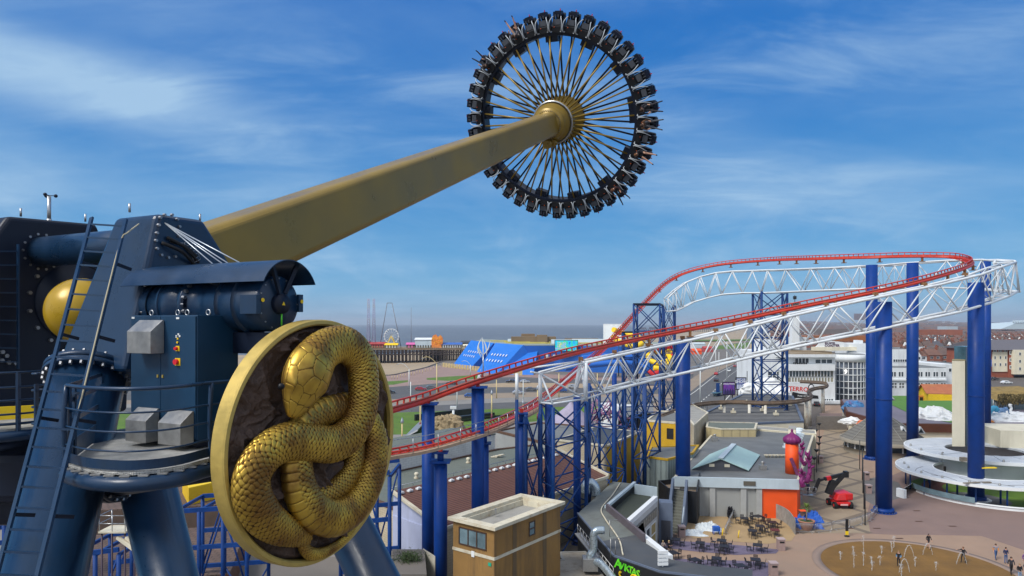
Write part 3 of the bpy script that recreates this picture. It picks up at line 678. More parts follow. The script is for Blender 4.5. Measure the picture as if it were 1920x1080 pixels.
# rain cover
rc=MB(); seg=20; ra,rb=R(24),R(156)
def arc(n,r): return [H(n,-0.46,25.41)+u_*math.cos(ra+(rb-ra)*i/seg)*r+zz_*math.sin(ra+(rb-ra)*i/seg)*r for i in range(seg+1)]
A,B,C_,D=arc(-0.25,0.64),arc(3.2,0.64),arc(-0.25,0.625),arc(3.2,0.625); k=seg+1
rc.add(A+B,[(i,i+1,k+i+1,k+i) for i in range(seg)],True); rc.add(C_+D,[(i+1,i,k+i,k+i+1) for i in range(seg)],True)
rc.add(B+D,[(i,i+1,k+i+1,k+i) for i in range(seg)]); rc.add([A[0],B[0],D[0],C_[0]],[(0,1,2,3)]); rc.add([A[-1],B[-1],D[-1],C_[-1]],[(3,2,1,0)])
cv=build('rain_cover',rc,M['navy'],mo)
m=MB()
for du,dv in ((-0.22,-0.05),(0.25,0.07)): m.beam(mp_(3.0)+u_*dv+zz_*0.17,H(3.05,-0.46,25.41)+u_*du*1.2+zz_*0.58,0.05,0.07)
m.beam(arc(0.6,0.62)[0],arc(0.6,0.62)[0]-zz_*0.25,0.04,0.04)
split_build('cover_strut',m,M['navy_dark'],mo)
# control cabinet
zt=25.14; zb=23.04
pR=PU(370,593,-1.36); nR=(pR-O_).dot(n_); pL=PU(247,590,-1.36); nL=(pL-O_).dot(n_); pB=PN(447,595,nR); uB=(pB-O_).dot(u_)
cab=thing('control_cabinet','navy two-door control cabinet with red switches and steel hoods on the deck','control cabinet',H((nL+nR)/2,-1,zb))
m=MB(); m.hexa([H(nL,-1.36,zb+.1),H(nR,-1.36,zb+.1),H(nR,uB,zb+.1),H(nL,uB,zb+.1)],[H(nL,-1.36,zt),H(nR,-1.36,zt),H(nR,uB,zt),H(nL,uB,zt)])
build('cabinet_body',m,M['navy_panel'],cab,bevel=0.012)
m=MB(); m.hexa([H(nL+.03,-1.33,zb-.02),H(nR-.03,-1.33,zb-.02),H(nR-.03,uB-.03,zb-.02),H(nL+.03,uB-.03,zb-.02)],[H(nL+.03,-1.33,zb+.1),H(nR-.03,-1.33,zb+.1),H(nR-.03,uB-.03,zb+.1),H(nL+.03,uB-.03,zb+.1)]); build('plinth',m,M['navy_dark'],cab)
nm=nL+(nR-nL)*0.475
for a,b_ in ((nL+0.015,nm-0.004),(nm+0.004,nR-0.015)):
    m=MB(); m.hexa([H(a,-1.385,zb+.13),H(b_,-1.385,zb+.13),H(b_,-1.362,zb+.13),H(a,-1.362,zb+.13)],[H(a,-1.385,zt-.02),H(b_,-1.385,zt-.02),H(b_,-1.362,zt-.02),H(a,-1.362,zt-.02)])
    dr=build('door',m,M['navy_panel'],cab,bevel=0.006)
m=MB()
for dn in (-0.06,0.06):
    for z_ in (zt-.25,zt-1.0,zt-1.75): p=H(nm+dn,-1.39,z_); m.box(p,(0.03,0.02,0.05),math.atan2(n_.y,n_.x))
split_build('latch',m,mat('brass_latch',(0.6,0.45,0.1),0.4,0.6),cab)
m=MB()
for a in (nL+.15,nm+.05,nm+.28,nR-.06): 
    p=H(a,-1.1,zt+.045); m.tube([p+(n_*math.cos(2*math.pi*i/14)+zz_*math.sin(2*math.pi*i/14))*0.045 for i in range(14)],0.013,6,closed=True)
split_build('lifting_eye',m,M['steel'],cab)
ns=nm+(nR-nm)*0.5
m=MB(); 
for z_,s in ((24.60,0.042),(24.385,0.06)): p=H(ns,-1.388,z_); m.box(p,(s*2,0.012,s*2),math.atan2(n_.y,n_.x))
p=H(ns,-1.388,24.70); m.cyl(p,p-u_*0.015,0.018,n=12)
m.box(H(ns,-1.388,24.76),(0.03,0.012,0.03),math.atan2(n_.y,n_.x)); split_build('switch_plate',m,M['yellow_bright'],cab)
m=MB(); 
for z_,s in ((24.60,0.026),(24.385,0.045)): p=H(ns-.01,-1.39,z_); m.cyl(p,p-u_*0.05,s,n=16)
split_build('switch_knob',m,mat('switch_red',(0.6,0.01,0.02),0.4),cab)
m=MB()
for dn,dz in ((-.03,24.80),(.02,24.83),(.05,24.80),(-0.03,24.79)): m.box(H(ns+dn,-1.39,dz),(0.03,0.012,0.03),math.atan2(n_.y,n_.x))
m.box(H(nL+.08,-1.39,zt-.04),(0.07,0.006,0.03),math.atan2(n_.y,n_.x)); m.box(H(ns,-1.39,zt-.05),(0.07,0.006,0.03),math.atan2(n_.y,n_.x)); split_build('indicator',m,M['frame_white'],cab)
def hood(x0,x1,yt,yb,lab=None):
    a=PU(x0,yb,-1.62); b_=PU(x1-12,yb,-1.62); na=(a-O_).dot(n_); nb_=(b_-O_).dot(n_); zl=a.z; zh=PU(x1,yt,-1.40).z; zm=zl+(zh-zl)*0.66
    m=MB(); prof=[(-1.64,zl),(-1.392,zl),(-1.392,zh),(-1.42,zh),(-1.64,zm)]
    m.extr([H(na,u,z) for u,z in prof],n_*(nb_-na)); build('steel_hood',m,M['brushed'],cab,bevel=0.006)
hood(240,296,600,662); hood(237,287,765,826); hood(298,352,770,832)
# deck and railings
zd=23.0
edge=[(126,868),(160,878),(205,883),(250,884),(300,880),(345,872),(388,860),(440,850)]
ep=[G(x,y,zd) for x,y in edge]
bk=[H(nR+1.6,0.3,zd),H(-0.2,0.3,zd),H(-1.0,-0.2,zd),H(-1.0,-1.1,zd)]
dk=thing('access_deck','curved navy access deck with chequer plate floor and railings in front of the cabinet','platform',(-6.5,10.5,zd-0.4))
m=MB().prism([(p.x,p.y) for p in ep+bk],zd-0.05,zd)
chq=mat('chequer_plate',(0.42,0.42,0.40),0.55,0.25,0.25,3); t=chq.node_tree; b=t.nodes['Principled BSDF']
ck=t.nodes.new('ShaderNodeTexVoronoi'); ck.inputs['Scale'].default_value=34; ck.inputs['Randomness'].default_value=0.25; tcn=t.nodes.new('ShaderNodeTexCoord'); t.links.new(tcn.outputs['Object'],ck.inputs[0]); bp=t.nodes.new('ShaderNodeBump'); bp.inputs['Strength'].default_value=1; bp.inputs['Distance'].default_value=0.02; t.links.new(ck.outputs[0],bp.inputs['Height']); t.links.new(bp.outputs[0],b.inputs['Normal'])
build('floor_plate',m,chq,dk)
es=spline(ep,40); m=MB(); m.tube([p+Vector((0,-0.03,-0.17)) for p in es],0.105,16); build('edge_tube',m,M['navy'],dk)
m=MB(); A=[p+Vector((0,-.01,.02)) for p in es]; B=[p+Vector((0,-.01,.15)) for p in es]; A2=[p+Vector((0,.01,.02)) for p in es]; B2=[p+Vector((0,.01,.15)) for p in es]; k=len(A)
m.add(A+B,[(i,i+1,k+i+1,k+i) for i in range(k-1)]); m.add(A2+B2,[(i+1,i,k+i,k+i+1) for i in range(k-1)]); m.add(B+B2,[(i,i+1,k+i+1,k+i) for i in range(k-1)]); build('toe_board',m,M['navy'],dk)
m=MB()
for i in range(2,38,3): m.box(es[i]+Vector((0,-0.035,-0.055)),(0.13,0.05,0.02),0.1)
split_build('edge_clip',m,M['brushed'],dk)
m=MB()
for hz_,r_ in ((1.12,0.028),(0.80,0.014),(0.54,0.014),(0.28,0.014)):
    out_=0.0 if hz_>1 else 0.03
    m.tube([p+Vector((0,-0.02-out_,hz_)) for p in es],r_,8)
hr=build('hand_rail',m,M['navy'],dk)
m=MB()
for i in (0,34): 
    p=es[i]; m.tube(spline([p+Vector((0,0,-0.1)),p+Vector((0,-.06,.3)),p+Vector((0,-.07,.7)),p+Vector((0,-.02,1.12))],10),0.035,8)
split_build('railing_post',m,M['navy'],dk)
# gate panel with cut-outs at the ladder end
g0=es[0]+Vector((0.02,0.0,0)); g1=H(-0.55,-1.15,zd); m=MB()
for z0,z1 in ((0.02,0.30),(0.55,0.62),(0.86,0.92),(1.08,1.14)):
    m.beam(g0+zz_*((z0+z1)/2),g1+zz_*((z0+z1)/2),0.02,z1-z0)
for f in (0.0,0.12,0.9,1.0): p=g0.lerp(g1,f); m.beam(p,p+zz_*1.12,0.03,0.10,up=n_)
build('gate',m,M['navy'],dk)
m=MB(); p=g0.lerp(g1,0.15); m.box(p+zz_*0.95+Vector((-.02,-.04,0)),(.14,.03,.03)); m.box(p+zz_*0.45+Vector((-.02,-.04,0)),(.16,.04,.05)); m.box(p+zz_*0.5+Vector((.0,-.04,0)),(.05,.03,.12)); split_build('gate_latch',m,M['steel'],dk)
# far left deck
dl=thing('access_deck','far left navy walkway deck with railings under the left support head','platform',PN(0,800,-4.0))
e2=[P(-140,820,13.5),P(-60,812,13.6),P(0,806,13.8),P(60,792,14.2),P(100,778,14.8)]; zl=e2[2].z
e2=[Vector((p.x,p.y,zl)) for p in e2]
m=MB().prism([(p.x,p.y) for p in e2+[e2[-1]+Vector((0,1.5,0)),e2[0]+Vector((0,3,0))]],zl-.05,zl); build('floor_plate',m,chq,dl)
s2=spline(e2,24); m=MB().tube([p-zz_*.15 for p in s2],.11,12); m.tube([p+zz_*.1-u_*0 for p in s2],.03,6); build('edge_tube',m,M['navy'],dl)
m=MB(); 
for hz_ in (1.15,0.85,0.58,0.3): m.tube([p+zz_*hz_ for p in s2],0.022,8)
build('hand_rail',m,M['navy'],dl); m=MB()
for i in (6,15,23): m.beam(s2[i]-zz_*.1,s2[i]+zz_*1.15,0.05,0.09)
split_build('railing_post',m,M['navy'],dl)
m=MB().beam(s2[2]+Vector((0,.9,.22)),s2[19]+Vector((0,.9,.22)),0.05,0.28); build('yellow_board',m,M['yellow_bright'],dl)
m=MB(); 
for k in range(4):
    c=P(72,700+k*31,12.9); m.tube([c+Vector((-0.17*math.sin(a),-0.05-0.16*math.cos(a)*0.6,0)) +Vector((0.1,0,0)) for a in [i*math.pi/9 for i in range(10)]],0.022,6)
a=P(68,720,12.75); m.beam(a,a-zz_*0.9,0.03,0.09); split_build('ladder_cage',m,M['navy'],dl)
m=MB().box(P(20,880,15.5),(6,2.0,1.1)); m.box(P(-20,930,15.9),(4,2,0.9)); 
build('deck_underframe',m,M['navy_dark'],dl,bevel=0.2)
# ---------------- swinging arm ----------------
P0=Vector((-9.35,14.85,25.28)); P1=P(1046,226,42); AD=(P1-P0).normalized()
As=(n_-AD*n_.dot(AD)).normalized(); At=As.cross(AD); 
if At.z<0: At=-At
arm=thing('swinging_arm','long gold box-section pendulum arm raised into the sky','pendulum arm',P0)
Lh=(P1-P0).length-1.9
def sec(t,w,h,ch):
    c=P0+AD*t; 
    return [c+As*(sx*(w/2-(ch if k else 0)))+At*(sy*(h/2-(0 if k else ch))) for sx,sy,k in ((1,-1,0),(1,1,0),(1,1,1),(-1,1,1),(-1,1,0),(-1,-1,0),(-1,-1,1),(1,-1,1))]
m=MB(); S=[(2.1,1.45,1.82,.16),(Lh*0.35,1.40,1.70,.15),(Lh*0.75,1.30,1.45,.14),(Lh*0.95,1.25,1.35,.14),(Lh,1.25,1.35,.14)]
vs=[]; 
for s in S: vs+=sec(*s)
fs=[(j*8+i,j*8+(i+1)%8,(j+1)*8+(i+1)%8,(j+1)*8+i) for j in range(len(S)-1) for i in range(8)]+[tuple(range(7,-1,-1)),tuple(range(8*len(S)-8,8*len(S)))]
m.add(vs,fs); build('arm_beam',m,M['gold_paint'],arm,bevel=0.09,segs=3)
m=MB().sphere(P0,0.71,40,24); m.cyl(P0+AD*.2,P0+AD*2.3,.5,n=32); build('pivot_dome',m,M['gold_yellow'],arm)
ph=P1-AD*1.9
m=MB().lathe([(0,-0.1),(0.72,-0.1),(0.72,0.03),(0.92,0.06),(0.98,0.25),(1.02,0.5),(1.15,0.62),(1.15,0.80),(0,0.8)],ph,AD,48); build('arm_flange',m,M['gold_paint'],arm)
m=MB(); bolts(m,ph-AD*0.0+AD*0.05,-AD,0.80,40,0.028,hgt=0.07); split_build('bolt',m,M['bolt'],arm)
m=MB(); p=ph-At*1.12-As*0.15+AD*0.1; m.cyl(p-AD*0.35,p+AD*0.4,0.26,n=20); m.cyl(p+As*.3-AD*.1,p+As*.3+AD*.35,0.2,n=18); build('spin_motor',m,M['gold_paint'],arm)
# ---------------- gondola ----------------
GR=4.88
gon=thing('spinning_gondola','round gondola wheel of gold and black spokes carrying outward facing black seats','gondola',P1)
def ring(c,r): return lambda a: c+As*math.cos(a)*r+At*math.sin(a)*r
hubF=P1-AD*0.95; hubB=P1+AD*1.15
m=MB().lathe([(0,-.05),(1.16,-.05),(1.30,0.0),(1.30,0.22),(1.1,0.25),(1.0,0.5),(1.0,1.8),(1.35,1.95),(1.35,2.3),(1.1,2.4),(0,2.4)],hubF,AD,56); build('hub',m,M['gold_paint'],gon)
m=MB(); bolts(m,hubF-AD*0.05,-AD,1.22,72,0.022,hgt=0.05); 
m.lathe([(1.165,-0.06),(1.165,-0.10),(1.28,-0.10),(1.28,-0.03)],hubF,AD,72); build('slewing_ring',m,M['steel'],gon)
for k in range(40):
    a=2*math.pi*(k+.5)/40
    p=ring(hubF+AD*0.12,1.25)(a); q=ring(P1-AD*0.22,GR)(a+0.015)
    m=MB().cyl(p,q,0.058,0.048,n=8); build('spoke',m,M['gold_paint'],gon)
for k in range(40):
    a=2*math.pi*(k)/40
    p=ring(hubB-AD*0.05,1.25)(a); q=ring(P1+AD*0.25,GR)(a)
    m=MB().cyl(p,q,0.06,0.055,n=8); build('rear_spoke',m,M['navy_dark'],gon)
m=MB(); vs=[]
for i in range(80):
    a=2*math.pi*i/80
    for r,z in ((GR-.05,-.28),(GR+.12,-.28),(GR+.12,.5),(GR-.05,.5)): vs.append(ring(P1+AD*z,r)(a))
m.add(vs,[(4*i+j,4*i+(j+1)%4,4*((i+1)%80)+(j+1)%4,4*((i+1)%80)+j) for i in range(80) for j in range(4)]); build('rim',m,M['navy_dark'],gon)
m=MB()
for i in range(0,40,3):
    a=2*math.pi*(i+0.5)/40; c=ring(P1+AD*.1,GR-.22)(a); rr_=(c-P1-AD*.1).normalized(); tt=AD.cross(rr_)
    rot=Matrix((tt,rr_,AD)).transposed(); m.box(c,(0.75,0.35,0.5),rot=rot)
split_build('rim_box',m,M['navy_dark'],gon)
# one seat at the origin: x tangential, y outward, z = along the arm away from its pivot
seat_shell=MB(); prof=[(-.02,-.42),(.30,-.42),(.36,-.30),(.20,-.05),(.24,.32),(.62,.42),(.98,.30),(1.04,.44),(1.0,.60),(.35,.62),(.05,.45),(-.02,.1)]
seat_shell.extr([Vector((-.27,y,z)) for y,z in prof],(0.54,0,0))
for s in (-1,1): seat_shell.extr([Vector((s*.30,y,z)) for y,z in ((.02,-.5),(.34,-.44),(.36,-.1),(.95,.1),(1.0,.35),(.1,.5))],(0.05*s,0,0))
seat_end=MB().box((0,.98,-.02),(.50,.22,.42)); seat_end.box((0,1.11,0.1),(.40,.06,.3))
rst=MB()
for s in (-1,1): rst.tube(spline([Vector(q) for q in ((s*.20,.05,-.34),(s*.33,.02,-.5),(s*.385,.22,-.58),(s*.37,.55,-.55),(s*.28,.78,-.38),(s*.24,.84,-.2))],14),.026,8)
lap=MB(); lap.box((0,.55,-.20),(.40,.30,.16)); lap.box((-.09,.86,-.30),(.05,.16,.04)); lap.box((.09,.86,-.30),(.05,.16,.04))
rlt=MB().cyl((-.1,.28,-.44),(-.1,.28,-.48),.022,n=8)
def mk(name,mb,mt):
    me=bpy.data.meshes.new(name); me.from_pydata([tuple(v) for v in mb.v],[],mb.f); me.materials.append(mt); me.polygons.foreach_set('use_smooth',mb.s); return me
me_shell=mk('seat',seat_shell,M['black']); me_end=mk('seat_end',seat_end,M['navy_dark']); me_r=mk('restraint',rst,M['white_tube']); me_l=mk('harness_pad',lap,mat('grey_harness',(0.07,0.08,0.10),0.5)); me_o=mk('seat_lamp',rlt,mat('amber_marker',(0.8,0.12,0.01),0.4)); me_t=None
flg=MB().box((0.1,1.17,.05),(.05,.16,.03)); me_f=mk('pull_tab',flg,mat('tab_red',(0.5,0.01,0.02),0.5))
SEATM=[]
for k in range(40):
    a=2*math.pi*k/40; rad=As*math.cos(a)+At*math.sin(a); tan=AD.cross(rad)
    c=P1+rad*(GR+.13)-P1
    mw=Matrix.Translation(c)@Matrix((tan,rad,AD)).transposed().to_4x4()
    s=bpy.data.objects.new('seat',me_shell); COL.objects.link(s); s.parent=gon; s.matrix_local=mw; SEATM.append((Matrix.Translation(P1)@mw,a))
    for nm_,me_ in (('seat_end',me_end),('restraint',me_r),('harness_pad',me_l),('seat_lamp',me_o),('pull_tab',me_f)):
        c_=bpy.data.objects.new(nm_,me_); COL.objects.link(c_); c_.parent=s
# ---------------- medallion ----------------
MC=P(599.3,825.6,11.318); mr=2.0; mu=Vector((math.sin(.4538),math.cos(.4538),0)); mn=Vector((mu.y,-mu.x,0))
med=thing('snake_medallion','huge round dark medallion with gold rim and coiled golden snake relief','medallion',MC-zz_*mr)
m=MB().lathe([(0,-.23),(1.97,-.23),(2.0,-.20),(2.0,0.03),(1.985,0.055),(1.93,0.06),(1.905,0.04),(1.895,-.03)],MC,mn,160,smooth=False)
build('gold_rim',m,mat('brushed_gold_rim',(0.50,0.37,0.10),0.5,0.4,0.12,5,0.06,30),med)
m=MB(); vs=[];fs=[]; NR,NA=90,360
for j in range(NR+1):
    r=1.9*j/NR
    for i in range(NA):
        a=2*math.pi*i/NA; x=r*math.cos(a); y=r*math.sin(a)
        p=Vector((x*1.3,y*1.3,0)); wv=noise.noise_vector(p*1.5)*0.5
        q=Vector((x*2.2+wv.x*1.6,y*2.2+wv.y*1.6+x*0.8,1.7)); h=(1-abs(noise.noise(q)))**3*0.19+(1-abs(noise.noise(q*2.7)))**3*0.09+noise.noise(q*9)*0.012
        h*=0.35+0.65*min(1,max(0,(noise.noise(p*1.1+Vector((4,9,0)))+0.25)*2.2)); h*=min(1,(1.9-r)/0.06)
        vs.append(MC+mu*x+zz_*y+mn*(-0.13+h))
for j in range(NR):
    for i in range(NA): fs.append((j*NA+i,(j+1)*NA+i,(j+1)*NA+(i+1)%NA,j*NA+(i+1)%NA))
m.add(vs,fs,True); build('rock_backing',m,mat('dark_brown_bronze',(0.085,0.055,0.042),0.55,0.1,0.35,3,0.5,25,dirt=(0.10,0.055,0.03),dscale=1.2,damt=0.35,spec=0.35),med)
gs=mat('patinated_gold',(0.5,0.33,0.06),0.38,0.75); t=gs.node_tree; b=t.nodes['Principled BSDF']
at_=t.nodes.new('ShaderNodeAttribute'); at_.attribute_name='groove'
tcn=t.nodes.new('ShaderNodeTexCoord'); nz=t.nodes.new('ShaderNodeTexNoise'); nz.inputs['Scale'].default_value=1.7; nz.inputs['Detail'].default_value=7; t.links.new(tcn.outputs['Object'],nz.inputs[0])
cr=t.nodes.new('ShaderNodeValToRGB'); e=cr.color_ramp.elements; e[0].position=0.38; e[0].color=(0.24,0.125,0.028,1); e[1].position=0.60; e[1].color=(0.62,0.41,0.065,1); t.links.new(nz.outputs[0],cr.inputs[0])
mx=t.nodes.new('ShaderNodeMix'); mx.data_type='RGBA'; t.links.new(at_.outputs['Fac'],mx.inputs[0]); t.links.new(cr.outputs[0],mx.inputs[6]); mx.inputs[7].default_value=(0.085,0.042,0.012,1); t.links.new(mx.outputs[2],b.inputs['Base Color'])
mr_=t.nodes.new('ShaderNodeMapRange'); t.links.new(at_.outputs['Fac'],mr_.inputs[0]); mr_.inputs[3].default_value=0.36; mr_.inputs[4].default_value=0.8; t.links.new(mr_.outputs[0],b.inputs['Roughness'])
def worley(X,Y,cell,seed):
    ix=np.floor(X/cell).astype(int); iy=np.floor(Y/cell).astype(int); f1=np.full(X.shape,9.); f2=np.full(X.shape,9.)
    for dx in (-1,0,1):
        for dy in (-1,0,1):
            cx_=ix+dx; cy_=iy+dy; h=np.sin(cx_*127.1+cy_*311.7+seed)*43758.5453; h2=np.sin(cx_*269.5+cy_*183.3+seed)*43758.5453
            px_=(cx_+0.5+0.55*((h-np.floor(h))-.5))*cell; py_=(cy_+0.5+0.55*((h2-np.floor(h2))-.5))*cell
            d=np.hypot(X-px_,Y-py_); f2=np.where(d<f1,f1,np.minimum(f2,d)); f1=np.minimum(f1,d)
    return (f2-f1)/cell
SV=[];SF=[];SG=[]
def snake_seg(pts,belly=0,head=False,us=0.080,nv=12,flat=0.66):
    pts=[(x,y,h*.72,r*.82) for x,y,h,r in pts]
    """pts: (crop x, crop y, height, radius)"""
    ctr=[on_plane(380+x/2.16,580+y/2.16,MC+mn*h,mn) for x,y,h,r in pts]
    n=int(sum((ctr[i+1]-ctr[i]).length for i in range(len(ctr)-1))/0.0095)
    c=spline(ctr,n)
    # radius along arc length
    ln=[0]
    for i in range(1,len(ctr)): ln.append(ln[-1]+(ctr[i]-ctr[i-1]).length)
    sl_=np.linspace(0,ln[-1],n); rad=np.interp(sl_,ln,[p[3] for p in pts])
    kk=np.hanning(41); kk/=kk.sum(); rad=np.convolve(np.pad(rad,20,mode='edge'),kk,'valid')
    if head: rad[:60]*= np.sqrt(1-((60-np.arange(60))/61.)**2.4)
    C=np.array([list(p) for p in c]); T=np.gradient(C,axis=0); T/=np.linalg.norm(T,axis=1)[:,None]
    Nn=np.array(list(mn)); S=np.cross(T,Nn); S/=np.linalg.norm(S,axis=1)[:,None]
    K=132; th=np.linspace(R(-25),R(205),K)
    s=sl_[:,None]+0*th[None,:]; TH=th[None,:]+0*s
    rr_=rad[:,None]
    jit=0.15*np.sin(s*9.1+TH*3)+0.12*np.sin(s*23+TH*7+1)+0.08*np.sin(s*41-TH*11)
    U=s/us+jit; V=TH/(2*math.pi)*nv*2*0.5+0.06*np.sin(s*13)
    p_=U+V; q_=U-V; a_=np.abs(p_-np.floor(p_)-.5)*2; b__=np.abs(q_-np.floor(q_)-.5)*2
    dd=(a_**3.2+b__**3.2)**(1/3.2)
    # overlap: scales rise towards their free end
    fu=((p_-np.floor(p_))+(q_-np.floor(q_)))/2
    hgt=np.clip(1-dd**6,0,1)*(0.45+0.75*fu); gr_=np.clip((dd-0.87)/0.13,0,1)
    if belly!=0:
        wb=np.clip(((math.cos(0)*np.cos(TH)*belly)-0.42)/0.12,0,1); ub=s/0.13; ab=np.abs(ub-np.floor(ub)-.5)*2; hb=np.clip(1-ab**6,0,1)*1.6*(0.5+(ub-np.floor(ub))*0.6)
        hgt=hgt*(1-wb)+hb*wb; gr_=gr_*(1-wb)+np.clip((ab-.86)/.14,0,1)*wb
    amp=0.016
    if head:
        W=worley(s*1.0+0.03,(TH-math.pi/2)*0.42+5.07,0.23,3.3); wh=np.clip((1.02-s)/0.1,0,1)
        hh=np.clip(W/0.10,0,1)**0.5*0.9; hgt=hgt*(1-wh)+hh*wh; gr_=gr_*(1-wh)+np.clip((0.055-W)/0.03,0,1)*wh
    R2=rr_+0*TH+hgt*amp
    ex=1.0
    X=C[:,None,:]+S[:,None,:]*(R2*np.cos(TH))[:,:,None]+Nn[None,None,:]*((R2*np.sin(TH))*(flat if not head else 1)*(np.interp(s,[0,.9,1.3],[.62,.66,flat]) if head else 1))[:,:,None]
    if head:   # brow ridge over the eye and a mouth line
        sd_=-1; e_s=0.43; be_=np.exp(-((s-e_s)/0.10)**2-((TH-R(158))/0.28)**2); X+=Nn[None,None,:]*(be_*0.07)[:,:,None]
        mo_=np.exp(-((TH-R(192))/0.07)**2)*(s<0.75)*(s>0.03); X+=-S[:,None,:]*(-1)*(mo_*0.0)[:,:,None]; gr_=np.maximum(gr_,np.clip(mo_*1.2,0,1))
    o=len(SV)
    V3=X.reshape(-1,3); base=sum(len(x) for x in SV); SV.append(V3); SG.append(np.clip(gr_,0,1).reshape(-1))
    i=np.arange(n-1)[:,None]; j=np.arange(K-1)[None,:]; q=np.stack([i*K+j,i*K+j+1,(i+1)*K+j+1,(i+1)*K+j],-1).reshape(-1,4)+base; SF.append(q)
    return c
hc=snake_seg([(358,440,.40,.25),(372,405,.42,.33),(392,350,.44,.40),(412,295,.46,.52),(440,235,.46,.50),(490,168,.42,.40),(560,140,.38,.36),(615,170,.38,.38),(645,235,.38,.39),(652,330,.38,.395),(640,420,.38,.40),(600,500,.38,.39),(530,545,.38,.36),(440,540,.38,.345),(350,535,.36,.35),(265,575,.30,.355),(205,660,.26,.365),(200,750,.24,.37),(240,830,.22,.36),(300,880,.20,.31),(360,905,.16,.25),(425,925,.08,.17)],head=True)
snake_seg([(585,385,.10,.25),(540,400,.14,.27),(470,425,.14,.28),(400,480,.14,.30),(378,560,.16,.33),(382,650,.20,.34),(400,740,.24,.355),(450,815,.27,.36),(530,845,.27,.36),(610,805,.26,.36),(665,720,.25,.36),(695,620,.22,.34),(702,540,.18,.31),(690,470,.12,.26),(672,430,.06,.20)],belly=1)
snake_seg([(620,540,.05,.24),(612,620,.08,.25),(580,690,.08,.25),(520,745,.06,.24),(470,770,.02,.22)])
snake_seg([(402,925,.06,.11),(412,965,.08,.12),(440,990,.10,.115),(490,985,.10,.10),(545,955,.09,.08),(590,915,.08,.06),(628,870,.06,.02)],us=0.05,nv=9)
V3=np.concatenate(SV)-np.array(list(MC-zz_*mr)); F4=np.concatenate(SF); Gv=np.concatenate(SG)
me=bpy.data.meshes.new('golden_snake'); me.vertices.add(len(V3)); me.vertices.foreach_set('co',V3.astype(np.float32).ravel()); me.loops.add(F4.size); me.loops.foreach_set('vertex_index',F4.astype(np.int32).ravel()); me.polygons.add(len(F4)); me.polygons.foreach_set('loop_start',np.arange(0,F4.size,4,dtype=np.int32)); me.polygons.foreach_set('loop_total',np.full(len(F4),4,dtype=np.int32)); me.polygons.foreach_set('use_smooth',np.ones(len(F4),dtype=bool)); me.update(calc_edges=True)
at=me.attributes.new('groove','FLOAT','POINT'); at.data.foreach_set('value',Gv.astype(np.float32)); me.materials.append(gs); me.validate()
so_=bpy.data.objects.new('golden_snake',me); COL.objects.link(so_); so_.parent=med
ep_=on_plane(380+318/2.16,580+312/2.16,MC+mn*.44,mn); m=MB().sphere(ep_,0.05,16,10); build('eye',m,M['black'],so_)
m=MB(); m.beam(MC-mn*.3,MC-mn*1.4+zz_*.2,0.5,0.6); m.beam(MC-mn*.3-zz_*.9,MC-mn*1.5-zz_*.3,0.2,0.25); m.cyl(MC-mn*.32,MC-mn*.55,0.9,n=28); build('mounting_frame',m,M['navy_dark'],med)
# =================== ROLLER COASTER ===================
tk=[(640,795,51,.75),(735,767,57,.78),(803,747,62,.8),(896,714,65.5,.85),(1050,668,76,.9),(1150,645,84,.9),(1250,625,90,.9),(1380,600,94,.9),(1500,575,94,.9),(1640,547,94,.95),(1730,526,97,1),(1795,507,103,1.0),(1822,494,111,1.0),(1812,486,120,1.0),(1780,481,125,.95),(1710,480,128,.9),(1632,482,131,.9),(1530,485,142,.9),(1440,488,160,.85),(1350,496,170,.8),(1290,510,173,.75),(1250,530,170,.75),(1210,568,163,.7),(1170,612,154,.65),(1130,655,142,.6),(1095,685,129,.6),(1060,716,114,.6),(1030,740,101,.5),(1000,762,89,.4),(960,783,78,.3),(915,803,69,.2),(850,825,61,.1),(790,842,57,.05),(735,853,54,.0),(640,868,49,0)]
cpts=[P(x,y,Y) for x,y,Y,b in tk]
NT=430; tp=spline(cpts,NT)
# bank by arc length
ln=[0]
for i in range(1,len(cpts)): ln.append(ln[-1]+(cpts[i]-cpts[i-1]).length)
bk_=np.interp(np.linspace(0,ln[-1],NT),ln,[t_[3] for t_ in tk])
LC=Vector((42,122,0))
ups=[];lat=[]
for i in range(NT):
    t_=(tp[min(i+1,NT-1)]-tp[max(i-1,0)]).normalized()
    side=-t_.cross(Vector((0,0,1))).normalized()   # the loop always turns left
    b_=bk_[i]; U=(Vector((0,0,1))*math.cos(b_)+side*math.sin(b_)); U=(U-t_*U.dot(t_)).normalized(); ups.append(U); lat.append(t_.cross(U).normalized())
track=thing('coaster_track','red tubular roller coaster track climbing, looping round and dropping above the park','roller coaster track',(tp[60].x,tp[60].y,tp[60].z-1))
for s in (-1,1):
    m=MB().tube([tp[i]+lat[i]*(0.58*s)+ups[i]*0.34 for i in range(NT)],0.085,8); build('rail',m,M['red'],track)
m=MB().tube([tp[i]-ups[i]*0.16 for i in range(NT)],0.24,8); build('spine_tube',m,M['red'],track)
m=MB().tube([tp[i]-ups[i]*0.02+lat[i]*.30 for i in range(NT)],0.09,5); build('power_duct',m,M['redpale'],track)
step=1.02; nt_=int(ln[-1]/step); rest=MB(); dd_=[]
for k in range(nt_):
    i=min(NT-2,int(k*(NT-1)/nt_)); f=k*(NT-1)/nt_-i
    c=tp[i].lerp(tp[i+1],f); U=ups[i]; l=lat[i]; T_=(tp[i+1]-tp[i]).normalized()
    m=MB(); m.beam(c-U*.12+l*.05,c+l*.56+U*.30,0.13,0.10,up=T_); m.beam(c-U*.12-l*.05,c-l*.56+U*.30,0.13,0.10,up=T_); m.beam(c-l*.3+U*.06,c+l*.3+U*.06,0.20,0.05,up=U)
    dd_.append((c.y if c.z<200 else 0,k,m))
order=sorted(dd_,key=lambda q:q[0]); near=set(q[1] for q in order[:98])
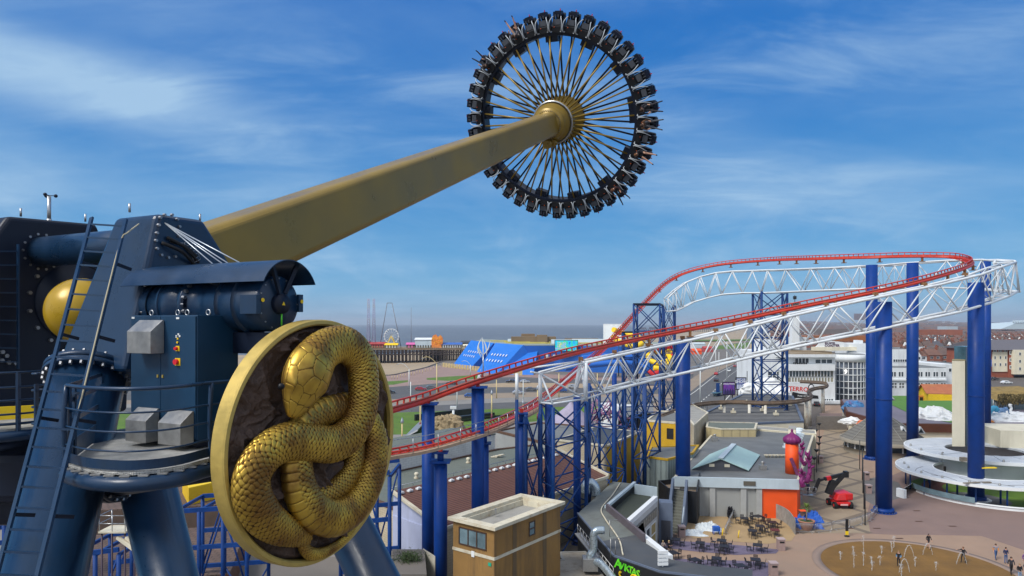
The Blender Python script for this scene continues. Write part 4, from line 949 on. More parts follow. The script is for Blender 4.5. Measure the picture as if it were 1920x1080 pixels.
for _,k,m in dd_:
    if k in near: build('track_tie',m,M['red'],track)
    else: rest.add(m.v,m.f)
o=build('track_ties',rest,M['red'],track); o['kind']='stuff'
# supports between track and trusses
m=MB()
for i in range(62,NT-150,9):
    c=tp[i]-ups[i]*0.3; m.beam(c,c-Vector((0,0,0.75)),0.30,0.30); m.box(c-Vector((0,0,0.8)),(0.8,0.7,0.12))
split_build('track_bracket',m,M['rust'],track)
# grey handrail by the low pass
m=MB(); idx=list(range(NT-62,NT-4))
hp=[tp[i]+lat[i]*( -1.0 if lat[i].y>0 else 1.0)+Vector((0,0,.35)) for i in idx]
m.tube([p+Vector((0,0,1.0)) for p in hp],0.03,6); m.tube([p+Vector((0,0,.55)) for p in hp],0.02,6)
for p in hp[::4]: m.cyl(p-Vector((0,0,.3)),p+Vector((0,0,1.0)),0.03,n=6)
build('hand_rail',m,M['steel'],track)
m=MB(); A=[p+Vector((0,-.0,-.25)) for p in hp]; B=[tp[i]+lat[i]*( -.5 if lat[i].y>0 else .5)+Vector((0,0,.1)) for i in idx]; k=len(A)
m.add(A+B,[(i,i+1,k+i+1,k+i) for i in range(k-1)]); m.add([p-Vector((0,0,.25)) for p in A]+A,[(i,i+1,k+i+1,k+i) for i in range(k-1)]); build('walkway_board',m,mat('pale_timber_walkway',(0.40,0.28,0.19),0.9,0,.2,2),track)
# ---- columns ----
def column(px,wpx,Y,ytop,yring=None,stem=None,lab='',z0=0.0,plate=True):
    r=wpx*Y/F/2; x=(px-960)*Y/F; zt_=CAMH-(ytop-HY)*Y/F
    t=thing('support_column',lab,'column',(x,Y,z0),'blue columns carrying the roller coaster')
    m=MB().cyl((x,Y,z0),(x,Y,zt_),r,n=48); build('shaft',m,M['blue'],t)
    m=MB().cyl((x,Y,z0),(x,Y,z0+.55),r*1.25,n=40); m.cyl((x,Y,z0+.55),(x,Y,z0+.62),r*1.1,n=40); m.cyl((x,Y,z0),(x,Y,z0+.08),r*1.55,n=40); build('base_flange',m,M['blue'],t)
    m=MB(); bolts(m,(x,Y,z0+.08),(0,0,1),r*1.4,20,0.05,hgt=.12); split_build('anchor_bolt',m,M['bolt'],t) if 1620<px<1840 else None
    if yring:
        zr=CAMH-(yring-HY)*Y/F; m=MB().cyl((x,Y,zr-.07),(x,Y,zr-.005),r*1.07,n=48); m.cyl((x,Y,zr+.005),(x,Y,zr+.07),r*1.07,n=48); build('joint_ring',m,M['blue'],t)
    if plate:
        m=MB().box((x,Y,zt_+.06),(r*3,r*3,.12)); 
        if stem: zs=CAMH-(stem-HY)*Y/F; m.cyl((x,Y,zt_+.1),(x,Y,zs),.28,n=16); m.box((x,Y,zs),(1.3,1.3,.1))
        build('cap_plate',m,M['blue'],t)
        zs=CAMH-((stem or ytop)-HY)*Y/F; m=MB(); m.beam((x,Y,zs+.1),(x,Y,zs+.5),.35,.4); build('saddle',m,M['red'],t)
    return t
column(803,24,62.3,758,lab='blue column nearest the medallion under the rising red track')
column(826,25,58.5,866,stem=848,lab='blue column with a narrow neck, leftmost under the low red track')
column(896,24,65.5,727,lab='blue column with rusty cap plate left of the white pole under the rising track')
column(908,17,67.3,832,stem=815,lab='slim blue column with a neck close behind the second tall column')
column(978,17,70,793,stem=775,lab='blue column left of the blue lattice end tower under the low track')
column(1029,15,73.5,757,lab='blue column inside the end of the white truss, left one',plate=False)
column(1082,14,77.5,745,lab='blue column inside the end of the white truss, right one',plate=False)
column(1280.5,27,90.3,640,None,lab='thick blue column rising from the black wall by the staircase',plate=False)
column(1657,28,90.7,566,748,lab='thick blue column at the corner of the criss-cross walkway',plate=False)
column(1634.5,20,126,497,708,lab='blue column close behind and left of the thick one by the walkway',plate=False)
column(1711,20,125,493,710,lab='blue column between the grey cone roof and the cream tower',plate=False)
column(1830,27,97,530,742,lab='thick blue column standing inside the white ring canopy',plate=False)
column(1848,17,140,490,722,lab='blue column half hidden behind the one in the ring canopy',plate=False)
column(1152,9,92,700,lab='thin blue post in the middle of the lattice forest behind the tan roof',plate=False)
t=thing('support_pole','slim pole, white above and blue below, left of the white truss end','pole',P(969,925,68.5)); 
a=P(969,700,68.5); b_=P(969,749,68.5); g_=Vector((a.x,a.y,0)); build('white_part',MB().cyl(b_,a,.17,n=12),M['white'],t); build('blue_part',MB().cyl(g_,b_,.17,n=12),M['blue2'],t)
# ---- lattice towers ----
def lattice(corners,ztop,bay,lab,rl=.2,rb=.085,z0=0.0,cap=None):
    c=[Vector((x,Y,0)) for x,Y in corners]; mid=sum(c,Vector())/4
    t=thing('lattice_tower',lab,'lattice tower',(mid.x,mid.y,z0),'blue lattice towers under the roller coaster')
    for p in c: build('leg',MB().cyl((p.x,p.y,z0),(p.x,p.y,ztop),rl,n=10),M['blue2'],t)
    n=max(2,round((ztop-z0)/bay)); 
    for k in range(n):
        za=z0+(ztop-z0)*k/n; zb_=z0+(ztop-z0)*(k+1)/n
        for i in range(4):
            a=c[i];b_=c[(i+1)%4]
            m=MB(); m.cyl((a.x,a.y,za),(b_.x,b_.y,zb_),rb,n=6); m.cyl((b_.x,b_.y,za),(a.x,a.y,zb_),rb,n=6)
            if k>0: m.cyl((a.x,a.y,za),(b_.x,b_.y,za),rb,n=6)
            build('cross_brace',m,M['blue2'],t)
    if cap is not None:
        m=MB()
        for i in range(4):
            a=c[i];b_=c[(i+1)%4]; m.beam((a.x,a.y,ztop+.1),(b_.x,b_.y,ztop+.1),.25,.3)
        build('cap_beam',m,cap,t)
    return t
def XY(px,Y): return ((px-960)*Y/F,Y)
lattice([XY(1037,70),XY(1099,75.5),XY(1105,80),XY(1014,73)],16.4,4.6,'blue lattice tower under the left end of the white truss')
lattice([XY(984,69.5),XY(1012,71.5),XY(1013,73.2),XY(986,71.4)],15.5,4.6,'blue lattice tower behind the column left of the white truss end')
lattice([XY(1105,91.5),XY(1152,88),XY(1172,90.5),XY(1124,94)],17.0,5.2,'blue lattice tower in front of the beige side wall of the yellow building')
lattice([XY(1186,97),XY(1210,97),XY(1237,103),XY(1207,103)],17.5,5.6,'blue lattice tower beside the corner of the yellow building',rb=.1)
lattice([XY(1188,148),XY(1237,148),XY(1243,158),XY(1195,158)],29.2,6.0,'tall blue lattice tower under the steep red drop',rb=.11,cap=M['navy_dark'])
lattice([XY(1167,150),XY(1190,150),XY(1195,158),XY(1170,158)],23.0,6.0,'lower blue lattice bay on the left of the steep red drop',rb=.1,cap=M['navy_dark'])
lattice([XY(1242,166),XY(1263,166),XY(1266,173),XY(1246,173)],29.6,6.4,'narrow blue lattice tower under the left end of the far white truss',rb=.1)
lattice([XY(1428,159),XY(1476,159),XY(1467,166),XY(1411.5,166)],32.5,5.6,'tall blue lattice tower standing on the dark roof before the white hotel',rl=.28,rb=.12)
# ---- white trusses ----
def truss(name,lab,top,bot,dep,rc_=.18,rd=.105,per=1):
    """top/bot: node lists (px,py,Y); DEP: offset vector function to the far pair"""
    T0=[P(*p) for p in top]; B0=[P(*p) for p in bot]
    T1=[p+dep(p) for p in T0]; B1=[p+dep(p) for p in B0]
    t=thing(name,lab,'truss',(B0[0].x,B0[0].y,B0[0].z))
    for c in (T0,T1,B0,B1): build('chord',MB().tube(c,rc_,10),M['white'],t)
    m=MB()
    for T_,B_ in ((T0,B0),(T1,B1)):
        for i in range(len(B_)):
            if i<len(T_): m.cyl(T_[i],B_[i],rd,n=6)
            if i+1<len(T_): m.cyl(B_[i],T_[i+1],rd,n=6)
    for i in range(len(T0)):
        m.cyl(T0[i],T1[i],rd*.9,n=6)
        if i+1<len(T0): m.cyl(T0[i],T1[i+1],rd*.8,n=6)
        if i<len(B0): m.cyl(T1[i],B0[i],rd*.55,n=5)
        if 0<i<=len(B1): m.cyl(T0[i],B1[i-1],rd*.55,n=5)
    for i in range(len(B0)):
        m.cyl(B0[i],B1[i],rd*.9,n=6)
        if i+1<len(B0): m.cyl(B0[i+1],B1[i],rd*.8,n=6)
    split_build('brace',m,M['white'],t)
    return t,T0,T1,B0,B1
top=[(1098,680,77),(1163,666,82),(1227,652,86),(1294,638,88.6),(1358,623,89.2),(1425,607,89.2),(1490,591,89.2),(1572,573,89.2),(1668,553,89.2),(1762,534,92.5),(1840,515,95),(1880,500,100),(1905,492,108)]
bot=[(1132,737,79.5),(1195,720,84.5),(1262,704,87.5),(1325,690,89.2),(1390,674,89.2),(1460,658,89.2),(1532,642,89.2),(1622,624,89.2),(1715,603,90.5),(1800,585,93.8),(1860,567,97.5),(1893,555,104),(1909,546,110)]
tw,T0,T1,B0,B1=truss('white_truss','long white lattice truss carrying the near side of the red track',top,bot,lambda p:Vector((-.25,3.0,0)))
m=MB() # end frame
e1,e2,e3,e4=P(1013,701,73),P(1022,757,73),P(1010,698,76),P(1036,757,71.5)
m.cyl(T0[0],P(1098,752,77),.24,n=12); m.cyl(T1[0],P(1077,742,79.5),.22,n=12); m.cyl(e1,P(1013,757,73),.2,n=12)
for a,b_ in ((e1,T0[0]),(e3,T1[0]),(P(1013,755,73),e4),(e4,P(1098,748,77)),(P(1013,755,73),P(1077,742,79.5)),(e1,e4),(P(1013,755,73),T0[0]),(e1,P(1098,748,77)),(T0[0],P(1077,742,79.5)),(P(1098,748,77),T1[0]),(P(1098,748,77),B0[0]),(P(1077,742,79.5),B1[0]),(e3,e1),(P(1098,748,77),P(1077,742,79.5)),(P(994,690,76),T1[0]),(P(994,697,73),e1)):
    m.cyl(a,b_,.11,n=8)
split_build('end_frame_tube',m,M['white'],tw)
m=MB()
for p in T1[:11]: m.box(p+Vector((0,0,.25)),(.5,.6,.5))
split_build('rusty_saddle',m,M['rust'],tw)
top=[(1905,492,108),(1902,489,117),(1870,487,126),(1800,489,131),(1720,494,132),(1677,498,133),(1632,500,134),(1580,503,139),(1530,505,145),(1477,507,157),(1441,508,162),(1411,509,166),(1372,510,169),(1340,513,171),(1310,520,172),(1282,531,172),(1262,545,170),(1245,560,168)]
bot=[(1912,547,112),(1895,545,121),(1840,541,128),(1760,539,131),(1700,540,132),(1656,541,133),(1610,543,136),(1556,545,142),(1508,547,150),(1461,549,160),(1428,550,164),(1392,550,167),(1352,553,170),(1325,559,171),(1297,567,172),(1275,578,171),(1262,583,169),(1247,584,168)]
def dp(p):
    c=Vector((LC.x-p.x,LC.y-p.y,0)).normalized(); return c*3.0
tw2,_,_,_,_=truss('white_truss','far white lattice truss curving behind under the top of the red track',top,bot,lambda p:dp(p),rc_=.17,rd=.10)
# =================== NEAR AND MIDDLE BUILDINGS ===================
def V2(p): return Vector((p[0],p[1],0))
def cen(pts): 
    s=sum((V2(p) for p in pts),Vector())/len(pts); return s
def inset(pts,d):
    c=cen(pts); o=[]
    n=len(pts); A=sum(pts[i][0]*pts[(i+1)%n][1]-pts[(i+1)%n][0]*pts[i][1] for i in range(n)); sg=1 if A>0 else -1
    for i in range(n):
        a,b_,c_=V2(pts[i-1]),V2(pts[i]),V2(pts[(i+1)%n]); d1=(b_-a).normalized(); d2=(c_-b_).normalized()
        n1=Vector((-d1.y,d1.x,0))*sg; n2=Vector((-d2.y,d2.x,0))*sg; bs=(n1+n2); bs=bs/max(.3,bs.dot(n1)) if bs.length>1e-6 else n1
        o.append(b_+bs*d)
    return o
def bldg(name,lab,cat,pts,z0,z1,wall,roof,parapet=0.0,pm=None,pw=0.25,over=0.0,group=None):
    c=cen(pts); t=thing(name,lab,cat,(c.x,c.y,z0),group)
    P_=[(p[0],p[1]) for p in pts]
    build('wall',MB().prism(P_,z0,z1),wall,t)
    ip=inset(P_,pw if parapet>0 else -over); ip2=[(p.x,p.y) for p in ip]
    build('roof',MB().prism(ip2,z1+0.002,z1+0.08) if parapet>0 else MB().prism(ip2,z1,z1+.12),roof,t)
    if parapet>0:
        m=MB(); n=len(P_); o_=inset(P_,-.06)
        i_=inset(P_,pw)
        for k in range(n):
            k2=(k+1)%n; a,b_,c_,d_=o_[k],o_[k2],i_[k2],i_[k]
            m.hexa([(q.x,q.y,z1-.05) for q in (a,b_,c_,d_)] if True else None,[(q.x,q.y,z1+parapet) for q in (a,b_,c_,d_)])
        build('parapet',m,pm or wall,t)
    return t
def window(t,a,b_,z0,z1,nx=1,nz=1,gl=None,fm=None,out_=0.06,fw=0.06,name='window'):
    """a->b along the wall seen from outside left to right; frame and panes proud of the wall"""
    a=V2(a);b_=V2(b_); d=(b_-a).normalized(); nr=Vector((d.y,-d.x,0)); ln_=(b_-a).length
    m=MB(); q=lambda s,z,o: a+d*s+nr*o+Vector((0,0,z))
    m.hexa([q(0,z0,.01),q(ln_,z0,.01),q(ln_,z0,-.1),q(0,z0,-.1)],[q(0,z1,.01),q(ln_,z1,.01),q(ln_,z1,-.1),q(0,z1,-.1)])
    f=MB()
    def bar(s0,s1,za,zb): f.hexa([q(s0,za,out_),q(s1,za,out_),q(s1,za,.012),q(s0,za,.012)],[q(s0,zb,out_),q(s1,zb,out_),q(s1,zb,.012),q(s0,zb,.012)])
    bar(-fw,0,z0-fw,z1+fw); bar(ln_,ln_+fw,z0-fw,z1+fw); bar(0,ln_,z0-fw,z0); bar(0,ln_,z1,z1+fw)
    for i in range(1,nx): s=ln_*i/nx; bar(s-fw*.5,s+fw*.5,z0,z1)
    for i in range(1,nz):
        z=z0+(z1-z0)*i/nz
        for k in range(nx): bar(ln_*k/nx+(fw*.5 if k else 0),ln_*(k+1)/nx-(fw*.5 if k<nx-1 else 0),z-fw*.5,z+fw*.5)
    w_=build(name,f,fm or M['frame_white'],t); build('pane',m,gl or M['glass'],w_); return w_
# --- tan flat roofed block ---
c_f=G(928,990,9.5); c_l=G(839,969,9.5); c_r=G(1060,940,9.5); c_b=G(976,925,9.5)
pts=[(p.x,p.y) for p in (c_l,c_f,c_r,c_b)]; wp=inset(pts,.32)
tb=thing('tan_building','small tan rendered block with a flat walled roof and cream band','building',(cen(pts).x,cen(pts).y,0))
m=MB().prism([(p.x,p.y) for p in wp],0,8.3); i3=inset(pts,.74)
for k in range(4):
    k2=(k+1)%4; m.hexa([(q.x,q.y,8.28) for q in (wp[k],wp[k2],i3[k2],i3[k])],[(q.x,q.y,9.3) for q in (wp[k],wp[k2],i3[k2],i3[k])])
build('wall',m,M['ochre'],tb)
m=MB(); o_=[V2(p) for p in pts]; i_=inset(pts,.75)
for k in range(4):
    k2=(k+1)%4; m.hexa([(q.x,q.y,9.25) for q in (o_[k],o_[k2],i_[k2],i_[k])],[(q.x,q.y,9.5) for q in (o_[k],o_[k2],i_[k2],i_[k])])
build('coping',m,M['trim'],tb)
m=MB(); j_=inset(pts,.72)
build('roof',MB().prism([(p.x,p.y) for p in inset(pts,.7)],8.3,8.75),M['roof_slab'],tb)
m=MB(); i2=inset(pts,.9); i1=inset(pts,.74)
for k in range(4):
    k2=(k+1)%4; m.hexa([(q.x,q.y,8.3) for q in (i1[k],i1[k2],i2[k2],i2[k])],[(q.x,q.y,9.24) for q in (i1[k],i1[k2],i2[k2],i2[k])])
build('inner_parapet',m,M['trim'],tb)
# band
m=MB(); bo=inset(pts,.27); zb0=on_plane(928,1052,V2(pts[1]),Vector((0,1,0))).z
for k in (0,1):
    k2=(k+1)%4; bi=inset(pts,.31); m.hexa([(q.x,q.y,zb0-.12) for q in (bo[k],bo[k2],bi[k2],bi[k])],[(q.x,q.y,zb0+.12) for q in (bo[k],bo[k2],bi[k2],bi[k])])
build('string_band',m,M['trim'],tb)
wl,wf,wr=wp[0],wp[1],wp[2]
zw=lambda y,Y: CAMH-(y-HY)*Y/F
window(tb,wl.lerp(wf,.17),wl.lerp(wf,.80),zw(1024,53.6),zw(995,53.6),3,1,M['glass_pale'],M['frame_brown'],fw=.09)
window(tb,wf.lerp(wr,.50),wf.lerp(wr,.575),zw(1003,56),zw(980,56),1,2,M['glass_pale'],M['frame_brown'],fw=.08)
m=MB(); 
for f_ in (.28,.74): p=wf.lerp(wr,f_); d=(wr-wf).normalized(); m.box((p.x,p.y,4.6),(.05,.5,9.1),math.atan2(d.y,d.x)-R(90))
split_build('downpipe_stain_strip',m,mat('grey_pilaster',(0.13,0.085,0.04),.8,0,.2,1),tb)
m=MB(); p=j_[3].lerp(j_[0],.55); m.box((p.x+.5,p.y-.4,9.2),(.16,.16,.5)); p=wl.lerp(wf,.46); nr_=Vector((-.6,-.8,0)); build('roof_vent',m,M['brushed'],tb)
m=MB(); d=(wf-wl).normalized(); p=wl.lerp(wf,.5)+Vector((d.y,-d.x,0))*.04; m.box((p.x,p.y,zb0-.05),(.3,.05,.45),math.atan2(d.y,d.x)); build('wall_sign',m,M['frame_white'],tb)
m=MB(); p=wl.lerp(wf,.90)+Vector((d.y,-d.x,0))*.04; m.box((p.x,p.y,zb0-.5),(.3,.05,.25),math.atan2(d.y,d.x)); build('green_sign',m,mat('exit_green',(0.01,0.35,0.22),.6),tb)
# --- long maroon corrugated roof hall ---
R1,R2_=Vector((-12.4,69,8)),Vector((6.3,91,8)); E1,E2=Vector((-6.7,63,6)),Vector((12.0,85,6))
rd=(R2_-R1).normalized(); R1=R1+rd*0.3; E1=E1+rd*0.3
mr1=thing('hall','long hall with a ribbed maroon roof behind the tan block','building',((R1.x+E2.x)/2,(R1.y+E2.y)/2,0))
mar=stripes('maroon_ribbed_sheet',(0.165,0.072,0.050),(0.075,0.030,0.022),3.2,(E1-R1)-rd*((E1-R1).dot(rd)),0.5,0.75,0.8,0.14)
tk_=Vector((0,0,.12)); B1_=R1+Vector((-9,7.5,-1.2)); 
m=MB(); m.hexa([E1-tk_,E2-tk_,R2_-tk_,R1-tk_],[E1,E2,R2_,R1]); build('roof',m,mar,mr1)
m=MB(); ins=(E2-R2_).normalized()*.15
build('wall',MB().prism([(p.x,p.y) for p in (E1-ins+rd*.2,E2-ins,R2_+ins,R1+ins+rd*.2)],0,5.8),M['beige'],mr1); m.prism([(p.x,p.y) for p in (E1-ins+rd*.03,R1+ins+rd*.03,R1+ins+rd*.19,E1-ins+rd*.19)],0,5.6); 
m.extr([E1-ins-tk_*2+rd*.15,R1+ins-tk_*2+rd*.15,Vector((R1.x,R1.y,5.5))+rd*.15,Vector((E1.x,E1.y,5.5))+rd*.15],rd*.2); m.extr([E2-ins-tk_*2-rd*.35,R2_+ins-tk_*2-rd*.35,Vector((R2_.x,R2_.y,5.5))-rd*.35,Vector((E2.x,E2.y,5.5))-rd*.35],rd*.2); build('wall',m,M['lilac'],mr1)
m=MB(); m.beam(R1-rd*.1+tk_,E1-rd*.1+tk_,.35,.25); m.beam(R2_+rd*.05+tk_,E2+rd*.05+tk_,.35,.25); m.beam(E1-tk_*.5,E2-tk_*.5,.2,.3); build('verge_trim',m,M['trim'],mr1)
m=MB()
for k in range(24):
    p=R1.lerp(R2_,(k+.5)/24)+(E1-R1).normalized()*.9+Vector((0,0,.12)); m.box(p,(.55,.4,.16),math.atan2(rd.y,rd.x)); m.box(p+Vector((0,0,.1)),(.3,.2,.12),math.atan2(rd.y,rd.x))
split_build('roof_vent',m,M['frame_white'],mr1)
m=MB(); a=R1+rd*.3+Vector((-.35,.3,-.1)); b_=R2_+Vector((-.35,.3,-.1)); m.cyl(a+zz_*.35,b_+zz_*.35,.035,n=6)
for k in range(20): q=a.lerp(b_,k/19); m.cyl(q,q+zz_*.35,.03,n=5)
build('ridge_rail',m,M['steel'],mr1)
# --- flat roofs behind it and the white wall ---
w0,w1=G(735,884,6),G(928,841,6); g0_=Vector((R1.x-.4,R1.y+.4,0))+rd*1; g1_=Vector((R2_.x-.4,R2_.y+.4,0))+rd*3
far1=G(1050,827,6); bldg('flat_roof_building','low flat green grey roof strip between the maroon roof and the white wall','building',[(g0_.x,g0_.y),(g1_.x,g1_.y),(far1.x,far1.y),(w1.x+.3,w1.y+.3),(w0.x-6,w0.y-6.5)],0,5.7,M['beige'],M['roof_green'],.25,mat('brown_parapet',(0.105,0.055,0.032),.9,0,.3,1),.5)
dirw=(w1-w0).normalized(); q0=w0-dirw*4; bk0=Vector((dirw.y*-1,dirw.x,0))*9
m=MB(); ww=thing('white_walled_building','white painted long wall of a flat grey roofed building by the lawn','building',(w0.x,w0.y,0))
wq=[q0,w1,w1+bk0,q0+bk0]; build('wall',MB().prism([(p.x,p.y) for p in wq],0,8.1),bricks('white_blockwork',(0.66,0.68,0.66),(0.63,0.65,0.64),(0.5,0.52,0.52),1,.6,.3,.02,rotx=(R(90),0,0)),ww)
build('roof',MB().prism([(p.x,p.y) for p in inset([(p.x,p.y) for p in wq],-.1)],8.12,8.3),M['roof_green'],ww)
rr0=[G(930,808,6.6),G(1052,838,6.6),G(1110,800,6.6),G(1010,792,6.6)]
bldg('flat_roof_building','mid grey flat roof behind the white wall beside the lattice tower','building',[(p.x,p.y) for p in rr0],0,6.4,M['greywall'],M['roof_grey'],.3,mat('brown_parapet',(0.1,0.05,0.03)),.4)
for (x,y,z,l) in ((878,868,5.8,'beige roof cowl left of the second tall column'),(781,897,5.8,'beige roof cowl beside the tall left column'),(934,858,5.8,'pile of beige roofing offcuts on the green grey roof')):
    p=G(x,y,z); m=MB()
    if 'pile' in l:
        for k in range(4): m.box(p+Vector((k*.35-.6,k*.1,.1+.08*k)),(.9,.5,.1),.3*k)
    else: m.lathe([(.32,0),(.35,.1),(.18,.3),(.28,.45),(.30,.6),(.2,.75),(0,.8)],p,n=14)
    single('roof_cowl' if 'cowl' in l else 'roofing_pile',m,M['trim'],l,'roof cowl' if 'cowl' in l else 'roofing')
# --- yellow building with beige side ---
ya,yb_,yc=G(1045,826,8),G(1138,837,8),G(1200,811,8); yd=ya+(yc-yb_)
yt=thing('yellow_building','tall yellow walled building with beige left side and grey felt roof among the lattices','building',((ya.x+yc.x)/2,(ya.y+yc.y)/2,0))
build('wall',MB().prism([(p.x,p.y) for p in (ya,yb_,yc,yd)],0,8),M['beige'],yt)
d=(yc-yb_).normalized(); nr_=Vector((d.y,-d.x,0)); m=MB().hexa([yb_+nr_*.0+Vector((0,0,-8)),yc+Vector((0,0,-8)),yc+nr_*.03+Vector((0,0,-8)),yb_+nr_*.03+Vector((0,0,-8))][::-1],[yb_,yc,yc+nr_*.03,yb_+nr_*.03][::-1]); build('yellow_facade',m,M['yellow'],yt)
build('roof',MB().prism([(p.x,p.y) for p in inset([(p.x,p.y) for p in (ya,yb_,yc,yd)],.3)],8.01,8.15),M['roof_dark'],yt)
m=MB(); 
for a,b_ in ((ya,yb_),(yb_,yc),(yc,yd),(yd,ya)): m.beam(a+zz_*.08,b_+zz_*.08,.3,.25)
build('parapet',m,M['trim'],yt)
m=MB(); 
for f_ in (.25,.45,.75): p=yb_.lerp(yc,f_)+nr_*.12; m.box((p.x,p.y,4),(.12,.25,8),math.atan2(d.y,d.x))
split_build('buttress_strip',m,M['yellow'],yt)
m=MB(); p=yb_.lerp(yc,.1)+nr_*.07; m.box((p.x,p.y,4.6),(.7,.06,1.2),math.atan2(d.y,d.x)); build('sign_panel',m,M['blackwall'],yt)
# lower yellow wall right of the tan block
pts=[G(1040,921,3.5),G(1140,893,3.5),G(1150,880,3.5),G(1060,900,3.5)]
bldg('yellow_outbuilding','low yellow lean-to wall at the foot of the lattice tower','building',[(p.x,p.y) for p in pts],0,3.5,M['yellow'],M['roof_grey'],.15,M['trim'],.2)
# second yellow building, beige wall and corrugated shed
pts=[G(1212,790,7),G(1300,797,7),G(1326,777,7),G(1235,772,7)]
y2=bldg('yellow_building','yellow building behind the thick blue column with dark doorway','building',[(p.x,p.y) for p in pts],0,7,M['yellow'],M['roof_grey'],.3,M['trim'],.3)
a,b_=pts[0],pts[1]; window(y2,a.lerp(b_,.45),a.lerp(b_,.58),4.2,6.0,1,1,M['blackwall'],M['frame_brown'],name='door')
pts=[G(1300,797,7.8),G(1327,772,7.8),G(1420,760,7.8),G(1400,780,7.8)]
pts=[G(1299,797,7.6),G(1301,799,7.6),G(1328,775,7.6),G(1300,760,7.6),G(1276,770,7.6)]
bldg('beige_block_building','plain beige block wall building right of the thick blue column','building',[(p.x,p.y) for p in pts],0,7.6,M['beige'],M['roof_slab'],.2,M['trim'],.3)
cor=stripes('corrugated_pale_sheet',(0.27,0.33,0.32),(0.17,0.21,0.21),2.0,(1,.3,0),0.3,0.6,0.7,.1)
pts=[G(1212,853,6),G(1252,858,6),G(1300,846,6),G(1310,832,6),G(1220,835,6)]
sh=bldg('corrugated_shed','pale grey corrugated metal enclosure with a yellow top rail behind the thick column','shed',[(p.x,p.y) for p in pts],0,5.6,cor,M['roof_grey'],.25,M['yellow'],.25)
# buff timber/clad wall and long ledge before the dark roof
pts=[G(1324,799,6.5),G(1352,803,6.5),G(1417,803,6.5),G(1420,792,6.5),G(1326,790,6.5)]
clad=stripes('buff_cladding',(0.42,0.35,0.19),(0.30,0.25,0.14),.7,(1,.2,0),.12,.8,.5)
bldg('buff_clad_building','low building with buff vertical cladding in front of the big dark roof','building',[(p.x,p.y) for p in pts],0,6.3,clad,M['roof_green'],.15,M['trim'],.3)
# --- long hall with pale blue fascia beside the walkway ---
f0,f1=Vector((21.0,88.8,0)),Vector((36.6,87,0)); bk_v=Vector((57.2,128.6,0))-f1
hp_=[f0,f1,f1+bk_v,Vector((38.4,128.8,0))]
h5=thing('arcade_hall','long grey flat roofed hall with pale blue fascia beside the walkway','building',(cen(hp_).x,cen(hp_).y,0))
build('wall',MB().prism([(p.x,p.y) for p in inset([(p.x,p.y) for p in hp_],.35)],0,4.8),M['greywall'],h5)
seam=mat('grey_felt_roof',(0,0,0)); 
slab=bricks('seamed_felt_roof',(0.125,0.135,0.14),(0.15,0.158,0.16),(0.08,0.08,0.08),1,3.1,6.0,.012,rotx=(0,0,R(-26)))
build('roof',MB().prism([(p.x,p.y) for p in inset([(p.x,p.y) for p in hp_],.3)],4.81,4.96),slab,h5)
m=MB(); n_pts=hp_; o_=inset([(p.x,p.y) for p in hp_],-.02); i_=inset([(p.x,p.y) for p in hp_],.32)
m.hexa([(q.x,q.y,3.85) for q in (o_[0],o_[1],i_[1],i_[0])],[(q.x,q.y,5.1) for q in (o_[0],o_[1],i_[1],i_[0])]); build('fascia',m,M['fascia'],h5)
m=MB()
for k in (1,2,3):
    k2=(k+1)%4; m.hexa([(q.x,q.y,4.7) for q in (o_[k],o_[k2],i_[k2],i_[k])],[(q.x,q.y,5.05) for q in (o_[k],o_[k2],i_[k2],i_[k])])
build('parapet',m,M['trim'],h5)
iw=inset([(p.x,p.y) for p in hp_],.35); a,b_=iw[0],iw[1]; d=(b_-a).normalized(); nr_=Vector((d.y,-d.x,0))
m=MB()
for f_ in (.30,.56,.69,.0): p=a.lerp(b_,f_)+nr_*.12; m.box((p.x,p.y,1.92),(.7,.24,3.84),math.atan2(d.y,d.x))
split_build('pilaster',m,mat('pale_pilaster',(0.36,0.37,0.36),.8,0,.08,1),h5)
m=MB(); q0,q1=a.lerp(b_,.715),b_+d*.1; m.hexa([q0+nr_*.03,q1+nr_*.03,q1-nr_*.1,q0-nr_*.1],[q+Vector((0,0,3.84)) for q in (q0+nr_*.03,q1+nr_*.03,q1-nr_*.1,q0-nr_*.1)])
d2=(iw[2]-iw[1]).normalized(); n2=Vector((d2.y,-d2.x,0)); q0,q1=iw[1]+n2*.05+nr_*.03,iw[1]+d2*7+n2*.05; m.hexa([q0,q1,q1-n2*.2,q0-n2*.2],[q+Vector((0,0,4.69)) for q in (q0,q1,q1-n2*.2,q0-n2*.2)])
m.box((q0.x+.6,q0.y-.35,1.2),(.8,.8,.05)); build('orange_wall',m,M['orange'],h5)
m=MB(); p=a.lerp(b_,.62)+nr_*.42; m.box((p.x-.2,p.y,4.5),(1.5,.05,.55),math.atan2(d.y,d.x)); build('fascia_vent',m,mat('brown_grille',(0.10,0.09,0.07),.8,0,.2,8),h5)
m=MB()
for k in range(9):
    p=hp_[2].lerp(hp_[1],.05+k*.052)+Vector((-2.6,1,0)); m.box((p.x,p.y,5.1),(2.2,1.2,.3),.15); m.sphere((p.x,p.y,5.25),.7,14,8,(1.3,.7,.5))
split_build('dome_rooflight',m,mat('rooflight_white',(0.62,0.70,0.74),.35),h5)
m=MB()
for k in range(6): p=G(1437+k*7,857,5); m.tube([p+Vector((.35*math.cos(a_),.35*math.sin(a_),.3)) for a_ in [i*.7 for i in range(9)]],.07,6); m.cyl(p,p+zz_*.3,.2,n=10)
build('roof_coil',m,M['trim'],h5)
